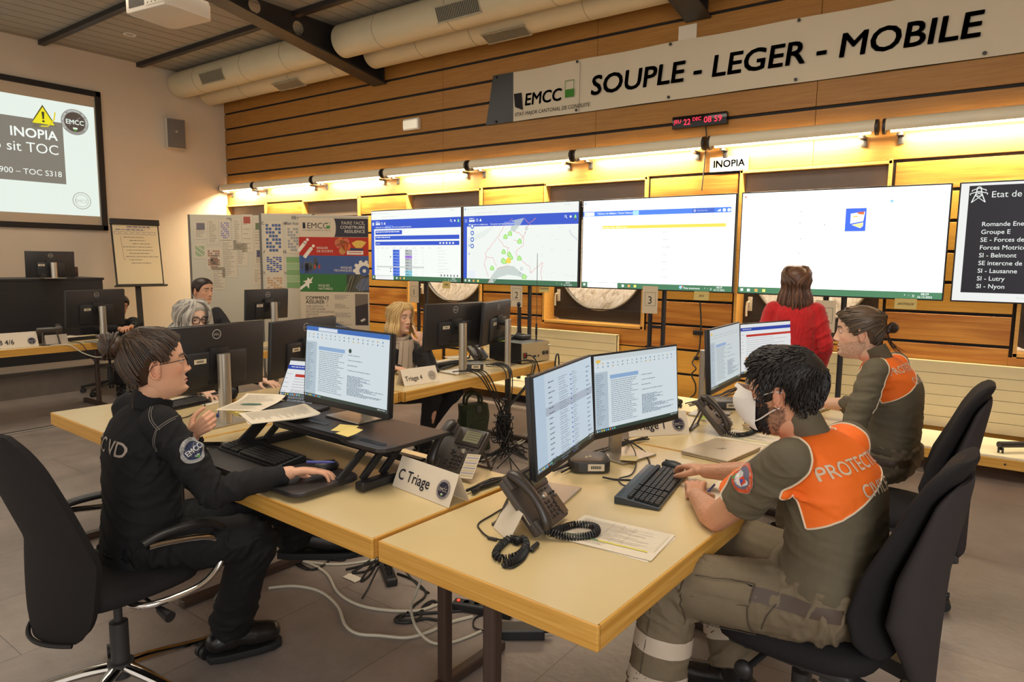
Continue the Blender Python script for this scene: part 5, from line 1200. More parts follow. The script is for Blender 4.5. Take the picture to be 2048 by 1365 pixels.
# ================================================================== DESK RISER AND WHAT STANDS ON IT
t = thing('desk_riser', 'black sit-stand desk riser with keyboard tray on the front table', 'desk riser', (-2.41, 1.92, ZT), R(-1.5))
M_RIS = mat('black_riser_board', L(44, 41, 42), .42, var=.05, scale=60); HR = .178
def rrect(w, h, r, x=0, y=0): return [(x+cx+r*math.cos(R(q)), y+cy+r*math.sin(R(q))) for cx, cy, q0 in ((w/2-r, h/2-r, 0), (-w/2+r, h/2-r, 90), (-w/2+r, -h/2+r, 180), (w/2-r, -h/2+r, 270)) for q in range(q0, q0+91, 15)]
top = [(-.54, .21), (.54, .21), (.54, -.10), (.53, -.14), (.50, -.165), (.34, -.165), (.22, -.12), (-.22, -.12), (-.34, -.165), (-.50, -.165), (-.53, -.14), (-.54, -.10)]
m = MB(); m.prism(top, .018, TRS((0, 0, HR-.018)), bev=.004); m.build('upper_board', M_RIS, t, smooth=False)
m = MB(); m.prism(rrect(.84, .31, .05, -.05, -.275), .016, TRS((0, 0, .020)), bev=.004); m.build('keyboard_tray', M_RIS, t, smooth=False)
for s in (-1, 1):
    m = MB(); m.bar((s*.44, -.20, .022), (s*.44, .19, .022), .05, .036, bev=.008); m.build('base_rail', M_BLACK, t, smooth=False)
    for dy in (0, .10):
        m = MB(); m.bar((s*.41, -.16+dy, .035), (s*.41, -.02+dy, HR-.02), .016, .03, bev=.003); m.build('scissor_arm', M_BLACK, t, smooth=False)
    m = MB(); m.bar((s*.37, -.24, .04), (s*.37, -.10, HR-.03), .012, .03, bev=.003); m.build('tray_arm', M_BLACK, t, smooth=False)
m = MB(); m.bar((-.42, .17, .03), (.42, .17, .03), .03, .03); m.bar((-.42, .0, .10), (.42, .0, .10), .02, .02); m.build('cross_bar', M_BLACK, t, smooth=False)
for sx, sy in ((-.02, -.05), (.42, -.11)):
    m = MB(); m.prism(rrect(.15, .028, .013, sx, sy), .003, TRS((0, 0, HR-.0015))); m.build('slot', mat('slot_shadow_black', L(16, 15, 16), .25), t, smooth=False)
ZR = ZT+HR+.0005
# laptop open on the riser
t = thing('open_laptop', 'open silver-black laptop on the riser, showing red and orange bars', 'laptop', (-2.76, 2.03, ZR), R(-76))
MB().box((.10, 0, .008), (.23, .33, .014), bev=.003).build('base', M_DARK, t, smooth=False); MB().box((.11, 0, .0155), (.10, .27, .002)).build('keys', M_KEY, t, smooth=False)
ML = TRS((-.02, 0, .016), 0, R(-30))
m = MB(); m.box((-.004, 0, .115), (.007, .33, .225), bev=.003); bmesh.ops.transform(m.bm, matrix=ML, verts=list(m.bm.verts)); m.build('lid', M_DARK, t, smooth=False)
f = Flat(); ticket_page(f, .315, .185); f.build('display', attr_mat('lit_monitor', .35, emit=.75), t, ML @ TRS((0, 0, .118)))
paper((-2.90, 1.86, ZR+.02), R(120), 'printed sheet with a green map blot on the riser', lambda f, w, h: (text_page(f, w, h, 5), f.poly([(-.05, -.02), (-.02, .0), (.04, -.0), (.06, -.015), (.03, -.03), (-.03, -.035)], L(86, 120, 104), 4)), .21, .297, 1, lift=.02)
paper((-2.60, 1.80, ZR+.02), R(70), 'open bundle of printed text pages on the riser front', text_page, .24, .297, 3, lift=.012)
t = thing('sticky_note_pad', 'yellow sticky note pad at the left front corner of the riser', 'note pad', (-2.86, 1.765, ZR), R(-10)); MB().box((0, 0, .009), (.125, .075, .016), bev=.001).build('pad', mat('yellow_pad', L(224, 198, 104), .8), t, smooth=False); MB().box((0, .034, .0175), (.125, .006, .002)).build('glue_strip', mat('yellow_pad_edge', L(206, 180, 90), .8), t, smooth=False)
sticky((-2.20, 1.835, ZR+.012), (0, R(-78), R(-70)), (.09, .075), 'yellow sticky note in front of the riser monitor base, farther one', '', (226, 200, 116), .35)
sticky((-2.13, 1.80, ZR+.014), (0, R(-70), R(-95)), (.085, .075), 'curled yellow sticky note in front of the riser monitor base, nearer one', '', (228, 202, 120), .6)

def smartphone(pos, yaw, label):
    t = thing('smartphone', label, 'phone', pos, yaw); m = MB(); m.prism(rrect(.075, .15, .012), .008, bev=.002); m.build('body', M_DARK, t, smooth=False); m = MB(); m.prism(rrect(.07, .145, .010), .0006, TRS((0, 0, .008))); m.build('glass', mat('phone_glass', L(16, 16, 18), .06), t, smooth=False)
smartphone((-2.90, 1.665, ZT+.038) if False else tuple(PZ(428, 892, .787)), R(-50), 'black smartphone on the riser tray beside the arm of the woman with the bun')
t = thing('hole_punch', 'small blue hole punch on the table left of the riser', 'hole punch', PZ(447, 838, ZT)+Vector((-.02, .02, 0)), R(30)); MB().box((0, 0, .014), (.09, .035, .026), bev=.008).build('base', mat('blue_plastic', L(46, 66, 140), .35), t); MB().box((0, 0, .034), (.07, .028, .014), bev=.006).build('lever', mat('blue_plastic_dark', L(60, 78, 150), .35), t)
t = thing('cable', 'thin black cable curling across the table before the woman with the bun', 'cable', (0, 0, 0)); MB().tube([PZ(352, 838, ZT+.004), PZ(375, 834, ZT+.004), PZ(395, 822, ZT+.004), PZ(410, 810, ZT+.006), PZ(402, 790, ZT+.01), PZ(395, 775, ZT+.012), PZ(400, 768, ZT+.012)], .003, 6, 6).build('cord', M_CABLE, t)
# ================================================================== PEOPLE
def fbm(p, f): return noise.noise(p*f)+.5*noise.noise(p*f*2.1)
def remesh(bm, voxel, smooth=3, fac=.5):
    bmesh.ops.recalc_face_normals(bm, faces=bm.faces)
    me = bpy.data.meshes.new('r'); bm.to_mesh(me); bm.free()
    o = bpy.data.objects.new('r', me); COL.objects.link(o)
    r = o.modifiers.new('r', 'REMESH'); r.mode = 'VOXEL'; r.voxel_size = voxel
    if smooth: s = o.modifiers.new('s', 'SMOOTH'); s.iterations = smooth; s.factor = fac
    dg = bpy.context.evaluated_depsgraph_get(); out = bpy.data.meshes.new_from_object(o.evaluated_get(dg))
    bpy.data.objects.remove(o); bpy.data.meshes.remove(me)
    return out
def wrinkle(me, amp, freq=9, axes=(), seed=0, base=.25):
    """cloth folds: ridges across the limb, strongest near the joints; axes = (point, fold direction, reach)"""
    off = Vector((seed*3.7, seed*1.3, seed*2.1)); no = [v.normal.copy() for v in me.vertices]
    for v, n in zip(me.vertices, no):
        p = v.co; tot = 0; wsum = base
        tot += base*noise.noise((p+off)*7)
        for c, d, r in axes:
            k = math.exp(-((p-c).length/r)**2)
            if k < .04: continue
            al = (p-c).dot(d); q = (p-c)-d*al
            s = noise.noise(Vector((al*freq*1.9, 0, 0))+q*freq*.9+off)+.5*noise.noise(Vector((al*freq*4.2, 0, 0))+q*freq*1.6+off)
            tot += k*1.5*max(0, 1-2.7*abs(s))**1.3; wsum += k*.9
        v.co = p+n*amp*(tot-.35*wsum)
def join(name, parts, m, parent):
    """parts: meshes already coloured -> one mesh"""
    bm = bmesh.new()
    for me in parts: bm.from_mesh(me)
    out = bpy.data.meshes.new(name); bm.to_mesh(out); bm.free()
    return add(name, out, m, parent, True, 60)

# ---- head: rings of a profile, then bumps for brow, nose, lips, chin
HZ = [-.122, -.110, -.098, -.082, -.066, -.048, -.030, -.012, .006, .022, .040, .055]
HF = [.060, .078, .086, .084, .085, .085, .084, .084, .085, .089, .090, .088]
HBk = [.010, .022, .036, .052, .066, .078, .088, .095, .099, .101, .101, .099]
HW = [.034, .042, .049, .056, .060, .063, .066, .069, .072, .074, .075, .0745]
def head_pt(z, th, S):
    f = float(np.interp(z, HZ, HF)); b = float(np.interp(z, HZ, HBk)); w = float(np.interp(z, HZ, HW))*S.get('wide', 1)
    if z > .055:
        k = math.sqrt(max(0, 1-((z-.055)/.063)**2)); f *= k; b *= k; w *= k
    c, s = math.cos(th), math.sin(th)
    jaw = min(1, max(0, (z+.12)/.09)); n = 1.75+.55*jaw if c > 0 else 2.1
    r = (abs(c)**n+abs(s)**n)**(-1/n)
    x = w*s*r; y = (f if c > 0 else b)*c*r
    return x, y
def G(a, s): return math.exp(-(a/s)**2)
def face_bump(x, y, z, S):
    if y < .02: return 0
    d = 0; ax = abs(x); N = S.get('nose', 1)
    if -.048 < z < .03:
        amp = float(np.interp(z, [-.046, -.040, -.034, -.028, -.018, 0, .014, .026], [0, .012, .024, .0255, .021, .0125, .006, 0]))
        d += amp*N*G(x, float(np.interp(z, [-.04, -.03, .0, .02], [.012, .0105, .0075, .008])))
    d += .008*N*G(ax-.0135, .006)*G(z+.034, .006)
    d -= .0115*G(ax-.031, .014)*G(z-.009, .0105)
    d += .0045*G(ax-.026, .02)*G(z-.026, .007)
    d += .005*G(ax-.046, .016)*G(z+.020, .017)
    d -= .003*G(ax-.05, .012)*G(z+.058, .018)
    d += .0065*G(x, .017)*G(z+.0605, .0052)+.007*G(x, .015)*G(z+.0725, .006)
    d -= .0045*G(x, .021)*G(z+.0665, .0019)
    d -= .003*G(x, .02)*G(z+.083, .006)
    d += .006*G(x, .017)*G(z+.101, .011)
    return d
def head_mesh(S):
    """S: skin colour, brow colour, lip colour, beard (colour, amount)"""
    nz, nt = 92, 120; bm = bmesh.new(); rings = []
    zs = [-.122+.177*(i/60) for i in range(61)]+[.055+.063*math.sin(R(90*(i+1)/32)) for i in range(31)]
    for z in zs:
        rg = []
        for k in range(nt):
            u = k/nt*2-1; th = math.pi*(u*.62+.38*u**3)
            x, y = head_pt(z, th, S); y += face_bump(x, y, z, S)
            rg.append(bm.verts.new((x, y, z)))
        rings.append(rg)
    for A, B in zip(rings, rings[1:]):
        for i in range(nt): bm.faces.new((A[i], A[(i+1) % nt], B[(i+1) % nt], B[i]))
    bm.faces.new(rings[-1]); bm.faces.new(list(reversed(rings[0])))
    # eyelids: caps a little larger than the eyeballs
    for sx in (-1, 1):
        c = Vector((sx*.031, .0705, .009)); q = bmesh.ops.create_uvsphere(bm, u_segments=24, v_segments=16, radius=.0138)['verts']
        bmesh.ops.rotate(bm, cent=(0, 0, 0), matrix=Matrix.Rotation(R(90), 3, 'Y'), verts=q)
        kill = []
        for v in q:
            el = math.degrees(math.atan2(v.co.z, v.co.y))
            if v.co.y < -.004 or -26 < el < S.get('lid', 13) or el > 120 or el < -110: kill.append(v)
        bmesh.ops.delete(bm, geom=kill, context='VERTS')
        bmesh.ops.translate(bm, vec=c, verts=[v for v in q if v.is_valid])
    # ears
    for sx in (-1, 1):
        E = Matrix.Translation((sx*.0735, -.012, -.006)) @ Matrix.Rotation(R(sx*-22), 4, 'Z') @ Matrix.Rotation(R(-10), 4, 'X')
        pts = []
        for a in range(-150, 141, 15):
            rr = 1.0 if a > -60 else .92
            pts.append(E @ Vector((sx*.006, -.017*math.cos(R(a))*rr*1.05, .031*math.sin(R(a)) if a > -90 else .031*math.sin(R(a)))))
        mb = MB(); mb.bm.free(); mb.bm = bm
        mb.tube(pts, [.0042]*len(pts), 8); mb.ball(E @ Vector((sx*.001, 0, 0)), (.0052, .0165, .029), 14, E.to_3x3()); mb.ball(E @ Vector((sx*.004, .008, -.028)), (.0052, .008, .009), 10); mb.ball(E @ Vector((sx*.005, .012, -.003)), (.004, .004, .008), 8)
        mb.tube([E @ Vector((sx*.006, -.008*math.cos(R(a))+.001, .019*math.sin(R(a))+.004)) for a in range(-80, 100, 20)], .003, 6)
    me = bpy.data.meshes.new('head'); bmesh.ops.recalc_face_normals(bm, faces=bm.faces); bm.to_mesh(me); bm.free()
    sk, br, lp = S['skin'], S.get('brow', (.05, .03, .02)), S.get('lip', tuple(c*f for c, f in zip(S['skin'], (.82, .55, .55))))
    mix = lambda a, b, t: tuple(x+(y-x)*t for x, y in zip(a, b))
    red = (sk[0]*1.02, sk[1]*.72, sk[2]*.66)
    def colour(p):
        x, y, z = p; ax = abs(x); c = sk
        c = mix(c, red, .45*G(ax-.045, .02)*G(z+.025, .022)*(y > 0)+.35*G(x, .012)*G(z+.03, .012)*(y > .06)+.4*(ax > .074))
        if y > .05:
            bz = .029+.0035*(1-((ax-.028)/.022)**2)
            if .010 < ax < .052 and abs(z-bz) < .0042*S.get('browth', 1): c = mix(c, br, .85)
            if G(x, .022)*G(z+.0665, .0075) > .33 and -.079 < z < -.056: c = mix(c, lp, .85)
            if abs(z+.0665) < .0012 and ax < .022: c = mix(c, (.08, .03, .03), .6)
            if G(ax-.007, .004)*G(z+.0405, .003) > .4: c = mix(c, (.06, .02, .02), .7)
        if S.get('beard'):
            bc, am = S['beard']
            ring = z < -.03-.045*max(0, 1-ax/.075) and y > -.03
            must = y > .06 and -.060 < z < -.046 and ax < .036
            if (ring and not (y > .05 and ax < .024 and -.084 < z < -.058)) or must or (z < -.088 and y > -.02): c = mix(c, bc, am*min(1, .6+.5*noise.noise(Vector(p)*160)))
        return c
    paint(me, colour)
    return me
def frame(pos, fwd, up=(0, 0, 1), s=1.0):
    f = Vector(fwd).normalized(); r = f.cross(Vector(up)).normalized(); u = r.cross(f)
    return Matrix(((r.x*s, f.x*s, u.x*s, pos[0]), (r.y*s, f.y*s, u.y*s, pos[1]), (r.z*s, f.z*s, u.z*s, pos[2]), (0, 0, 0, 1)))

# ---- hands
def hand_geo(bm, wrist, f, n, s, curl=(.35, .45, .3), spread=.10, thumb=(.75, -.35), size=1.0, idx=None):
    """f fingers, n back of the hand, s thumb side; curl per joint (rad)"""
    f, n, s = (Vector(v).normalized() for v in (f, n, s)); n = (n-f*n.dot(f)).normalized(); s = (s-f*s.dot(f)-n*s.dot(n)).normalized()
    w = Vector(wrist); mb = MB(); mb.bm.free(); mb.bm = bm; k = size
    offs = (.030, .010, -.010, -.028); lens = ((.042, .026, .021), (.047, .030, .022), (.043, .028, .022), (.033, .021, .019)); ml = (.088, .090, .084, .077)
    for i in range(4):
        kn = w+f*ml[i]*k+s*offs[i]*k+n*.004*k
        mb.limb([w+s*offs[i]*.62*k+f*.004, w.lerp(kn, .5)+n*.004*k+s*offs[i]*.15*k, kn], [.0145*k, .0135*k, .0112*k], 10, 3)
        d = (f+s*spread*offs[i]/.03).normalized(); ax = n.cross(d); p = kn; pts = [p]; c = curl
        if idx and i in idx: c = idx[i]
        a = 0
        for j in range(3):
            a += c[j]; q = p+(d*math.cos(a)-n*math.sin(a))*lens[i][j]*k; pts.append(q); p = q
        r0 = (.0094, .0098, .0092, .0080)[i]*k
        mb.limb(pts, [r0*1.05, r0, r0*.92, r0*.78], 10, 4)
    b = w+f*.022*k+s*.026*k-n*.006*k; t1 = b+(f*thumb[0]+s*.75+n*thumb[1]).normalized()*.042*k; t2 = t1+(f*1.0+s*.25+n*thumb[1]*.9).normalized()*.034*k; t3 = t2+(f*1.0-s*.05+n*thumb[1]*.9).normalized()*.026*k
    mb.limb([w+s*.012*k+f*.008*k, b], [.015*k, .0145*k], 10); mb.limb([b, t1, t2, t3], [.0145*k, .0118*k, .0104*k, .0086*k], 10, 4)
def arm_skin(sh, el, wr, hand, voxel=.0030, r=1.0, skin=(.6, .4, .3), hairy=0):
    """bare arm from the shoulder to the finger tips as one surface"""
    mb = MB(); sh, el, wr = Vector(sh), Vector(el), Vector(wr)
    fo = (wr-el)
    mb.limb([sh, sh.lerp(el, .5), el], [.047*r, .046*r, .040*r], 16)
    mb.limb([el, el+fo*.22, el+fo*.55, el+fo*.85, wr], [.040*r, .045*r, .037*r, .029*r, .0265*r], 16)
    hand_geo(mb.bm, wr+fo.normalized()*.012, *hand[:3], **hand[3])
    me = remesh(mb.bm, voxel, 4)
    nm = fo.length
    red = (skin[0]*1.02, skin[1]*.74, skin[2]*.68); kn = Vector(wr)+Vector(hand[0]).normalized()*.1
    def colr(p):
        t = .5*G((p-el).length, .05)+.35*G((p-kn).length, .05)+.12*noise.noise(p*40)
        t = min(1, max(0, t)); c = tuple(a+(b-a)*t for a, b in zip(skin, red))
        if hairy:
            h = max(0, noise.noise(Vector((p.x*60, p.y*220, p.z*120))))*hairy*(G((p-el.lerp(wr, .55)).length, .14))
            c = tuple(a*(1-h) for a in c)
        return c
    paint(me, colr); return me
def torso_rings(mb, cols, seg=28, n=2.4):
    """cols: (centre, right vec, half width, front vec, half depth)"""
    rings = []
    for c, rv, a, fv, b in cols:
        rv = Vector(rv).normalized(); fv = Vector(fv); fv = (fv-rv*fv.dot(rv)).normalized(); rg = []
        for i in range(seg):
            t = 2*math.pi*i/seg; cc, ss = math.cos(t), math.sin(t); r = (abs(cc)**n+abs(ss)**n)**(-1/n)
            rg.append(mb.bm.verts.new(Vector(c)+rv*a*cc*r+fv*b*ss*r))
        rings.append(rg)
    mb.skin(rings)
def interp_cols(cols, k=5):
    out = []
    C_ = smooth_path([c[0] for c in cols], k); n = len(cols)
    for i, p in enumerate(C_):
        t = i/(len(C_)-1)*(n-1); j = min(int(t), n-2); u = t-j
        lerp = lambda a, b: Vector(a)*(1-u)+Vector(b)*u
        out.append((p, lerp(cols[j][1], cols[j+1][1]), cols[j][2]*(1-u)+cols[j+1][2]*u, lerp(cols[j][3], cols[j+1][3]), cols[j][4]*(1-u)+cols[j+1][4]*u))
    return out
M_SKIN = attr_mat('skin', .48, spec=.4, bump=.08, bscale=420)
M_SKIN.node_tree.nodes['Principled BSDF'].inputs['Subsurface Weight'].default_value = .06
M_SKIN.node_tree.nodes['Principled BSDF'].inputs['Subsurface Radius'].default_value = (.02, .008, .004)
def hair_mat(name, c1, c2, rough=.42):
    m = bpy.data.materials.new(name); m.use_nodes = True; nt = m.node_tree; p = nt.nodes['Principled BSDF']; p.inputs['Roughness'].default_value = rough; p.inputs['Specular IOR Level'].default_value = .45
    g = nt.nodes.new('ShaderNodeNewGeometry'); r = nt.nodes.new('ShaderNodeValToRGB'); r.color_ramp.elements[0].color = (*c1, 1); r.color_ramp.elements[1].color = (*c2, 1)
    nt.links.new(g.outputs['Random Per Island'], r.inputs[0]); nt.links.new(r.outputs[0], p.inputs['Base Color']); return m
def strand(mb, pts, r, seg=5, sm=3):
    mb.tube(pts, [r*.75]+[r]*(len(pts)-2)+[r*.25], seg, sm)
def cap_hair(mb, M, S, line, thick, res=(40, 72)):
    """close-fitting layer over the scalp; line(|theta| deg) = lowest z, thick(|theta|, z) = thickness"""
    nz, nt = res; grid = {}
    for j in range(nt):
        th = 2*math.pi*j/nt-math.pi; zl = line(abs(math.degrees(th)))
        for i in range(nz+1):
            q = i/nz; ztop = .1178; z = zl+(ztop-zl)*math.sin(q*math.pi/2)
            x, y = head_pt(z, th, S); nrm = Vector((x, y, max(0, z-.02)*1.4)).normalized()
            t = thick(abs(math.degrees(th)), z)*min(1, q*5+.05)-(.004 if i == 0 else 0)
            grid[i, j] = mb.bm.verts.new(M @ (Vector((x, y, z))+nrm*t))
    for j in range(nt):
        for i in range(nz): mb.bm.faces.new((grid[i, j], grid[i, (j+1) % nt], grid[i+1, (j+1) % nt], grid[i+1, j]))
    mb.bm.faces.new([grid[nz, j] for j in range(nt)])
def scalp(z, thd, S, off):
    th = R(thd); x, y = head_pt(z, th, S); nrm = Vector((x, y, max(0, z-.02)*1.4)).normalized(); return Vector((x, y, z))+nrm*off
def eyes(M, S, parent, iris=(.10, .05, .025), look=(0, 0)):
    for sx in (-1, 1):
        mb = MB(); mb.ball((0, 0, 0), .0125, 20, Matrix.Rotation(R(90), 3, 'X')); T = M @ Matrix.Translation((sx*.031, .0705, .009))
        bmesh.ops.recalc_face_normals(mb.bm, faces=mb.bm.faces); me = bpy.data.meshes.new('eye'); mb.bm.to_mesh(me); mb.bm.free()
        g = Vector((math.sin(R(look[0])), math.cos(R(look[0])), math.sin(R(look[1])))).normalized()
        paint(me, lambda p: (.01, .01, .01) if p.normalized().dot(g) > .975 else iris if p.normalized().dot(g) > .88 else (.72, .68, .64))
        me.transform(T); add('eye', me, attr_mat('eye_surface', .12, spec=.6), parent)
def lash_brow(M, S, parent, col, th=.0035):
    for sx in (-1, 1):
        pts = []
        for k in range(6):
            ax = .012+.008*k; z = .030+.004*math.sin(k/5*2.4); x, y = head_pt(z, math.asin(min(1, ax/.085)), S); pts.append(M @ Vector((sx*ax, .0935-.5*(ax**2)*8.5, z)))
        mb = MB(); mb.tube(pts, [th*.7, th, th, th*.9, th*.7, th*.3], 6, 3, flat=.9); mb.build('eyebrow', mat('brow_%d_%d_%d' % tuple(int(c*999) for c in col), col, .7), parent)
def lens_mat(dark):
    m = mat('tinted_lens' if dark else 'clear_lens', (.62, .62, .60) if dark else (.97, .97, .97), .02, trans=1.0); m.node_tree.nodes['Principled BSDF'].inputs['IOR'].default_value = 1.03
    return m
def glasses(M, parent, col, w=.026, h=.021, y=.098, z=.006, tube=.0016, dark=False):
    t = mat('glasses_frame_%d' % int(col[0]*999), col, .25)
    fr = MB(); lens = []
    for sx in (-1, 1):
        pts = [M @ Vector((sx*.033+w*abs(math.cos(a))**.75*math.copysign(1, math.cos(a)), y-.10*abs(sx*.033+w*math.cos(a))**1.3*1.2, z+h*abs(math.sin(a))**.75*math.copysign(1, math.sin(a)))) for a in [2*math.pi*k/28 for k in range(28)]]
        fr.tube(pts, tube, 6, closed=True); lens.append(pts)
        fr.tube([M @ Vector((sx*.060, y-.012, z+.008)), M @ Vector((sx*.074, y-.04, z+.008)), M @ Vector((sx*.079, .02, z+.006)), M @ Vector((sx*.080, -.018, z+.004)), M @ Vector((sx*.078, -.035, z-.016))], tube*.9, 6, 4)
    fr.tube([M @ Vector((-.0085, y, z+.006)), M @ Vector((0, y+.003, z+.009)), M @ Vector((.0085, y, z+.006))], tube, 6, 3)
    g = fr.build('glasses', t, parent)
    for pts in lens:
        mb = MB(); vs = [mb.bm.verts.new(p) for p in pts]; mb.bm.faces.new(vs); mb.build('lens', lens_mat(dark), g)
def project_print(flat, cloth, M, reach=.25, off=.0022, name='print', m=None, parent=None, flip=False):
    """lay a flat print onto a cloth mesh: rays along the print's own -x"""
    from mathutils.bvhtree import BVHTree
    bm = bmesh.new(); bm.from_mesh(cloth)
    tree = BVHTree.FromBMesh(bm); bm.free()
    me = bpy.data.meshes.new(name)
    # subdivide by triangulating big faces through bmesh
    b2 = bmesh.new(); cl = b2.verts.layers.float_color.new('Col')
    vs = []
    for p, c in zip(flat.v, flat.c):
        v = b2.verts.new(p); v[cl] = (*c, 1); vs.append(v)
    for f in flat.f:
        try: b2.faces.new([vs[i] for i in f])
        except ValueError: pass
    bmesh.ops.triangulate(b2, faces=b2.faces)
    for _ in range(4):
        es = [e for e in b2.edges if e.calc_length() > .010]
        if not es: break
        bmesh.ops.subdivide_edges(b2, edges=es, cuts=1); bmesh.ops.triangulate(b2, faces=[f for f in b2.faces if len(f.verts) > 3])
    d = -(M.to_3x3() @ Vector((1, 0, 0))).normalized()
    dead = []
    for v in b2.verts:
        lay = v.co.x/Flat.STEP; o = M @ Vector((0, v.co.y, v.co.z))-d*reach*.5
        hit = tree.ray_cast(o, d, reach)
        if hit[0] is None: dead.append(v); continue
        v.co = hit[0]-d*.0004-hit[1]*0+(hit[1] if hit[1].dot(d) < 0 else -hit[1])*(off+.0006*lay)
    bmesh.ops.delete(b2, geom=dead, context='VERTS')
    b2.to_mesh(me); b2.free()
    return add(name, me, m or PRINT, parent, True, 180)
def shell_part(cloth, test, off, name, m, parent, cuts=(), piping=None, inset=.002):
    """piece of cloth lying on another: faces of a garment cut by planes, moved outwards"""
    bm = bmesh.new(); bm.from_mesh(cloth)
    for co, no in cuts: bmesh.ops.bisect_plane(bm, geom=bm.verts[:]+bm.edges[:]+bm.faces[:], plane_co=co, plane_no=no)
    bmesh.ops.delete(bm, geom=[f for f in bm.faces if not test(f.calc_center_median())], context='FACES')
    bm.normal_update()
    for v in bm.verts: v.co += v.normal*off
    o = None
    if piping:
        edges = [e for e in bm.edges if e.is_boundary]; adj = {}
        for e in edges:
            for a, b in ((e.verts[0], e.verts[1]), (e.verts[1], e.verts[0])): adj.setdefault(a, []).append(b)
        loops = []; seen = set()
        for v in list(adj):
            if v in seen: continue
            lp = [v]; seen.add(v); cur = v
            while True:
                nx = [q for q in adj[cur] if q not in seen]
                if not nx: break
                cur = nx[0]; seen.add(cur); lp.append(cur)
            loops.append([q.co.copy() for q in lp])
        loops.sort(key=len, reverse=True)
    bmesh.ops.recalc_face_normals(bm, faces=bm.faces)
    me = bpy.data.meshes.new(name); bm.to_mesh(me); bm.free(); o = add(name, me, m, parent, True, 60)
    if piping and loops:
        lp = loops[0]; n = len(lp)
        for _ in range(3): lp = [(lp[i-1]+lp[i]*2+lp[(i+1) % n])/4 for i in range(n)]
        mb = MB(); mb.tube(lp[::2], piping[0], 6, closed=True); mb.build('piping', piping[1], o)
    return o
def shoe(parent, ankle, toe, name='shoe', m=None, boot=False, up=(0, 0, 1)):
    """ankle and toe tip; the sole lies under both"""
    a, t = Vector(ankle), Vector(toe); u = Vector(up).normalized(); d0 = (t-a); d0 = (d0-u*d0.dot(u)); L_ = d0.length; d0.normalize(); s = d0.cross(u)
    low = a+u*((t-a).dot(u)); heel = low-d0*.05; mb = MB(); k = 1.12 if boot else 1.0
    mb.limb([heel+u*.045*k, low+d0*.03+u*.058*k, low+d0*L_*.55+u*.044*k, low+d0*(L_-.02)+u*.038*k], [.042*k, .046*k, .046*k, .040*k], 16)
    mb.limb([low+u*.06, a+u*.02], [.050*k, .052*k], 16)
    if boot: mb.limb([a+u*.12-d0*.01, a-u*.02], [.054, .054], 16)
    o = add(name, remesh(mb.bm, .006, 4), m, parent)
    out = [(-.095, .0), (-.085, .032), (-.03, .042), (L_*.6, .048), (L_-.01, .046), (L_+.022, .028), (L_+.03, 0), (L_+.022, -.028), (L_-.01, -.046), (L_*.6, -.048), (-.03, -.042), (-.085, -.032)]
    MM = Matrix(((d0.x, s.x, u.x, 0), (d0.y, s.y, u.y, 0), (d0.z, s.z, u.z, 0), (0, 0, 0, 1)))
    mb = MB(); mb.prism(out, .030, Matrix.Translation(low-u*.026) @ MM, bev=.006); mb.build('sole', mat('black_rubber_sole', L(20, 19, 19), .7), o)
    if boot:
        mb = MB()
        for q in range(5):
            c = low+d0*(L_*.50-.028*q)+u*(.098+.014*q)*k; mb.tube([c-s*.028+u*(-.012), c, c+s*.028+u*(-.012)], .004, 6, 3)
        mb.build('laces', mat('black_lace', L(18, 17, 17), .8), o)
    return o
UP = Vector((0, 0, 1))
def head_at(px, py, d, fwd, up, anchor, s=1.0):
    M = frame((0, 0, 0), fwd, up, s); p = PD(px, py, d); M.translation = p-M.to_3x3() @ Vector(anchor); return M
def V(*a): return Vector(a)
def dirz(deg, z=0): return Vector((math.cos(R(deg)), math.sin(R(deg)), z))
def rot_up(f, u, roll=0):
    return u
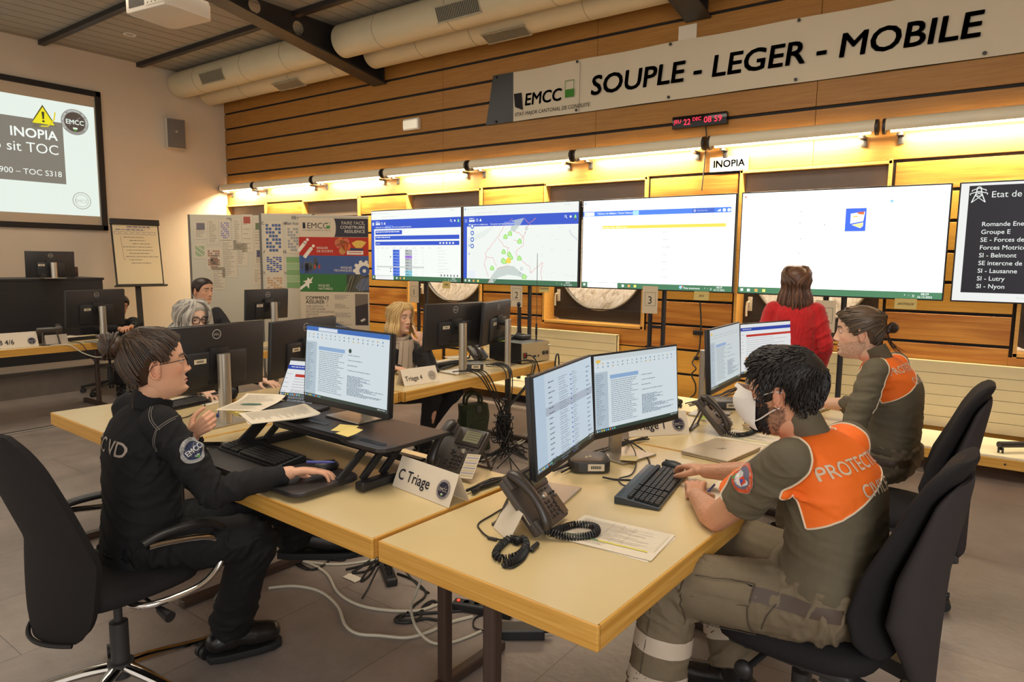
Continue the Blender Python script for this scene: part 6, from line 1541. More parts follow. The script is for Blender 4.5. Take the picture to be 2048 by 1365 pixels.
def person(label, S, pel, chest, neck, fb, Mh, arms, legs, shirt, pants, shoes, vox=(.003, .008), sleeves='long', wide=1.0, belly=0, collar=None, hem=-.06, loose=1.0, group=None, seed=1, wr_amp=.006, pants_amp=.006):
    """one seated or standing person; all joints are points in the room"""
    t = thing('person', label, 'person', (pel.x, pel.y, 0), 0, group); base = t.location.copy(); T = Matrix.Translation(-base)
    fb = Vector(fb).normalized(); rb = fb.cross(UP).normalized(); k = wide
    up = (neck-pel).normalized(); fr = (fb-up*fb.dot(up)).normalized()
    upp = (neck-chest).normalized(); fc = (fb-upp*fb.dot(upp)).normalized()
    sh0 = chest.lerp(neck, S.get('shl', .62))-fc*.005
    SH = {'R': sh0+rb*.168*k, 'L': sh0-rb*.168*k}
    HP = {'R': pel+rb*.088*k, 'L': pel-rb*.088*k}
    # --- body under the clothes
    mb = MB(); w = pel.lerp(chest, .5)
    cols = [(pel-up*.06, rb, .13*k, fr, .09), (pel, rb, .155*k, fr, .105), (w, rb, .13*k, fr, .09+belly*.6), (chest, rb, .145*k, fc, .10), (sh0, rb, .14*k, fc, .085), (neck-upp*.02, rb, .07, fc, .06)]
    torso_rings(mb, interp_cols(cols, 4))
    hn = Mh @ V(0, -.018, -.075); s = Mh.to_scale()[0]
    mb.limb([neck-upp*.05, neck, hn, Mh @ V(0, -.005, -.05)], [.062, .054*s, .054*s, .05*s], 16)
    for q in 'LR':
        kn, an, to = legs[q]; mb.limb([HP[q], kn, an], [.06, .034, .024], 12)
    b = remesh(mb.bm, .010, 3); paint(b, lambda p: S['skin']); parts = [b]
    hm = head_mesh(S); hm.transform(Mh); parts.append(hm)
    for q in 'LR':
        el, wr, hd = arms[q]; me = arm_skin(SH[q]-UP*.0, el, wr, hd, vox[0], S.get('arm', 1), S['skin'], S.get('hairy', 0)); parts.append(me)
    for me in parts: me.transform(T)
    join('body', parts, M_SKIN, t)
    eyes(T @ Mh, S, t, S.get('iris', (.09, .045, .02)), S.get('look', (0, 0)))
    # --- shirt or jacket
    mb = MB(); g = .016*loose; low = pel+up*hem
    wt = S.get('waist_tilt', 0); frw = fr+up*wt
    cols = [(low, rb, (.176)*k+g*.7, frw, .130+g*.6+belly*.5), (pel+up*(.05+max(0, hem)), rb, .172*k+g*.7, fr+up*wt*.5, .128+g*.5+belly), (w, rb, .148*k+g, fr, .108+g+belly), (chest, rb, .160*k+g, fc, .112+g), (chest.lerp(neck, .45), rb, .165*k+g*.6, fc, .105+g*.6), (chest.lerp(neck, .74), rb, .130*k, fc, .086+g*.4), (neck-upp*.022, rb, .080, fc, .070)]
    torso_rings(mb, interp_cols(cols, 5))
    for q in 'LR':
        el, wr, hd = arms[q]; sh = SH[q]
        if sleeves == 'long':
            f = wr-el; e2 = el.lerp(wr, S.get('cuff', .93))
            mb.limb([sh-(el-sh).normalized()*.02, sh.lerp(el, .35), sh.lerp(el, .75), el, el.lerp(wr, .3), e2-f.normalized()*.03], [.063*loose, .064*loose, .057*loose, .055*loose, .052*loose, .041*loose], 18)
            mb.cyl(e2-f.normalized()*.06, e2, .042*loose, .039*loose, 18)
        else:
            e2 = sh.lerp(el, sleeves)
            mb.limb([sh-(el-sh).normalized()*.02, sh.lerp(el, sleeves*.5), sh.lerp(el, sleeves-.12)], [.068*loose, .073*loose, .072*loose], 18); mb.cyl(sh.lerp(el, sleeves-.25), e2, .074*loose, .076*loose, 20)
    me = remesh(mb.bm, vox[1], 4)
    ax = [(w, up, .17), (low, up, .10)]
    for q in 'LR':
        el, wr, hd = arms[q]; ax += [(el, (wr-SH[q]).normalized(), .12), (SH[q].lerp(el, .35), (el-SH[q]).normalized(), .10), (SH[q]-up*.10, (el-SH[q]).normalized(), .12)]
        if sleeves == 'long': ax.append((wr, (wr-el).normalized(), .10))
    wrinkle(me, wr_amp, 9, ax, seed); me.transform(T)
    so = add('shirt' if S.get('top', 'shirt') == 'shirt' else S['top'], me, shirt, t, True, 80)
    # --- trousers
    mb = MB(); pr = S.get('leg', (.098, .082, .066, .060))
    mb.limb([HP['L']+up*.01, HP['R']+up*.01], [.118*k, .118*k], 16); torso_rings(mb, [(pel+up*(.105 if hem >= 0 else .0), rb, .182*k, frw, .145+belly), (pel+up*(.03 if hem >= 0 else -.02), rb, .178*k, fr+up*wt*.5, .135+belly*.5), (pel-up*.05, rb, .16*k, fr, .115)])
    for q in 'LR':
        kn, an, to = legs[q]; d = (an-kn)
        mb.limb([HP[q], HP[q].lerp(kn, .5), kn, kn+d*.3, kn+d*.75], [pr[0]*1.05, pr[0], pr[1], pr[2]*1.04, pr[3]], 18); mb.cyl(kn+d*.6, kn+d*.97, pr[3], pr[3]*1.04, 20)
    me = remesh(mb.bm, max(.007, vox[1]), 4)
    ax = []
    for q in 'LR':
        kn, an, to = legs[q]; ax += [(kn, (an-HP[q]).normalized(), .15), (an.lerp(kn, .12), (an-kn).normalized(), .13), (HP[q], (kn-HP[q]).normalized(), .16)]
    wrinkle(me, pants_amp, 10, ax, seed+3); me.transform(T)
    po = add('trousers', me, pants, t, True, 80)
    for q in 'LR':
        kn, an, to = legs[q]; shoe(t, an-base, to-base, 'boot' if S.get('boot') else 'shoe', shoes, S.get('boot', False), S.get('foot_up', {}).get(q, (0, 0, 1)))
    if collar:
        mb = MB(); c0 = neck-upp*.022-base; h = collar[1]
        rings = []
        for kk, (hh, rr) in enumerate(((-.02, 1.0), (h*.5, .98), (h, 1.06), (h+.006, 1.12), (h*.4, 1.16), (-.02, 1.18))):
            rings.append([mb.bm.verts.new(c0+upp*(hh-.018*math.sin(2*math.pi*i/36)*(1 if hh > 0 else .6))+rb*.066*rr*math.cos(2*math.pi*i/36)+fc*.062*rr*math.sin(2*math.pi*i/36)) for i in range(36)])
        mb.skin(rings, (False, False), closed=True); mb.build('collar', collar[0], t, angle=70)
    return t, base, so, po, SH, HP, (up, fr, rb, upp, fc)

def stitched(parent, pts, r, m, n=6, name='seam'):
    mb = MB(); mb.tube(pts, r, 5, n); return mb.build(name, m, parent)
def on_cloth(o, p, d, reach=.4):
    """point of mesh object o hit from p along d (object space)"""
    h = o.ray_cast(p, d, distance=reach)
    return (h[1], h[2]) if h[0] else (None, None)
def seam_on(o, base, pts, d, r, m, name='seam', off=.001):
    out = []
    for a, b in zip(pts, pts[1:]):
        for k in range(7):
            p = a.lerp(b, k/7)-base; h, n = on_cloth(o, p-d*.25, d, .6)
            if h is not None: out.append(h+n*off)
    if len(out) > 2:
        mb = MB(); mb.tube(out, r, 5); return mb.build(name, m, o)

SKIN_W = L(222, 168, 134); SKIN_M = L(206, 150, 116); SKIN_P = L(226, 178, 148)
M_NAVYKNIT = mat('black_uniform_knit', L(32, 31, 32), .8, bump=.25, bscale=500, spec=.25)
M_NAVYTR = mat('black_uniform_trousers', L(22, 21, 22), .75, bump=.15, bscale=300, spec=.25)
M_BOOT = mat('black_boot_leather', L(26, 24, 24), .28, bump=.05, bscale=120)
M_OLIVE = mat('olive_uniform_cloth', L(96, 86, 66), .8, var=.05, scale=40, bump=.2, bscale=420)
M_OLIVETR = mat('olive_uniform_trousers', L(112, 98, 76), .8, var=.05, scale=30, bump=.2, bscale=420)
M_ORANGE = mat('orange_uniform_yoke', L(246, 112, 24), .7, bump=.15, bscale=420)
M_PIPE = mat('cream_piping', L(226, 206, 176), .6)
M_REFL = mat('silver_reflective_band', L(196, 180, 160), .35, bump=.1, bscale=600)

# ------------------------------------------------------------------ the woman with the bun
S = dict(skin=SKIN_W, brow=(.05, .03, .02), top='sweatshirt', boot=True, leg=(.096, .084, .078, .082), look=(0, -4), nose=1.0, wide=.98, lip=L(186, 110, 96))
fW = dirz(69, .10); Mh = head_at(366, 720, 2.50, fW, V(-.05, -.08, 1), (.031, .083, .010), 1.0)
pel = PD(285, 1085, 2.60); chest = PD(285, 895, 2.54); neck = PD(305, 803, 2.52)
hR = (V(.50, .80, -.12), V(-.15, .1, 1), V(-.85, .5, 0), dict(curl=(.15, .55, .45), spread=.16, thumb=(.8, -.45), size=1.0))
hL = (dirz(50, .75), V(.75, -.55, .1), V(-.35, -.25, .8), dict(curl=(.9, 1.1, .7), spread=.05, thumb=(.8, -.5), size=.92))
wrR = PZ(580, 946, .826); wrL = PD(383, 875, 2.78)
t, base, so, po, SH, HP, ax = person('woman with a bun and glasses in a black uniform sweatshirt, hand on a mouse', S, pel, chest, neck, dirz(82), Mh,
    {'R': (PD(428, 985, 2.50), wrR, hR), 'L': (PD(420, 985, 2.92), wrL, hL)},
    {'R': (PZ(505, 1085, .56)*0+V(-2.30, 1.46, .57), V(-2.49, 1.46, .13), V(-2.42, 1.62, .035)), 'L': (V(-2.42, 1.68, .62), V(-2.52, 1.82, .40), V(-2.33, 1.98, .33))},
    M_NAVYKNIT, M_NAVYTR, M_BOOT, (.003, .007), collar=(M_NAVYKNIT, .040), wide=.94, seed=2, wr_amp=.010, pants_amp=.012)
W_OBJ, W_BASE, W_SHIRT = t, base, so
T = Matrix.Translation(-base)
lash_brow(T @ Mh, S, t, (.06, .035, .02), .0022)
glasses(T @ Mh, t, L(40, 34, 32), .025, .020, dark=True)
HM_BROWN = hair_mat('brown_hair', L(34, 24, 17), L(80, 58, 40))
hb = MB(); lw = lambda a: float(np.interp(a, [0, 25, 45, 62, 75, 88, 100, 125, 180], [.080, .076, .066, .044, .016, .012, .018, -.058, -.078]))
cap_hair(hb, T @ Mh, S, lw, lambda a, z: .011+.012*min(1, a/120)+.004*max(0, z/.1))
bunp = V(0, -.098, .094)
rg = random.Random(11)
for k in range(430):                                            # combed back into the bun
    a = rg.uniform(-180, 180); aa = abs(a); z0 = lw(aa)+.002+abs(rg.gauss(0, .02))*(1 if aa > 60 else .2)
    p0 = scalp(z0, a, S, .006); tgt = bunp+V(rg.uniform(-.02, .02), .03, rg.uniform(-.02, .02))
    pts = []
    for u in (0, .25, .5, .75, 1):
        q = p0.lerp(tgt, u); rr = Vector((q.x/.076, q.y/.1, max(0, q.z-.02)/.10 if q.z > .02 else (q.z-.02)/.22)); 
        th = math.degrees(math.atan2(q.x, q.y)); zz = min(.112, q.z+.035*math.sin(u*math.pi))
        pts.append(scalp(zz, th, S, .0155+.013*min(1, abs(th)/120)+rg.uniform(-.002, .002)) if u < .95 else tgt)
    strand(hb, [T @ Mh @ p for p in pts], rg.uniform(.0018, .0034), 5, 3)
hb.build('hair', HM_BROWN, t, angle=80)
hb = MB()
for k in range(150):
    a0 = rg.uniform(0, 6.28); rr = rg.uniform(.026, .050); tilt = rg.uniform(-.9, .9); n = 9
    pts = [bunp+V(math.cos(a0+j*.42)*rr, -.030+rr*.9*math.sin(tilt)*math.sin(a0+j*.4)-.016*math.cos(tilt), math.sin(a0+j*.42)*rr*.9) for j in range(n)]
    strand(hb, [T @ Mh @ p for p in pts], rg.uniform(.0025, .005), 5, 2)
hb.ball(T @ Mh @ (bunp+V(0, -.034, 0)), (.047, .043, .042), 20)
hb.build('hair_bun', HM_BROWN, t, angle=80)
hb = MB()
for k in range(12):
    a = rg.choice((-1, 1))*rg.uniform(130, 180); p0 = scalp(-.07, a, S, .012); hb.tube([T @ Mh @ q for q in (p0, p0+V(rg.uniform(-.02, .02), -.02, -.03), p0+V(rg.uniform(-.03, .03), -.03, -.07))], .0005, 4, 3)
hb.build('loose_hair', HM_BROWN, t)
up, fr, rb, upp, fc = ax
f = Flat(); f.text('EMCC VD', -.03, 0, .080, L(176, 160, 146), 'CENTER', 1, bold=.010, sx=.92)
bk = chest+up*.0; nx = (-fc); MM = Matrix.Translation(chest-base+nx*.02+upp*(-.015)) @ Matrix(((nx.x, -(-rb).x, upp.x, 0), (nx.y, -(-rb).y, upp.y, 0), (nx.z, -(-rb).z, upp.z, 0), (0, 0, 0, 1)))
project_print(f, so.data, MM @ Matrix.Translation((.1, 0, 0)), .5, .0015, 'lettering', PRINT, so)
f = Flat(); f.disc(0, 0, .046, L(176, 172, 164), 1); crest(f, 0, 0, .044, L(48, 56, 82), L(206, 202, 196), 2, L(150, 150, 150))
el = PD(428, 985, 2.50); pa = SH['R'].lerp(el, .40)
ad = (el-SH['R']).normalized(); nx = (rb*.85+fc*.35); nx = (nx-ad*nx.dot(ad)).normalized(); uz = -ad; uy = uz.cross(nx)
MM = Matrix.Translation(pa-base) @ Matrix(((nx.x, uy.x, uz.x, 0), (nx.y, uy.y, uz.y, 0), (nx.z, uy.z, uz.z, 0), (0, 0, 0, 1)))
project_print(f, so.data, MM @ Matrix.Translation((.1, 0, 0)), .3, .002, 'sleeve_badge', PRINT, so)
ms = mat('grey_seam_stitch', L(120, 112, 104), .7)
toC = (V(0, 0, CAM_H)-chest).normalized()
for off in (0, .008):
    o2 = CR*off
    seam_on(so, base, [PD(262, 785, 2.3)+o2, PD(284, 845, 2.3)+o2, PD(300, 868, 2.3)+o2], CD, .0013, ms)
    seam_on(so, base, [PD(345, 822, 2.3)-CU*off, PD(322, 840, 2.3)-CU*off, PD(296, 862, 2.3)-CU*off, PD(284, 890, 2.3)+o2, PD(277, 918, 2.3)+o2], CD, .0013, ms)
    seam_on(so, base, [PD(225, 800, 2.3)-CU*off, PD(234, 813, 2.3)-CU*off, PD(262, 806, 2.3)-CU*off, PD(276, 798, 2.3)-CU*off], CD, .0013, ms)
pen(wrR+V(.01, .07, .028), wrR+V(.085, .15, .022), 'blue pen held under the fingers of the woman with the bun', M_BLUEPEN, None, .005)

# ------------------------------------------------------------------ the masked man
S = dict(skin=SKIN_M, brow=(.03, .02, .015), beard=((.022, .017, .014), .97), boot=True, leg=(.112, .100, .090, .094), look=(0, 3), hairy=.45, arm=1.08, waist_tilt=.36)
fM = dirz(178, .02); Mh = head_at(1556, 800, 2.04, fM, V(.06, .02, 1), (-.080, -.012, -.008), 1.06)
pel = PD(1668, 1192, 2.17); chest = PD(1672, 985, 2.14); neck = PD(1606, 856, 2.12)
elL = PD(1432, 1038, 2.29); wrL = PD(1392, 992, 2.50); elR = PD(1535, 948, 2.62); wrR = PD(1412, 943, 2.70)
hL = (V(-.35, .92, .12), V(.05, -.15, 1), V(.9, .35, .1), dict(curl=(1.0, 1.15, .6), spread=.05, thumb=(.7, -.5), size=1.05))
hR = (V(-.75, .62, -.12), V(0, 0, 1), V(-.6, -.75, -.1), dict(curl=(.30, .5, .4), spread=.14, thumb=(.75, -.35), size=1.05))
kL = V(-.83, 2.04, .60); kR = V(-.86, 2.50, .60)
t, base, so, po, SH, HP, ax = person('man with white face mask in olive and orange uniform, typing at near table', S, pel, chest, neck, dirz(166), Mh,
    {'R': (elR, wrR, hR), 'L': (elL, wrL, hL)},
    {'L': (kL, V(-.86, 1.98, .16), V(-1.05, 1.93, .03)), 'R': (kR, V(-.72, 2.42, .16), V(-.92, 2.42, .03))},
    M_OLIVE, M_OLIVETR, M_BOOT, (.003, .007), sleeves=.62, collar=(M_OLIVE, .068), wide=1.10, belly=.012, seed=5, wr_amp=.009, pants_amp=.014, hem=.05)
M_OBJ = t
T = Matrix.Translation(-base); lash_brow(T @ Mh, S, t, (.03, .02, .015), .0038)
# mask: folded shell over nose and chin, loops round the ears
def face_mask(Mm, parent, S):
    mb = MB(); nu, nv = 28, 24; g = []
    for i in range(nu+1):
        u = i/nu*2-1; row = []
        for j in range(nv+1):
            v = j/nv; z = .012-.128*v
            xx = u*(.064 if v > .35 else .050+.04*v); edge = abs(u)
            xh, yh = head_pt(max(-.115, z), math.asin(max(-1, min(1, xx/.078))), S)
            bul = (.052*(1-edge**2.2)*math.sin(math.pi*min(1, .18+v*.82))+.006)
            y = yh+bul+(.016 if v < .12 else 0)*(1-edge)*G(u, .3)
            y += .0016*math.sin(u*40)*(edge > .75)
            row.append(mb.bm.verts.new(Mm @ V(xx, y, z-.012*edge*(1 if v < .3 else -.6))))
        g.append(row)
    fs = [mb.bm.faces.new((g[i][j], g[i+1][j], g[i+1][j+1], g[i][j+1])) for i in range(nu) for j in range(nv)]
    mb.bm.normal_update(); bmesh.ops.solidify(mb.bm, geom=fs, thickness=.0015)
    o = mb.build('face_mask', mat('white_mask_fleece', L(232, 224, 214), .85, bump=.1, bscale=250), parent, angle=60)
    lp = MB()
    for sx in (-1, 1):
        lp.tube([Mm @ V(sx*.060, .062, -.020), Mm @ V(sx*.075, .035, -.004), Mm @ V(sx*.081, .004, .012), Mm @ V(sx*.082, -.022, .014)], .0022, 6, 4)
        lp.tube([Mm @ V(sx*.057, .060, -.088), Mm @ V(sx*.068, .035, -.072), Mm @ V(sx*.079, .004, -.045), Mm @ V(sx*.083, -.020, -.03)], .0022, 6, 4)
    lp.build('ear_loop', mat('white_elastic', L(226, 216, 204), .7), o)
face_mask(T @ Mh, t, S)
HM_BLACK = hair_mat('black_hair', L(18, 15, 14), L(40, 33, 29), .55)
hb = MB(); lm = lambda a: float(np.interp(a, [0, 20, 42, 58, 70, 84, 98, 112, 135, 180], [.074, .072, .064, .036, -.030, -.020, .022, -.020, -.048, -.056]))
cap_hair(hb, T @ Mh, S, lm, lambda a, z: .012+.010*max(0, (z+.02)/.12))
rg = random.Random(21)
for k in range(2300):                                            # short thick locks lying forward and down
    a = rg.uniform(-180, 180); aa = abs(a); zl = lm(aa); z = zl+(.112-zl)*rg.random()**.8; z = min(z, .113)
    thk = .009+.012*max(0, (z+.02)/.12)
    if 76 < aa < 106 and z < .035: continue
    p = scalp(z, a, S, thk); top = max(0, (z-.03)/.09)
    dn = V(p.x*.5, .65*top+.25*(aa < 70), -1+.95*top).normalized(); nr = Vector((p.x, p.y, max(0, z-.02)*1.4)).normalized()
    l = rg.uniform(.020, .036)*(.6 if aa < 50 or z < .0 else 1); d = (dn-nr*dn.dot(nr)*.85+V(rg.uniform(-.12, .12), rg.uniform(-.12, .12), rg.uniform(-.08, .08))).normalized()
    strand(hb, [T @ Mh @ q for q in (p-nr*.006, p+d*l*.5+nr*.004, p+d*l-nr*(.003 if aa > 70 else -.004))], rg.uniform(.0014, .0026), 4, 2)
hb.build('hair', HM_BLACK, t, angle=80)
hb = MB()
for k in range(1500):                                            # beard stubble and beard
    a = rg.choice((-1, 1))*rg.uniform(8, 80); z = rg.uniform(-.116, -.02-.05*(abs(a) < 45)); 
    if abs(a) < 20 and z > -.09: continue
    p = scalp(z, a, S, .0015); hb.tube([T @ Mh @ p, T @ Mh @ (p+V(p.x*.06, .004, -.010))], [.0014, .0005], 4)
hb.build('beard', HM_BLACK, t)
def yoke(so, base, chest, neck, ax, SH, t, words=True, side='L', zlow=-.01, text_shift=0):
    """orange yoke over shoulders and upper back with cream piping and lettering"""
    up, fr, rb, upp, fc = ax; c = chest-base; nk = neck-base; low = c+upp*zlow; cuts = [(low, upp)]; pl = []
    for sx, q in ((1, 'R'), (-1, 'L')):
        nn = (rb*sx+upp*.30).normalized(); pl.append(((SH[q]-base)+upp*.03-rb*sx*.012, nn)); cuts.append(pl[-1])
    hi = (SH['L']+SH['R'])/2-base+upp*.0; fp = c+fc*.0; cuts += [(fp, fc), (hi, upp)]
    def test(p): return (p-low).dot(upp) > 0 and (p-nk).dot(upp) < .03 and all((p-a).dot(n) < 0 for a, n in pl) and ((p-fp).dot(fc) < 0 or (p-hi).dot(upp) > 0)
    return shell_part(so.data, test, .0022, 'orange_yoke', M_ORANGE, so, cuts, (.0032, M_PIPE))
yk = yoke(so, base, chest, neck, ax, SH, t, zlow=.0)
def back_print(so, base, chest, ax, lines, size, col, dy=.06, tilt=0, shift=0):
    up, fr, rb, upp, fc = ax; nx = -fc; f = Flat()
    for i, s in enumerate(lines): f.text(s, shift, -i*size*1.35, size, col, 'CENTER', 1, bold=.012, sx=.92)
    MM = Matrix.Translation(chest-base+nx*.25+upp*dy) @ Matrix(((nx.x, rb.x, upp.x, 0), (nx.y, rb.y, upp.y, 0), (nx.z, rb.z, upp.z, 0), (0, 0, 0, 1)))
    return project_print(f, so.data, MM, .6, .0036, 'lettering', PRINT, so)
back_print(so, base, chest, ax, ('PROTECTION', 'CIVILE'), .064, L(212, 192, 164), .075, shift=.02)
up, fr, rb, upp, fc = ax
def arm_badge(so, base, sh, el, nx, fn, u=.42, name='sleeve_badge'):
    pa = sh.lerp(el, u); ad = (el-sh).normalized(); nx = (nx-ad*nx.dot(ad)).normalized(); uz = -ad; uy = uz.cross(nx)
    MM = Matrix.Translation(pa-base) @ Matrix(((nx.x, uy.x, uz.x, 0), (nx.y, uy.y, uz.y, 0), (nx.z, uy.z, uz.z, 0), (0, 0, 0, 1))); f = Flat(); fn(f)
    return project_print(f, so.data, MM @ Matrix.Translation((.1, 0, 0)), .3, .002, name, PRINT, so)
def pc_badge(f):
    f.disc(0, 0, .047, L(150, 140, 130), 1); f.disc(0, 0, .045, L(206, 84, 50), 2); f.disc(0, 0, .034, L(112, 110, 128), 3)
    f.poly([(-.03, -.005), (-.01, .012), (.008, .004), (.022, .018), (.03, .01), (.022, -.018), (0, -.03), (-.02, -.022)], L(206, 200, 196), 4)
    f.rect(-.0, -.012, .022, .022, L(206, 70, 44), 5); f.poly([(.003, -.009), (.019, -.009), (.011, .006)], L(50, 90, 180), 6); f.poly([(-.024, -.02), (-.008, -.03), (-.016, -.04)], L(90, 150, 80), 5); f.rect(-.026, -.02, .02, .012, L(220, 214, 206), 5)
    f.arc_text('PROTECTION CIVILE', 0, 0, .0355, .0095, L(220, 200, 186), 165, 0, 5)
arm_badge(so, base, SH['L'], elL, (-rb*.8+UP*.55), pc_badge, .30)
# belt, pockets, reflective bands of the trousers
def ring_on(po, base, c, axis, rad, w, m, name, off=.002, n=44, th=None):
    """band lying on a trouser leg: rays inwards around an axis"""
    axis = Vector(axis).normalized(); u = axis.orthogonal().normalized(); v = axis.cross(u); rings = []; mb = MB(); c = c-base
    for k in range(n):
        a = 2*math.pi*k/n; d = u*math.cos(a)+v*math.sin(a); col = []
        for s in (-.5, -.17, .17, .5):
            p = c+axis*w*s; h, nn = on_cloth(po, p+d*rad, -d, rad)
            col.append(mb.bm.verts.new(h+d*off if h is not None else p+d*rad*.6))
        rings.append(col)
    for A, B in zip(rings, rings[1:]+rings[:1]):
        for i in range(3): mb.bm.faces.new((A[i], B[i], B[i+1], A[i+1]))
    return mb.build(name, m, po, angle=60)
for q, (kn, an) in (('L', (kL, V(-.86, 1.98, .16))), ('R', (kR, V(-.72, 2.42, .16)))):
    for u in (.42, .70): ring_on(po, base, kn.lerp(an, u), an-kn, .18, .055, M_REFL, 'reflective_band')
ring_on(po, base, pel+up*.078, up-fr*.36, .35, .036, mat('brown_belt', L(70, 52, 36), .5), 'belt', .004)
def pocket(po, base, c, d, uy, uz, w, h, m, name='cargo_pocket'):
    d = Vector(d).normalized(); mb = MB(); g = []
    for i in range(9):
        row = []
        for j in range(9):
            p = c-base+Vector(uy)*(i/8-.5)*w+Vector(uz)*(j/8-.5)*h; hh, n = on_cloth(po, p-d*.25, d, .5); e = min(i, j, 8-i, 8-j)
            row.append(mb.bm.verts.new((hh if hh is not None else p)-d*(.002+.007*min(1, e/1.5))))
        g.append(row)
    for i in range(8):
        for j in range(8): mb.bm.faces.new((g[i][j], g[i+1][j], g[i+1][j+1], g[i][j+1]))
    return mb.build(name, m, po, angle=50)
thd = (kL-HP['L']).normalized(); sd = -rb; uz = thd.cross(sd).normalized()
mseam = mat('dark_trouser_seam', L(74, 64, 48), .8)
pc = HP['L'].lerp(kL, .55)+uz*.0
pocket(po, base, pc-uz*.02, -sd, thd, uz, .20, .15, M_OLIVETR)
pocket(po, base, pc+uz*.045-thd*.0, -sd, thd, uz, .21, .06, M_OLIVETR, 'pocket_flap')
for A_, B_ in (((-.105, .015), (.105, .015)), ((-.10, .015), (-.10, -.095)), ((.10, .015), (.10, -.095)), ((-.10, -.095), (.10, -.095)), ((-.105, .075), (.105, .075)), ((-.105, .075), (-.105, .015)), ((.105, .075), (.105, .015))): seam_on(po, base, [pc+thd*A_[0]+uz*A_[1], pc+thd*B_[0]+uz*B_[1]], -sd, .0016, mseam, 'pocket_seam', .005)
seam_on(po, base, [HP['L'].lerp(kL, .14)+uz*.035, HP['L'].lerp(kL, .20)-uz*.01, HP['L'].lerp(kL, .26)-uz*.07], -sd, .002, mseam, 'zip_seam', .001)
seam_on(po, base, [kL-rb*.06, kL.lerp(V(-.86, 1.98, .16), .5)-rb*.06, kL.lerp(V(-.86, 1.98, .16), .9)-rb*.06], rb, .0016, mseam, 'leg_seam', .001)

# ------------------------------------------------------------------ the man with the ponytail
S = dict(skin=SKIN_P, brow=(.05, .035, .025), beard=((.10, .075, .055), .5), boot=True, leg=(.11, .098, .088, .09), look=(0, -2), cuff=.45, waist_tilt=.25)
fM = dirz(191, -.05); Mh = head_at(1724, 672, 3.42, fM, V(-.03, .0, 1), (-.078, -.012, -.008), 1.08)
pel = PD(1785, 915, 3.62); chest = PD(1790, 785, 3.55); neck = PD(1752, 712, 3.50)
elL = PD(1697, 872, 3.40); wrL = PD(1620, 870, 3.62); elR = PD(1712, 812, 3.85); wrR = PD(1640, 806, 3.95)
hh = (V(-.85, .5, -.05), V(0, 0, 1), V(-.4, -.8, 0), dict(curl=(.4, .5, .4), size=1.05))
t, base, so, po, SH, HP, ax = person('bearded man with a small ponytail in an olive and orange uniform, leaning to his monitors', S, pel, chest, neck, dirz(174), Mh,
    {'R': (elR, wrR, hh), 'L': (elL, wrL, (V(-.85, .5, -.05), V(0, 0, 1), V(.4, .8, 0), dict(curl=(.4, .5, .4), size=1.05)))},
    {'L': (pel+V(-.44, -.20, -.02), pel+V(-.42, -.20, -.46), pel+V(-.60, -.26, -.58)), 'R': (pel+V(-.47, .05, -.02), pel+V(-.42, .05, -.46), pel+V(-.6, .0, -.58))},
    M_OLIVE, M_OLIVETR, M_BOOT, (.004, .009), collar=(M_OLIVE, .06), wide=1.06, seed=8, wr_amp=.009, pants_amp=.013, hem=.05)
P_OBJ = t
T = Matrix.Translation(-base); lash_brow(T @ Mh, S, t, (.05, .035, .025), .003)
hb = MB(); lp = lambda a: float(np.interp(a, [0, 25, 45, 60, 74, 86, 100, 125, 180], [.072, .066, .052, .030, -.014, -.012, .02, -.05, -.072]))
cap_hair(hb, T @ Mh, S, lp, lambda a, z: .007+.006*min(1, a/120)); knot = V(0, -.112, .004); rg = random.Random(31)
for k in range(380):
    a = rg.uniform(-180, 180); aa = abs(a); z0 = lp(aa)+.002+abs(rg.gauss(0, .015)); p0 = scalp(z0, a, S, .004); pts = []
    for u in (0, .25, .5, .75, 1):
        q = p0.lerp(knot, u); th = math.degrees(math.atan2(q.x, q.y)); pts.append(scalp(min(.114, q.z+.035*math.sin(u*math.pi)), th, S, .009+.006*min(1, abs(th)/120)+rg.uniform(-.0015, .0015)) if u < .95 else knot)
    strand(hb, [T @ Mh @ p for p in pts], rg.uniform(.0018, .0032), 5, 3)
hb.build('hair', HM_BROWN2 if 'HM_BROWN2' in globals() else hair_mat('ash_brown_hair', L(48, 38, 30), L(106, 84, 64)), t, angle=80)
hb = MB(); kc = knot+V(0, -.030, .020); hb.ball(T @ Mh @ (knot+V(0, -.012, .005)), (.016, .02, .016)); hb.ball(T @ Mh @ kc, (.020, .020, .020))
for k in range(70):
    a0 = rg.uniform(0, 6.28); tl = rg.uniform(-1.2, 1.2); rr = rg.uniform(.014, .025); strand(hb, [T @ Mh @ (kc+V(math.cos(a0+j*.5)*rr*math.cos(tl), math.cos(a0+j*.5)*rr*math.sin(tl), math.sin(a0+j*.5)*rr)) for j in range(8)], .0022, 4, 2)
for k in range(16):
    w = V(rg.uniform(-.012, .012), rg.uniform(-.01, .01), 0); strand(hb, [T @ Mh @ (knot+w), T @ Mh @ (knot+V(0, -.02, -.05)+w), T @ Mh @ (knot+V(0, -.05-.03*rg.random(), -.10)+w*2)], .0014, 4, 3)
hb.build('ponytail', hair_mat('dark_brown_hair', L(40, 30, 24), L(76, 58, 44)), t, angle=80)
yoke(so, base, chest, neck, ax, SH, t, zlow=.055); back_print(so, base, chest, ax, ('PROTECTION', 'CIVILE'), .060, L(212, 192, 166), .115, shift=.02)
ring_on(po, base, pel+ax[0]*.078, ax[0]-ax[1]*.25, .35, .036, mat('brown_belt', L(70, 52, 36), .5), 'belt', .004)

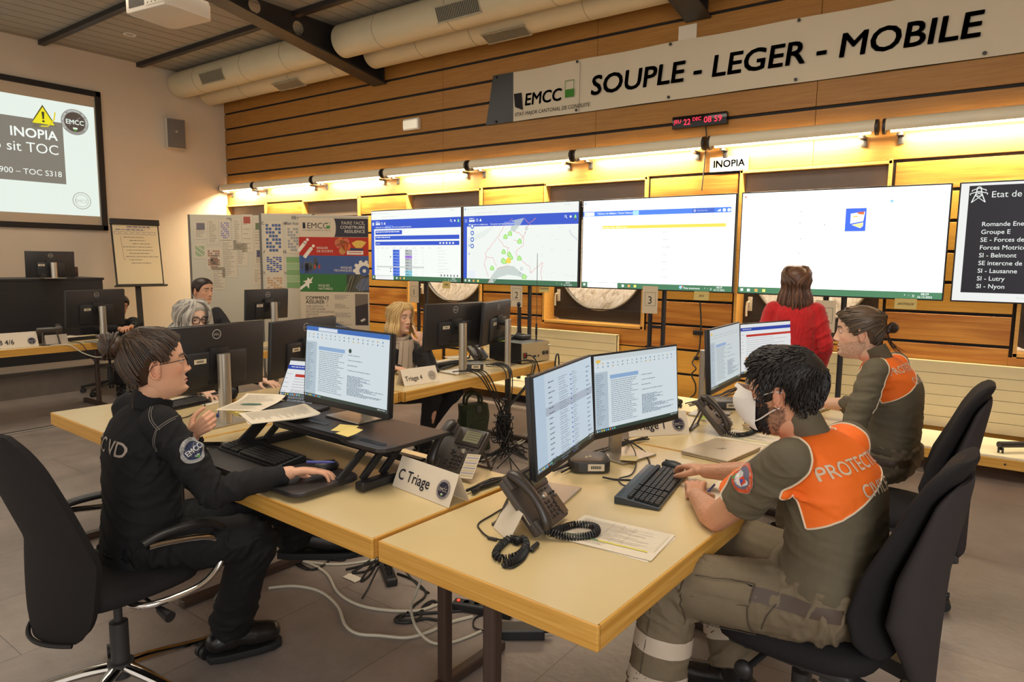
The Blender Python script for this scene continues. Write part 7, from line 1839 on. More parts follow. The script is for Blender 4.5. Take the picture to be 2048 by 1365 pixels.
# ------------------------------------------------------------------ hair that hangs
def hanging_hair(mb, Mm, S, n, length, seed, face=48, r=(.004, .007), wave=0, freq=9, part=.01, flare=.012, back=True, top=.016, zex=-.03):
    """locks from a parting over the head and down"""
    rg = random.Random(seed)
    for k in range(n):
        a = rg.uniform(face, 180)*rg.choice((-1, 1)); aa = abs(a); st = V(part, .065-.12*min(1, aa/150), .118)
        pts = [st]
        for u in (.2, .45, .7, 1):
            z = .112+(zex-.112)*u**1.3; th = a*(.35+.65*min(1, u*1.4)); pts.append(scalp(min(z, .113), th, S, top+rg.uniform(-.005, .006)))
        l = length*rg.uniform(.8, 1.08); e = pts[-1]; out = V(e.x, e.y*.6, 0).normalized(); ph = rg.uniform(0, 6)
        for u in (.3, .65, 1):
            pts.append(e+V(0, 0, -l*u)+out*flare*math.sin(u*2.4)+V(math.sin(ph+u*freq), math.cos(ph+u*freq), 0)*wave*u)
        if wave: pts = [p+V(math.sin(ph+i*2.1), math.cos(ph+i*1.7), math.sin(i*2.6+ph))*wave*.5 for i, p in enumerate(pts)]
        strand(mb, [Mm @ p for p in pts], rg.uniform(*r), 5, 3)

# ------------------------------------------------------------------ the woman in red, standing before the white screen
S = dict(skin=SKIN_P, top='sweater', leg=(.10, .085, .07, .066), cuff=.98, shl=.48)
hd = PD(1592, 568, 4.95); zt = hd.z; fR = dirz(106, .08); Mh = frame(hd, fR, UP, 1.0)
xy = V(hd.x, hd.y, 0)-dirz(106)*.03; pel = xy+V(0, 0, .90); chest = xy+V(0, 0, 1.20); neck = xy+V(0, 0, 1.385)
rbR = dirz(106).cross(UP)
arm = {q: (xy+rbR*s*.215+V(0, 0, 1.06)-dirz(106)*.02, xy+rbR*s*.20+dirz(106)*.12+V(0, 0, .86), (dirz(106, -.3)-rbR*s*.6, rbR*s, dirz(106), dict(curl=(.4, .5, .4), size=.92))) for q, s in (('R', 1), ('L', -1))}
t, base, so, po, SH, HP, ax = person('standing woman seen from behind in a red knitted sweater before the white screen', S, pel, chest, neck, dirz(106), Mh, arm,
    {q: (xy+rbR*s*.09+V(0, 0, .49), xy+rbR*s*.09+V(0, 0, .10)-dirz(106)*.02, xy+rbR*s*.1+dirz(106)*.15+V(0, 0, .025)) for q, s in (('R', 1), ('L', -1))},
    mat('red_cable_knit', L(196, 22, 26), .85, bump=1.0, bscale=40, stretch=(2.2, 2.2, .35), var=.16, scale=40, sheen=.2), mat('dark_jeans', L(44, 46, 58), .8), M_BOOT, (.005, .009), wide=.88, loose=1.02, seed=12, hem=-.07, wr_amp=.005)
T = Matrix.Translation(-base); hb = MB(); cap_hair(hb, T @ Mh, S, lambda a: float(np.interp(a, [0, 40, 60, 180], [.07, .05, -.06, -.09])), lambda a, z: .014); hanging_hair(hb, T @ Mh, S, 260, .185, 5, 55, (.004, .008), .007, 5, .0, .026, top=.022)
hb.build('hair', hair_mat('chestnut_hair', L(52, 32, 24), L(116, 78, 56)), t, angle=80)
m = MB(); c0 = pel-base; rings = []
for hh, k in ((-.005, 1.0), (-.075, 1.05), (-.14, 1.09)): rings.append([m.bm.verts.new(c0+V(0, 0, hh)+rbR*(.198*k)*math.cos(a)+dirz(106)*(.150*k)*math.sin(a)) for a in [2*math.pi*i/40 for i in range(40)]])
m.skin(rings, (False, False)); m.build('blouse_hem', mat('cream_blouse', L(226, 216, 196), .8), t)

# ------------------------------------------------------------------ the blonde woman with the scarf
S = dict(skin=SKIN_P, brow=(.2, .13, .07), top='jacket', leg=(.095, .08, .062, .055), look=(0, -6), iris=(.10, .16, .2), lip=L(196, 110, 100))
fB = dirz(0, -.02); Mh = head_at(812, 636, 5.62, fB, V(.02, 0, 1), (.02, .085, .009), 1.06)
pel = PZ(790, 800, .55); pel = V(Mh.translation.x-.10, Mh.translation.y+.0, .53); neck = Mh @ V(0, -.04, -.155); chest = neck+V(-.035, 0, -.19)
wrR = PZ(778, 738, .80)+V(0, .05, 0); wrL = PD(846, 688, 5.50); fL = (PD(834, 652, 5.52)-wrL).normalized()
t, base, so, po, SH, HP, ax = person('blonde woman in a black jacket and beige scarf, finger at her cheek', S, pel, chest, neck, dirz(2), Mh,
    {'R': (pel+V(.14, -.25, .24), wrR, (V(.9, .1, -.12), V(0, 0, 1), V(0, .9, 0), dict(curl=(.25, .4, .3), size=.95))), 'L': (PD(866, 748, 5.50), wrL, (fL, V(.75, -.55, .2), V(-.5, -.6, -.2), dict(curl=(1.2, 1.3, .8), spread=.05, size=.92, idx={0: (.1, .25, .2)})))},
    {'R': (V(-3.62, pel.y-.14, .60), V(-3.72, pel.y-.12, .14), V(-3.55, pel.y-.12, .03)), 'L': (V(-3.56, pel.y+.06, .62), V(-3.95, pel.y+.1, .16), V(-3.78, pel.y+.12, .03))},
    mat('black_padded_jacket', L(34, 33, 36), .6, bump=.2, bscale=200), mat('black_trousers', L(30, 30, 34), .8), M_BOOT, (.004, .009), loose=1.12, seed=15, wr_amp=.010)
T = Matrix.Translation(-base); lash_brow(T @ Mh, S, t, (.22, .15, .08), .002); hb = MB(); cap_hair(hb, T @ Mh, S, lambda a: float(np.interp(a, [0, 30, 48, 60, 180], [.07, .06, .03, -.05, -.08])), lambda a, z: .012); hanging_hair(hb, T @ Mh, S, 190, .11, 6, 50, (.0045, .008), .003, 5, .012, .02, top=.018)
hb.build('hair', hair_mat('blonde_hair', L(150, 112, 62), L(226, 192, 132)), t, angle=80)
m = MB(); nk = neck-base+V(.015, 0, -.035); rg = random.Random(2)
for k in range(7): m.tube([nk+V((.078+.012*math.sin(k))*math.cos(a), (.078+.01*math.cos(k*2))*math.sin(a), -.03+.013*k+.02*math.cos(a)*-1+.008*math.sin(a*3+k)) for a in [2*math.pi*i/20 for i in range(20)]], .018, 8, closed=True)
m.build('scarf_loop', mat('beige_wool_scarf', L(196, 176, 154), .9, bump=.4, bscale=260), t)
m = MB(); m.sheet(16, 14, lambda u, v: nk+V(.10+.04*math.sin(u*math.pi)+.012*math.sin(u*26), (u-.5)*(.14+.10*v), .02-.36*v), .006); m.build('scarf_end', mat('beige_wool_scarf', L(196, 176, 154), .9), t)

# ------------------------------------------------------------------ the grey-haired woman
S = dict(skin=L(232, 190, 164), brow=(.3, .26, .22), top='jacket', leg=(.095, .08, .062, .055), look=(0, -14))
fG = dirz(6, -.10); Mh = head_at(400, 640, 4.74, fG, V(.1, 0, 1), (0, .088, .009), 1.06)
pel = V(Mh.translation.x-.12, Mh.translation.y, .53); neck = Mh @ V(0, -.04, -.155); chest = neck+V(-.035, 0, -.19)
wrR = PZ(520, 772, .79)+V(-.07, 0, 0)
t, base, so, po, SH, HP, ax = person('woman with curly grey hair and black glasses, half hidden behind the monitor back', S, pel, chest, neck, dirz(0), Mh,
    {'R': (pel+V(.18, -.25, .26), V(-4.16, pel.y-.22, .80), (V(1, 0, -.1), V(0, 0, 1), V(0, .9, 0), dict(curl=(.25, .4, .3)))), 'L': (V(-4.45, pel.y+.30, .80), V(-4.24, pel.y+.27, .787), (V(.95, .2, -.12), V(0, 0, 1), V(0, -.9, 0), dict(curl=(.15, .3, .25), spread=.15)))},
    {'R': (V(-4.18, pel.y-.1, .58), V(-4.3, pel.y-.1, .12), V(-4.14, pel.y-.1, .03)), 'L': (V(-4.18, pel.y+.1, .58), V(-4.3, pel.y+.1, .12), V(-4.14, pel.y+.1, .03))},
    mat('dark_grey_cardigan', L(58, 54, 56), .8), M_NAVYTR, M_BOOT, (.004, .010), seed=18)
T = Matrix.Translation(-base); lash_brow(T @ Mh, S, t, (.3, .26, .22), .002); glasses(T @ Mh, t, L(30, 28, 30), .027, .021, tube=.0028)
hb = MB(); cap_hair(hb, T @ Mh, S, lambda a: float(np.interp(a, [0, 30, 48, 60, 180], [.07, .06, .03, -.05, -.08])), lambda a, z: .016); hanging_hair(hb, T @ Mh, S, 230, .07, 9, 40, (.004, .008), .013, 12, .01, .03, top=.026)
hb.build('hair', hair_mat('grey_hair', L(120, 114, 106), L(214, 206, 192)), t, angle=80)

# ------------------------------------------------------------------ the man with the scarf at the back
S = dict(skin=L(216, 166, 134), brow=(.04, .03, .02), top='jacket', leg=(.1, .09, .07, .06), look=(20, 0))
fS = dirz(14, -.03); Mh = head_at(420, 582, 7.15, fS, UP, (.0, .09, .009), 1.12)
pel = V(Mh.translation.x-.06, Mh.translation.y, .56); neck = Mh @ V(0, -.04, -.16); chest = neck+V(-.03, 0, -.20)
t, base, so, po, SH, HP, ax = person('man in dark jacket and light scarf, seated before the notice boards', S, pel, chest, neck, dirz(-15), Mh,
    {q: (pel+V(.16, s*-.27, .24), pel+V(.36, s*-.16, .24), (V(1, 0, 0), UP, V(0, s, 0), dict(curl=(.3, .4, .3)))) for q, s in (('R', 1), ('L', -1))},
    {q: (pel+V(.42, s*-.1, .04), pel+V(.36, s*-.1, -.42), pel+V(.52, s*-.1, -.53)) for q, s in (('R', 1), ('L', -1))},
    mat('dark_blazer', L(34, 33, 38), .7), M_NAVYTR, M_BOOT, (.005, .012), wide=1.1, seed=20)
T = Matrix.Translation(-base); lash_brow(T @ Mh, S, t, (.04, .03, .02), .003); hb = MB(); cap_hair(hb, T @ Mh, S, lambda a: float(np.interp(a, [0, 30, 48, 60, 74, 86, 100, 130, 180], [.075, .068, .055, .03, -.01, -.005, .01, -.06, -.08])), lambda a, z: .009)
hb.build('hair', hair_mat('dark_brown_short_hair', L(34, 26, 22), L(64, 48, 38)), t, angle=80)
m = MB(); nk = neck-base
for k in range(4): m.tube([nk+V(.085*math.cos(a), .085*math.sin(a), -.03+.016*k+.012*math.sin(a*2+k)) for a in [2*math.pi*i/18 for i in range(18)]], .016, 7, closed=True)
for s in (-1, 1): m.tube([nk+V(.08, s*.05, -.02), nk+V(.13, s*.035, -.12), nk+V(.14, s*.05, -.3)], [.03, .03, .03], 8, 4, flat=.5)
m.build('scarf', mat('light_grey_scarf', L(176, 168, 158), .9, bump=.4, bscale=200), t)

# ------------------------------------------------------------------ the person behind the OB 4/6 monitor
S = dict(skin=L(206, 150, 118), top='sweatshirt', boot=True, leg=(.1, .085, .075, .08), cuff=.85)
hd = PD(240, 612, 8.35); Mh = frame(hd, dirz(-8, -.25), UP, 1.05); pel = V(hd.x-.12, hd.y-.02, .54); neck = Mh @ V(0, -.04, -.155); chest = neck+V(-.05, 0, -.18)
hx = V(-8.2, hd.y, .79)
t, base, so, po, SH, HP, ax = person('person with black hair and wristwatch, mostly hidden behind the OB 4/6 monitor', S, pel, chest, neck, dirz(-4), Mh,
    {'R': (pel+V(.22, -.26, .25), V(-8.30, hd.y-.20, .80), (V(1, .2, -.1), UP, V(0, .9, 0), dict(curl=(.3, .4, .3)))), 'L': (PD(275, 648, 8.2), PD(262, 655, 7.9), (V(.6, -.7, .1), UP, V(-.5, -.7, 0), dict(curl=(.4, .5, .4))))},
    {'R': (V(-8.30, hd.y-.22, .57), V(-8.38, hd.y-.22, .14), V(-8.2, hd.y-.24, .03)), 'L': (V(-8.28, hd.y+.10, .57), V(-8.36, hd.y+.12, .14), V(-8.18, hd.y+.12, .03))},
    M_NAVYKNIT, M_NAVYTR, M_BOOT, (.005, .012), seed=23)
T = Matrix.Translation(-base); hb = MB(); cap_hair(hb, T @ Mh, S, lambda a: float(np.interp(a, [0, 30, 48, 60, 74, 86, 100, 130, 180], [.06, .055, .045, .02, -.02, -.01, .01, -.07, -.09])), lambda a, z: .018); hb.build('hair', HM_BLACK, t, angle=80)
w = PD(267, 652, 7.95)-base; MB().tube([w+V(.036*math.cos(a), .036*math.sin(a)*.6, .03*math.sin(a)) for a in [2*math.pi*i/16 for i in range(16)]], .008, 6, closed=True).build('wristwatch', M_BLACK, t)
# ================================================================== CHAIRS
M_SEAT = mat('black_seat_fabric', L(32, 29, 30), .85, bump=.35, bscale=500, spec=.3)
M_MESH = mat('black_mesh_fabric', L(30, 26, 26), .75, spec=.3, bump=.6, bscale=900)
def star_base(t, metal, r=.32, z0=.0, a0=0, col_h=.40, chrome=False):
    for k in range(5):
        a = R(a0+72*k); d = V(math.cos(a), math.sin(a), 0); sd = V(-d.y, d.x, 0)
        m = MB(); m.tube([d*.03+V(0, 0, .125), d*.12+V(0, 0, .115), d*(r-.05)+V(0, 0, .082), d*r+V(0, 0, .078)], [.026, .024, .018, .015], 10, 4, flat=.75)
        lg = m.build('base_leg', metal, t)
        m = MB(); m.cyl(d*(r-.01)+V(0, 0, .075), d*(r-.01)+V(0, 0, .045), .009, seg=8)
        for s in (-1, 1): m.cyl(d*(r-.02)+sd*s*.006+V(0, 0, .028), d*(r-.02)+sd*s*.026+V(0, 0, .028), .028, seg=18)
        m.build('castor', M_BLACK, lg)
    m = MB(); m.lathe([(.01, .09), (.045, .09), (.045, .145), (.032, .15), (.032, .30), (.026, .302), (.015, .304), (.015, col_h), (.001, col_h)], 20); m.build('gas_column', M_DARK, t)
def cushion(w, d, h, z, taper=.88, dome=.02):
    """soft seat pad, front towards +y"""
    m = MB(); rings = []
    for zz, k in ((0, .86), (.012, .97), (h*.45, 1.0), (h*.8, .98), (h, .90), (h+dome*.6, .6), (h+dome, .2)):
        rg = []
        for i in range(40):
            a = 2*math.pi*i/40; c, s = math.cos(a), math.sin(a); q = (abs(c)**3.4+abs(s)**3.4)**(-1/3.4); ww = w/2*(taper+(1-taper)*(.5+.5*s))
            rg.append(m.bm.verts.new((c*q*ww*k, s*q*d/2*k, z+zz-.035*max(0, s*q-.6)*(1 if zz > 0 else 1))))
        rings.append(rg)
    m.skin(rings); return m
# the mesh-backed chair of the woman with the bun (local +y = forward)
t = thing('office_chair', 'black office chair with curved mesh back and chrome arms, under the woman with bun', 'chair', (-2.585, 1.075, 0), R(5))
star_base(t, M_CHROME, .34, a0=12, col_h=.42)
m = MB(); m.box((0, .02, .435), (.2, .26, .05), bev=.01); m.build('tilt_mechanism', M_BLACK, t, smooth=False)
m = MB(); m.tube([(.09, .02, .43), (.17, .02, .42), (.24, .02, .405)], .006, 8); m.tube([(.235, .02, .405), (.30, .02, .395)], [.013, .02], 10); m.build('lever', M_BLACK, t)
cushion(.50, .48, .065, .45).build('seat', M_SEAT, t, angle=70)
def back_pt(u, v):
    z = .36+.74*v; w = (.215+.035*math.sin(v*math.pi)-.01*v)*(1-.35*abs(2*v-1)**9); x = (u-.5)*2*w
    prof = float(np.interp(v, [0, .15, .38, .62, .85, 1], [-.245, -.225, -.205, -.265, -.325, -.375])); wrap = .05*((u-.5)*2)**2*(1-.5*v)
    return V(x, prof+wrap-.02, z)
m = MB(); m.sheet(24, 30, back_pt, .022); m.build('mesh_backrest', M_MESH, t, angle=60)
m = MB(); m.tube([back_pt(k/14, 0)+V(0, -.012, 0) for k in range(15)], .008, 8); m.build('back_hem', mat('black_edge_trim', L(26, 24, 25), .6), t)
m = MB(); m.bar((0, -.12, .435), (0, -.20, .45), .06, .02); m.build('back_bracket', M_BLACK, t, smooth=False)
for s in (-1, 1):
    m = MB(); m.tube([(s*.14, -.06, .445), (s*.24, -.02, .44), (s*.285, .15, .455), (s*.29, .24, .53), (s*.29, .20, .62), (s*.29, .04, .662), (s*.29, -.04, .672)], .0125, 12, 7); fr_ = m.build('arm_tube', M_CHROME, t)
    m = MB(); m.tube([(s*.29, -.06, .685), (s*.29, .02, .70), (s*.29, .16, .69), (s*.29, .24, .645), (s*.285, .255, .59)], [.017, .020, .021, .020, .013], 12, 6, flat=.7); m.build('arm_pad', M_BLACK, fr_)
# upholstered high-back chairs of the two uniformed men (forward = +y)
def high_back(loc, rz, label, a0=20, sc=1.0):
    t = thing('office_chair', label, 'chair', loc, rz)
    star_base(t, M_BLACK, .33, a0=a0, col_h=.40)
    cushion(.50, .50, .075, .43).build('seat', M_SEAT, t, angle=70)
    m = MB(); m.box((0, 0, .415), (.34, .38, .035), bev=.012); m.bar((.12, -.10, .40), (.12, -.30, .36), .05, .05); m.bar((-.12, -.10, .40), (-.12, -.30, .36), .05, .05); m.build('seat_pan', M_DARK, t, smooth=False)
    for s in (-1, 1):
        m = MB(); m.tube([(s*.15, .06, .41), (s*.27, .08, .395)], .01, 8); m.ball((s*.28, .085, .395), (.022, .03, .03)); m.build('knob', M_BLACK, t)
    def slab(zs, yf, yb, ws, n=2.6):
        m = MB(); rings = []
        N = 40
        for k in range(N+1):
            q = k/N; z = zs[0]+(zs[-1]-zs[0])*q; f = float(np.interp(z, zs, yf)); bk = float(np.interp(z, zs, yb)); w = float(np.interp(z, zs, ws))
            e = min(q, 1-q)*N/3.0; sq = math.sqrt(max(.02, 1-max(0, 1-e)**2)); w *= .72+.28*sq; c = (f+bk)/2; hd = (f-bk)/2*(.35+.65*sq); rg = []
            for i in range(36):
                t_ = 2*math.pi*i/36; cc, ss = math.cos(t_), math.sin(t_); r = (abs(cc)**n+abs(ss)**n)**(-1/n); x = w*cc*r
                rg.append(m.bm.verts.new((x, c+hd*ss*r+.03*(x/.2)**2, z)))
            rings.append(rg)
        m.skin(rings); return m
    ZC_ = [.50, .56, .64, .76, .90, 1.0, 1.06, 1.12]
    slab(ZC_, [-.235, -.20, -.185, -.215, -.275, -.315, -.345, -.385], [-.30, -.275, -.26, -.285, -.34, -.375, -.41, -.445], [.17, .205, .215, .21, .195, .185, .175, .155]).build('back_cushion', M_SEAT, t, angle=80)
    ZS_ = [.30, .42, .52, .62, .76, .90, 1.0, 1.055]
    slab(ZS_, [-.315, -.315, -.295, -.262, -.285, -.335, -.37, -.40], [-.375, -.375, -.375, -.378, -.385, -.405, -.42, -.43], [.055, .075, .13, .175, .18, .172, .165, .155]).build('back_shell', mat('dark_grey_back_fabric', L(56, 50, 51), .85, bump=.3, bscale=600, spec=.3), t, angle=80)
    m = MB(); m.bar((0, -.33, .26), (0, -.30, .38), .09, .05, bev=.01); m.build('back_arm', M_DARK, t, smooth=False)
    return t
high_back((-.47, 2.30, 0), R(84), 'black high-back office chair under the masked man', 10)
high_back((-.46, 3.70, 0), R(92), 'black high-back office chair under the ponytail man', -12)
t = thing('office_chair', 'black swivel chair behind the OB 4/6 table, its five-star base visible', 'chair', (-8.75, 3.72, 0), R(-90)); star_base(t, M_BLACK, .33, a0=30, col_h=.41); cushion(.48, .46, .06, .43).build('seat', M_SEAT, t); m = MB(); m.sheet(10, 12, lambda u, v: V((u-.5)*.42, -.24-.08*v+.04*((u-.5)*2)**2, .58+.38*v), .04); m.build('backrest', M_SEAT, t); m = MB(); m.bar((0, -.15, .43), (0, -.27, .62), .06, .02); m.build('back_bracket', M_BLACK, t, smooth=False)
t = thing('office_chair', 'dark swivel chair whose base end shows at the left photo edge', 'chair', (-6.95, 1.75, 0), R(60)); star_base(t, M_BLACK, .33, a0=28, col_h=.41); cushion(.48, .46, .06, .43).build('seat', M_SEAT, t); m = MB(); m.sheet(10, 12, lambda u, v: V((u-.5)*.42, -.24-.08*v, .58+.38*v), .04); m.build('backrest', M_SEAT, t); m = MB(); m.bar((0, -.15, .43), (0, -.27, .62), .06, .02); m.build('back_bracket', M_BLACK, t, smooth=False)
def leg_chair(loc, rz, label):
    t = thing('chair', label, 'chair', loc, rz)
    for sx in (-1, 1):
        for sy in (-1, 1): MB().tube([(sx*.19, sy*.18, .44), (sx*.21, sy*.22, .005)], [.012, .009], 10).build('leg', M_BROWNTUBE, t)
    cushion(.44, .44, .04, .43).build('seat', M_SEAT, t); m = MB(); m.sheet(8, 8, lambda u, v: V((u-.5)*.40, -.20-.07*v, .60+.28*v), .02); m.build('backrest', M_SEAT, t)
    for sx in (-1, 1): MB().tube([(sx*.19, -.18, .44), (sx*.19, -.23, .75)], .011, 8).build('back_post', M_BROWNTUBE, t)
leg_chair((-4.40, 3.78, 0), R(-90), 'dark chair with thin metal legs under the blonde woman')
leg_chair((-4.60, 2.48, 0), R(-90), 'dark chair under the grey-haired woman, hidden by the table')
leg_chair((-6.92, 3.86, 0), R(-90), 'dark chair under the man with the scarf')

# ================================================================== FLOOR CLUTTER
t = thing('backpack', 'dark green backpack with two loop handles on the floor under the Triage 4 table', 'backpack', (-3.72, 4.52, 0), R(-28))
M_GRN = mat('dark_green_canvas', L(58, 66, 40), .7, var=.15, scale=14, bump=.3, bscale=160)
def bag_pt(u, v):
    a = 2*math.pi*u; z = .40*v; w = .145*(1-.12*v)+.008*math.sin(v*9+u*6); d = .095*(1-.45*max(0, v-.35)); c, s = math.cos(a), math.sin(a); q = (abs(c)**3+abs(s)**3)**(-1/3)
    return V(c*q*d+.012*math.sin(a*3+v*5), s*q*w, z)
m = MB(); rings = [[m.bm.verts.new(bag_pt(i/36, j/14)) for i in range(36)] for j in range(15)]; m.skin(rings); m.build('bag_body', M_GRN, t, angle=70)
for s in (-1, 1): m = MB(); m.tube([(s*.03, -.075, .37), (s*.035, -.07, .46), (s*.035, 0, .505), (s*.035, .06, .46), (s*.03, .065, .37)], .012, 8, 6); m.build('handle', M_GRN, t)
m = MB(); m.sheet(4, 10, lambda u, v: V(.10-.01*v, -.10+.05*u, .04+.33*v), .012); m.build('shoulder_strap', mat('olive_webbing', L(70, 78, 52), .8), t); m = MB(); m.box((.062, .03, .36), (.012, .045, .06), bev=.004); m.build('leather_tag', mat('grey_tag', L(96, 96, 88), .5), t); m = MB(); m.box((.07, .0, .17), (.05, .17, .19), bev=.02); m.build('front_pocket', M_GRN, t)
def power_strip(pos, yaw, label, n=4, plugs=2):
    t = thing('power_strip', label, 'power strip', pos, yaw); l = .07+.055*n
    MB().box((0, 0, .021), (l, .058, .04), bev=.008).build('case', M_BLACK, t, smooth=False)
    MB().cyl((-l/2+.025, 0, .04), (-l/2+.025, 0, .046), .008, seg=12).build('red_switch', mat('red_lit_switch', (.8, .05, .03), .3, emit=((1, .1, .05), .8)), t)
    for k in range(n):
        x = -l/2+.065+.052*k
        if k < n-plugs: MB().lathe([(.001, .0405), (.014, .0405), (.016, .043), (.020, .043), (.020, .041)], 18, Matrix.Translation((x, 0, 0))).build('socket', M_DARK, t)
        else: m = MB(); m.cyl((x, 0, .04), (x, 0, .075), .016, .012, 14); m.tube([(x, 0, .07), (x+.01, .01, .10), (x+.05, .05*(1 if k % 2 else -1), .09), (x+.12, .12*(1 if k % 2 else -1), .012), (x+.2, .16*(1 if k % 2 else -1), .006)], .0045, 6, 5); m.build('plug', M_CABLE, t)
    return t
power_strip(PZ(775, 1150, 0), R(-34), 'black power strip with red switch under the joint of the two near tables', 4, 2)
power_strip(PZ(965, 1226, 0), R(20), 'black power strip with red switch between the two table legs', 4, 2)
power_strip(PZ(640, 1078, 0), R(75), 'black power strip full of plugs behind the raised boot', 5, 4)
power_strip(PZ(800, 905, 0)+V(-.1, .9, 0), R(40), 'black power strip on the floor beyond the C Triage sign', 4, 3)
def brick(pos, yaw, label, s=(.16, .07, .04)):
    t = thing('power_adapter', label, 'power adapter', pos, yaw); MB().box((0, 0, s[2]/2), s, bev=.005).build('case', M_BLACK, t, smooth=False)
    m = MB(); m.tube([(-s[0]/2, 0, s[2]/2), (-s[0]/2-.05, .01, .015), (-s[0]/2-.12, .06, .006), (-s[0]/2-.1, .16, .006), (-.02, .2, .006)], .004, 6, 5); m.build('lead', M_CABLE, t); m = MB(); m.cyl((s[0]/2, 0, s[2]/2), (s[0]/2+.04, 0, s[2]/2), .011, .008, 10); m.build('plug', M_CABLE, t)
brick(PZ(700, 1112, 0), R(55), 'black power adapter block beside the boot of the woman with the bun')
brick(PZ(1045, 1272, 0), R(38), 'large black power adapter block right of the table legs', (.19, .085, .045))
def cable(label, pts, r, m, z=None, name='cable'):
    t = thing(name, label, 'cable', (0, 0, 0)); MB().tube([PZ(x, y, r) for x, y in pts], r, 6, 6).build('cord', m, t); return t
cable('cream cable crossing the floor from the trouser leg to the table legs', [(537, 1177), (590, 1173), (640, 1184), (675, 1213), (690, 1250), (715, 1268), (760, 1272), (815, 1276), (860, 1264), (900, 1246), (945, 1234)], .007, M_CABLEW)
cable('cream cable curving from the raised boot behind the dark cable loop', [(600, 1122), (625, 1130), (655, 1150), (675, 1185), (710, 1208), (760, 1220), (830, 1223), (870, 1212), (895, 1204)], .007, M_CABLEW)
cable('cream cable running straight under the near table edge', [(605, 1122), (650, 1129), (700, 1128), (765, 1118)], .006, M_CABLEW)
t = thing('cable', 'cream cable hanging in a big loop from the near table to the floor', 'cable', (0, 0, 0)); MB().tube([V(-1.62, 1.76, .66), PZ(835, 1180, .35), PZ(822, 1215, .18), PZ(832, 1255, .05), PZ(858, 1283, .012), PZ(890, 1288, .007), PZ(935, 1275, .007), PZ(985, 1252, .007)], .006, 6, 7).build('cord', M_CABLEW, t)
cable('tied bundle of black mains cable on the floor left of the table legs', [(862, 1205), (835, 1228), (800, 1232), (790, 1243), (815, 1246), (850, 1238), (880, 1240), (885, 1222), (868, 1203), (845, 1215), (838, 1238), (800, 1240), (815, 1230), (872, 1226), (925, 1222)], .0065, M_CABLE)
cable('black cable loop on the floor in front of the raised boot', [(600, 1128), (625, 1140), (655, 1125), (675, 1095), (690, 1120), (640, 1118), (602, 1116), (592, 1128), (615, 1140)], .006, M_CABLE)
cable('tangle of black cables under the near table edge', [(692, 1140), (740, 1128), (765, 1120), (735, 1142), (705, 1146), (720, 1136), (758, 1112), (740, 1150), (722, 1162), (748, 1124), (768, 1110)], .006, M_CABLE)
cable('black cable from the power strip towards the table legs', [(795, 1148), (825, 1160), (850, 1182), (848, 1196), (830, 1210), (815, 1226)], .006, M_CABLE)
t = thing('paper_scrap', 'crumpled scrap of pale paper on the floor beside the black cables', 'paper', PZ(705, 1158, 0)); m = MB(); m.sheet(8, 6, lambda u, v: V((u-.5)*.10, (v-.5)*.05, .004+.008*abs(noise.noise(V(u*4, v*4, 1)))), .001); m.build('scrap', M_PAPERW, t)
# bundles hanging from the blonde woman's table to the floor
rg = random.Random(6)
t = thing('cable_bundle', 'thick bundle of black cables hanging from the Triage 4 table edge to the floor', 'cables', (0, 0, 0))
kn_ = V(-3.22, 4.30, .40)
starts = [V(-3.50, 4.00, .77), V(-3.46, 4.05, .77), V(-3.50, 4.12, .77), V(-3.46, 4.36, .79), V(-3.44, 4.40, .79), V(-3.44, 4.44, .79), V(-3.42, 4.38, .79), V(-3.46, 4.74, .77), V(-3.44, 4.78, .77), V(-3.44, 4.82, .77), V(-3.43, 4.42, .78), V(-3.47, 4.09, .77)]
for k, s0 in enumerate(starts):
    edge = V(-3.255, s0.y+.03*rg.uniform(-1, 1), .765); j = lambda q: V(rg.uniform(-q, q), rg.uniform(-q, q), rg.uniform(-q, q)*.5)
    m = MB(); m.tube([s0, (s0+edge)/2+V(0, 0, .02), edge, edge.lerp(kn_, .35)+V(.03, 0, -.03)+j(.015), kn_+j(.04), kn_+V(0, .02, -.15)+j(.05), V(-3.25, 4.36, .12)+j(.06), V(-3.3, 4.3, .012)+V(rg.uniform(-.3, .4), rg.uniform(-.3, .2), 0)], .005, 6, 6); m.build('cord', M_CABLE, t)
for k in range(16):
    m = MB(); c = kn_+V(0, 0, -.08); m.tube([c+V(rg.uniform(-.07, .07), rg.uniform(-.08, .08), rg.uniform(-.14, .1)) for q in range(6)], .004, 6, 6); m.build('looped_cord', M_CABLE, t)
m = MB(); m.tube([kn_+V(.02*math.cos(a), .02*math.sin(a), .14) for a in [2*math.pi*i/14 for i in range(14)]], .008, 6, closed=True); m.build('cable_tie', M_BLACK, t)
t = thing('cable', 'thin cream cable rising from the floor to the headset at the table end', 'cable', (0, 0, 0)); MB().tube([PZ(1030, 800, .30), PZ(990, 840, .1), PZ(945, 862, .05), PZ(900, 890, .012)], .004, 6, 6).build('cord', M_CABLEW, t)
def tangle(label, pts, n, spread, r, m, seed, z=.0):
    rg = random.Random(seed); t = thing('cable_tangle', label, 'cables', (0, 0, 0))
    for k in range(n):
        P = [PZ(x, y, z)+V(rg.uniform(-spread, spread), rg.uniform(-spread, spread), abs(rg.uniform(r, spread*.45))) for x, y in pts]; MB().tube(P, r, 6, 6).build('cord', m, t)
    return t
tangle('tangle of black cables on the floor behind the two desk phones', [(905, 945), (940, 925), (985, 912), (1030, 900), (1055, 915)], 9, .09, .005, M_CABLE, 1)
tangle('bunch of white cables on the floor left of the bluish monitor', [(965, 925), (1000, 905), (1040, 888), (1060, 870)], 6, .05, .005, M_CABLEW, 2)
tangle('thick black cables at the table edge between the two desk phones', [(945, 985), (985, 968), (1020, 960), (1060, 945)], 7, .025, .006, M_CABLE, 3, ZT+.004)
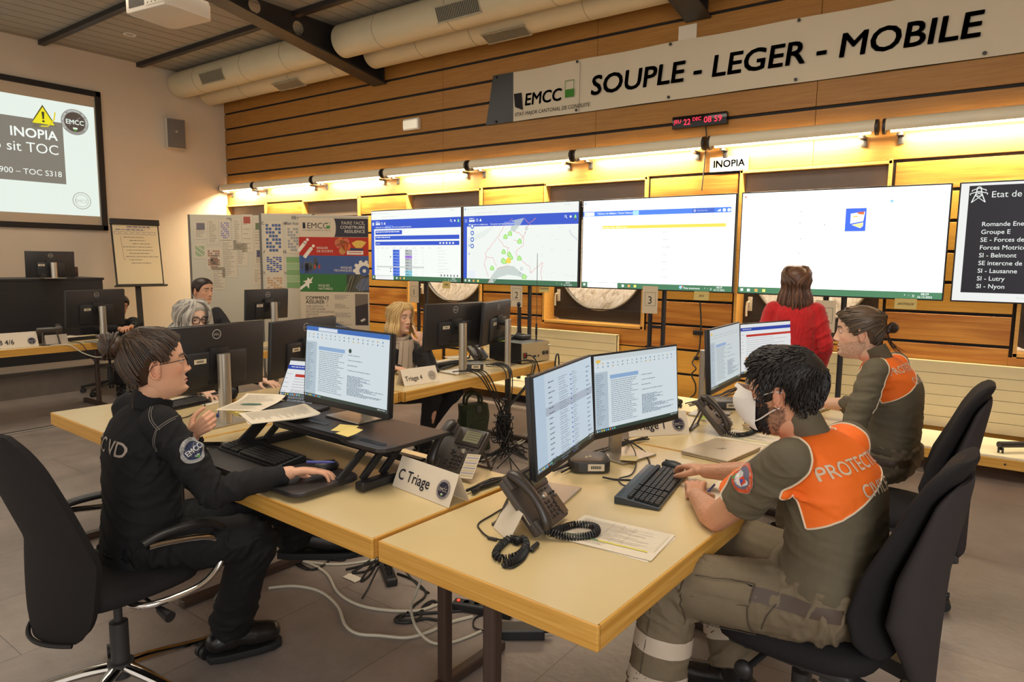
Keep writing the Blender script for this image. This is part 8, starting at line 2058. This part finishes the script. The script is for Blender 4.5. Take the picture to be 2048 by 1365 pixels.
tangle('black cables on the table behind the monitors of the masked man', [(1120, 945), (1190, 910), (1240, 890), (1290, 880)], 5, .03, .004, M_CABLE, 4, ZT+.004)
tangle('black cables on the table behind the monitors of the ponytail man', [(1380, 812), (1420, 800), (1470, 785), (1520, 765)], 6, .035, .004, M_CABLE, 5, ZT+.004)
tangle('black cables on the table around the blonde woman\'s monitor stands', [(885, 740), (930, 725), (975, 722)], 5, .03, .0035, M_CABLE, 7, ZT+.004)
t = thing('cable', 'black cable looping from the mini computer to the keyboard on the near table', 'cable', (0, 0, 0)); MB().tube([PZ(1205, 955, ZT+.015), PZ(1235, 960, ZT+.004), PZ(1285, 958, ZT+.004), PZ(1300, 935, ZT+.004), PZ(1290, 905, ZT+.006), PZ(1262, 885, ZT+.02), PZ(1250, 880, ZT+.05)], .004, 6, 6).build('cord', M_CABLE, t)
t = thing('cable', 'thin cable winding in front of the monitor base of the masked man', 'cable', (0, 0, 0)); MB().tube([PZ(1255, 878, ZT+.06), PZ(1270, 905, ZT+.02), PZ(1272, 930, ZT+.012), PZ(1262, 950, ZT+.004), PZ(1238, 958, ZT+.006), PZ(1245, 970, ZT+.004), PZ(1262, 973, ZT+.004)], .0028, 6, 6).build('cord', M_CABLE, t)

# ================================================================== repeats belong together
GROUPS = {'wall_lamp': 'tube lamps along the wood wall', 'large_display': 'large screens on stands along the wood wall', 'number_sign': 'number sheets under the large screens', 'table': 'oak-edged tables', 'monitor': 'desk monitors',
          'keyboard': 'black keyboards', 'computer_mouse': 'computer mice', 'mini_computer': 'mini computers on the tables', 'tent_sign': 'folded name signs', 'desk_phone': 'desk phones', 'sticky_note': 'sticky notes', 'closed_laptop': 'closed silver laptops',
          'power_strip': 'power strips on the floor', 'power_adapter': 'power adapters on the floor', 'cable': 'loose cables', 'cable_tangle': 'cable tangles', 'air_duct': 'air ducts under the ceiling', 'steel_beam': 'steel roof beams', 'ceiling_spotlight': 'recessed ceiling spotlights',
          'radiator': 'radiators under the windows', 'poster_board': 'notice boards at the back', 'office_chair': 'swivel office chairs', 'chair': 'chairs with metal legs', 'paper_sheet': 'papers on the tables', 'notepad': 'notepads', 'pen': 'pens', 'person': 'people in the room'}
for o in bpy.data.objects:
    if o.parent is None and 'label' in o and 'group' not in o:
        g = GROUPS.get(o.name.split('.')[0])
        if g: o['group'] = g
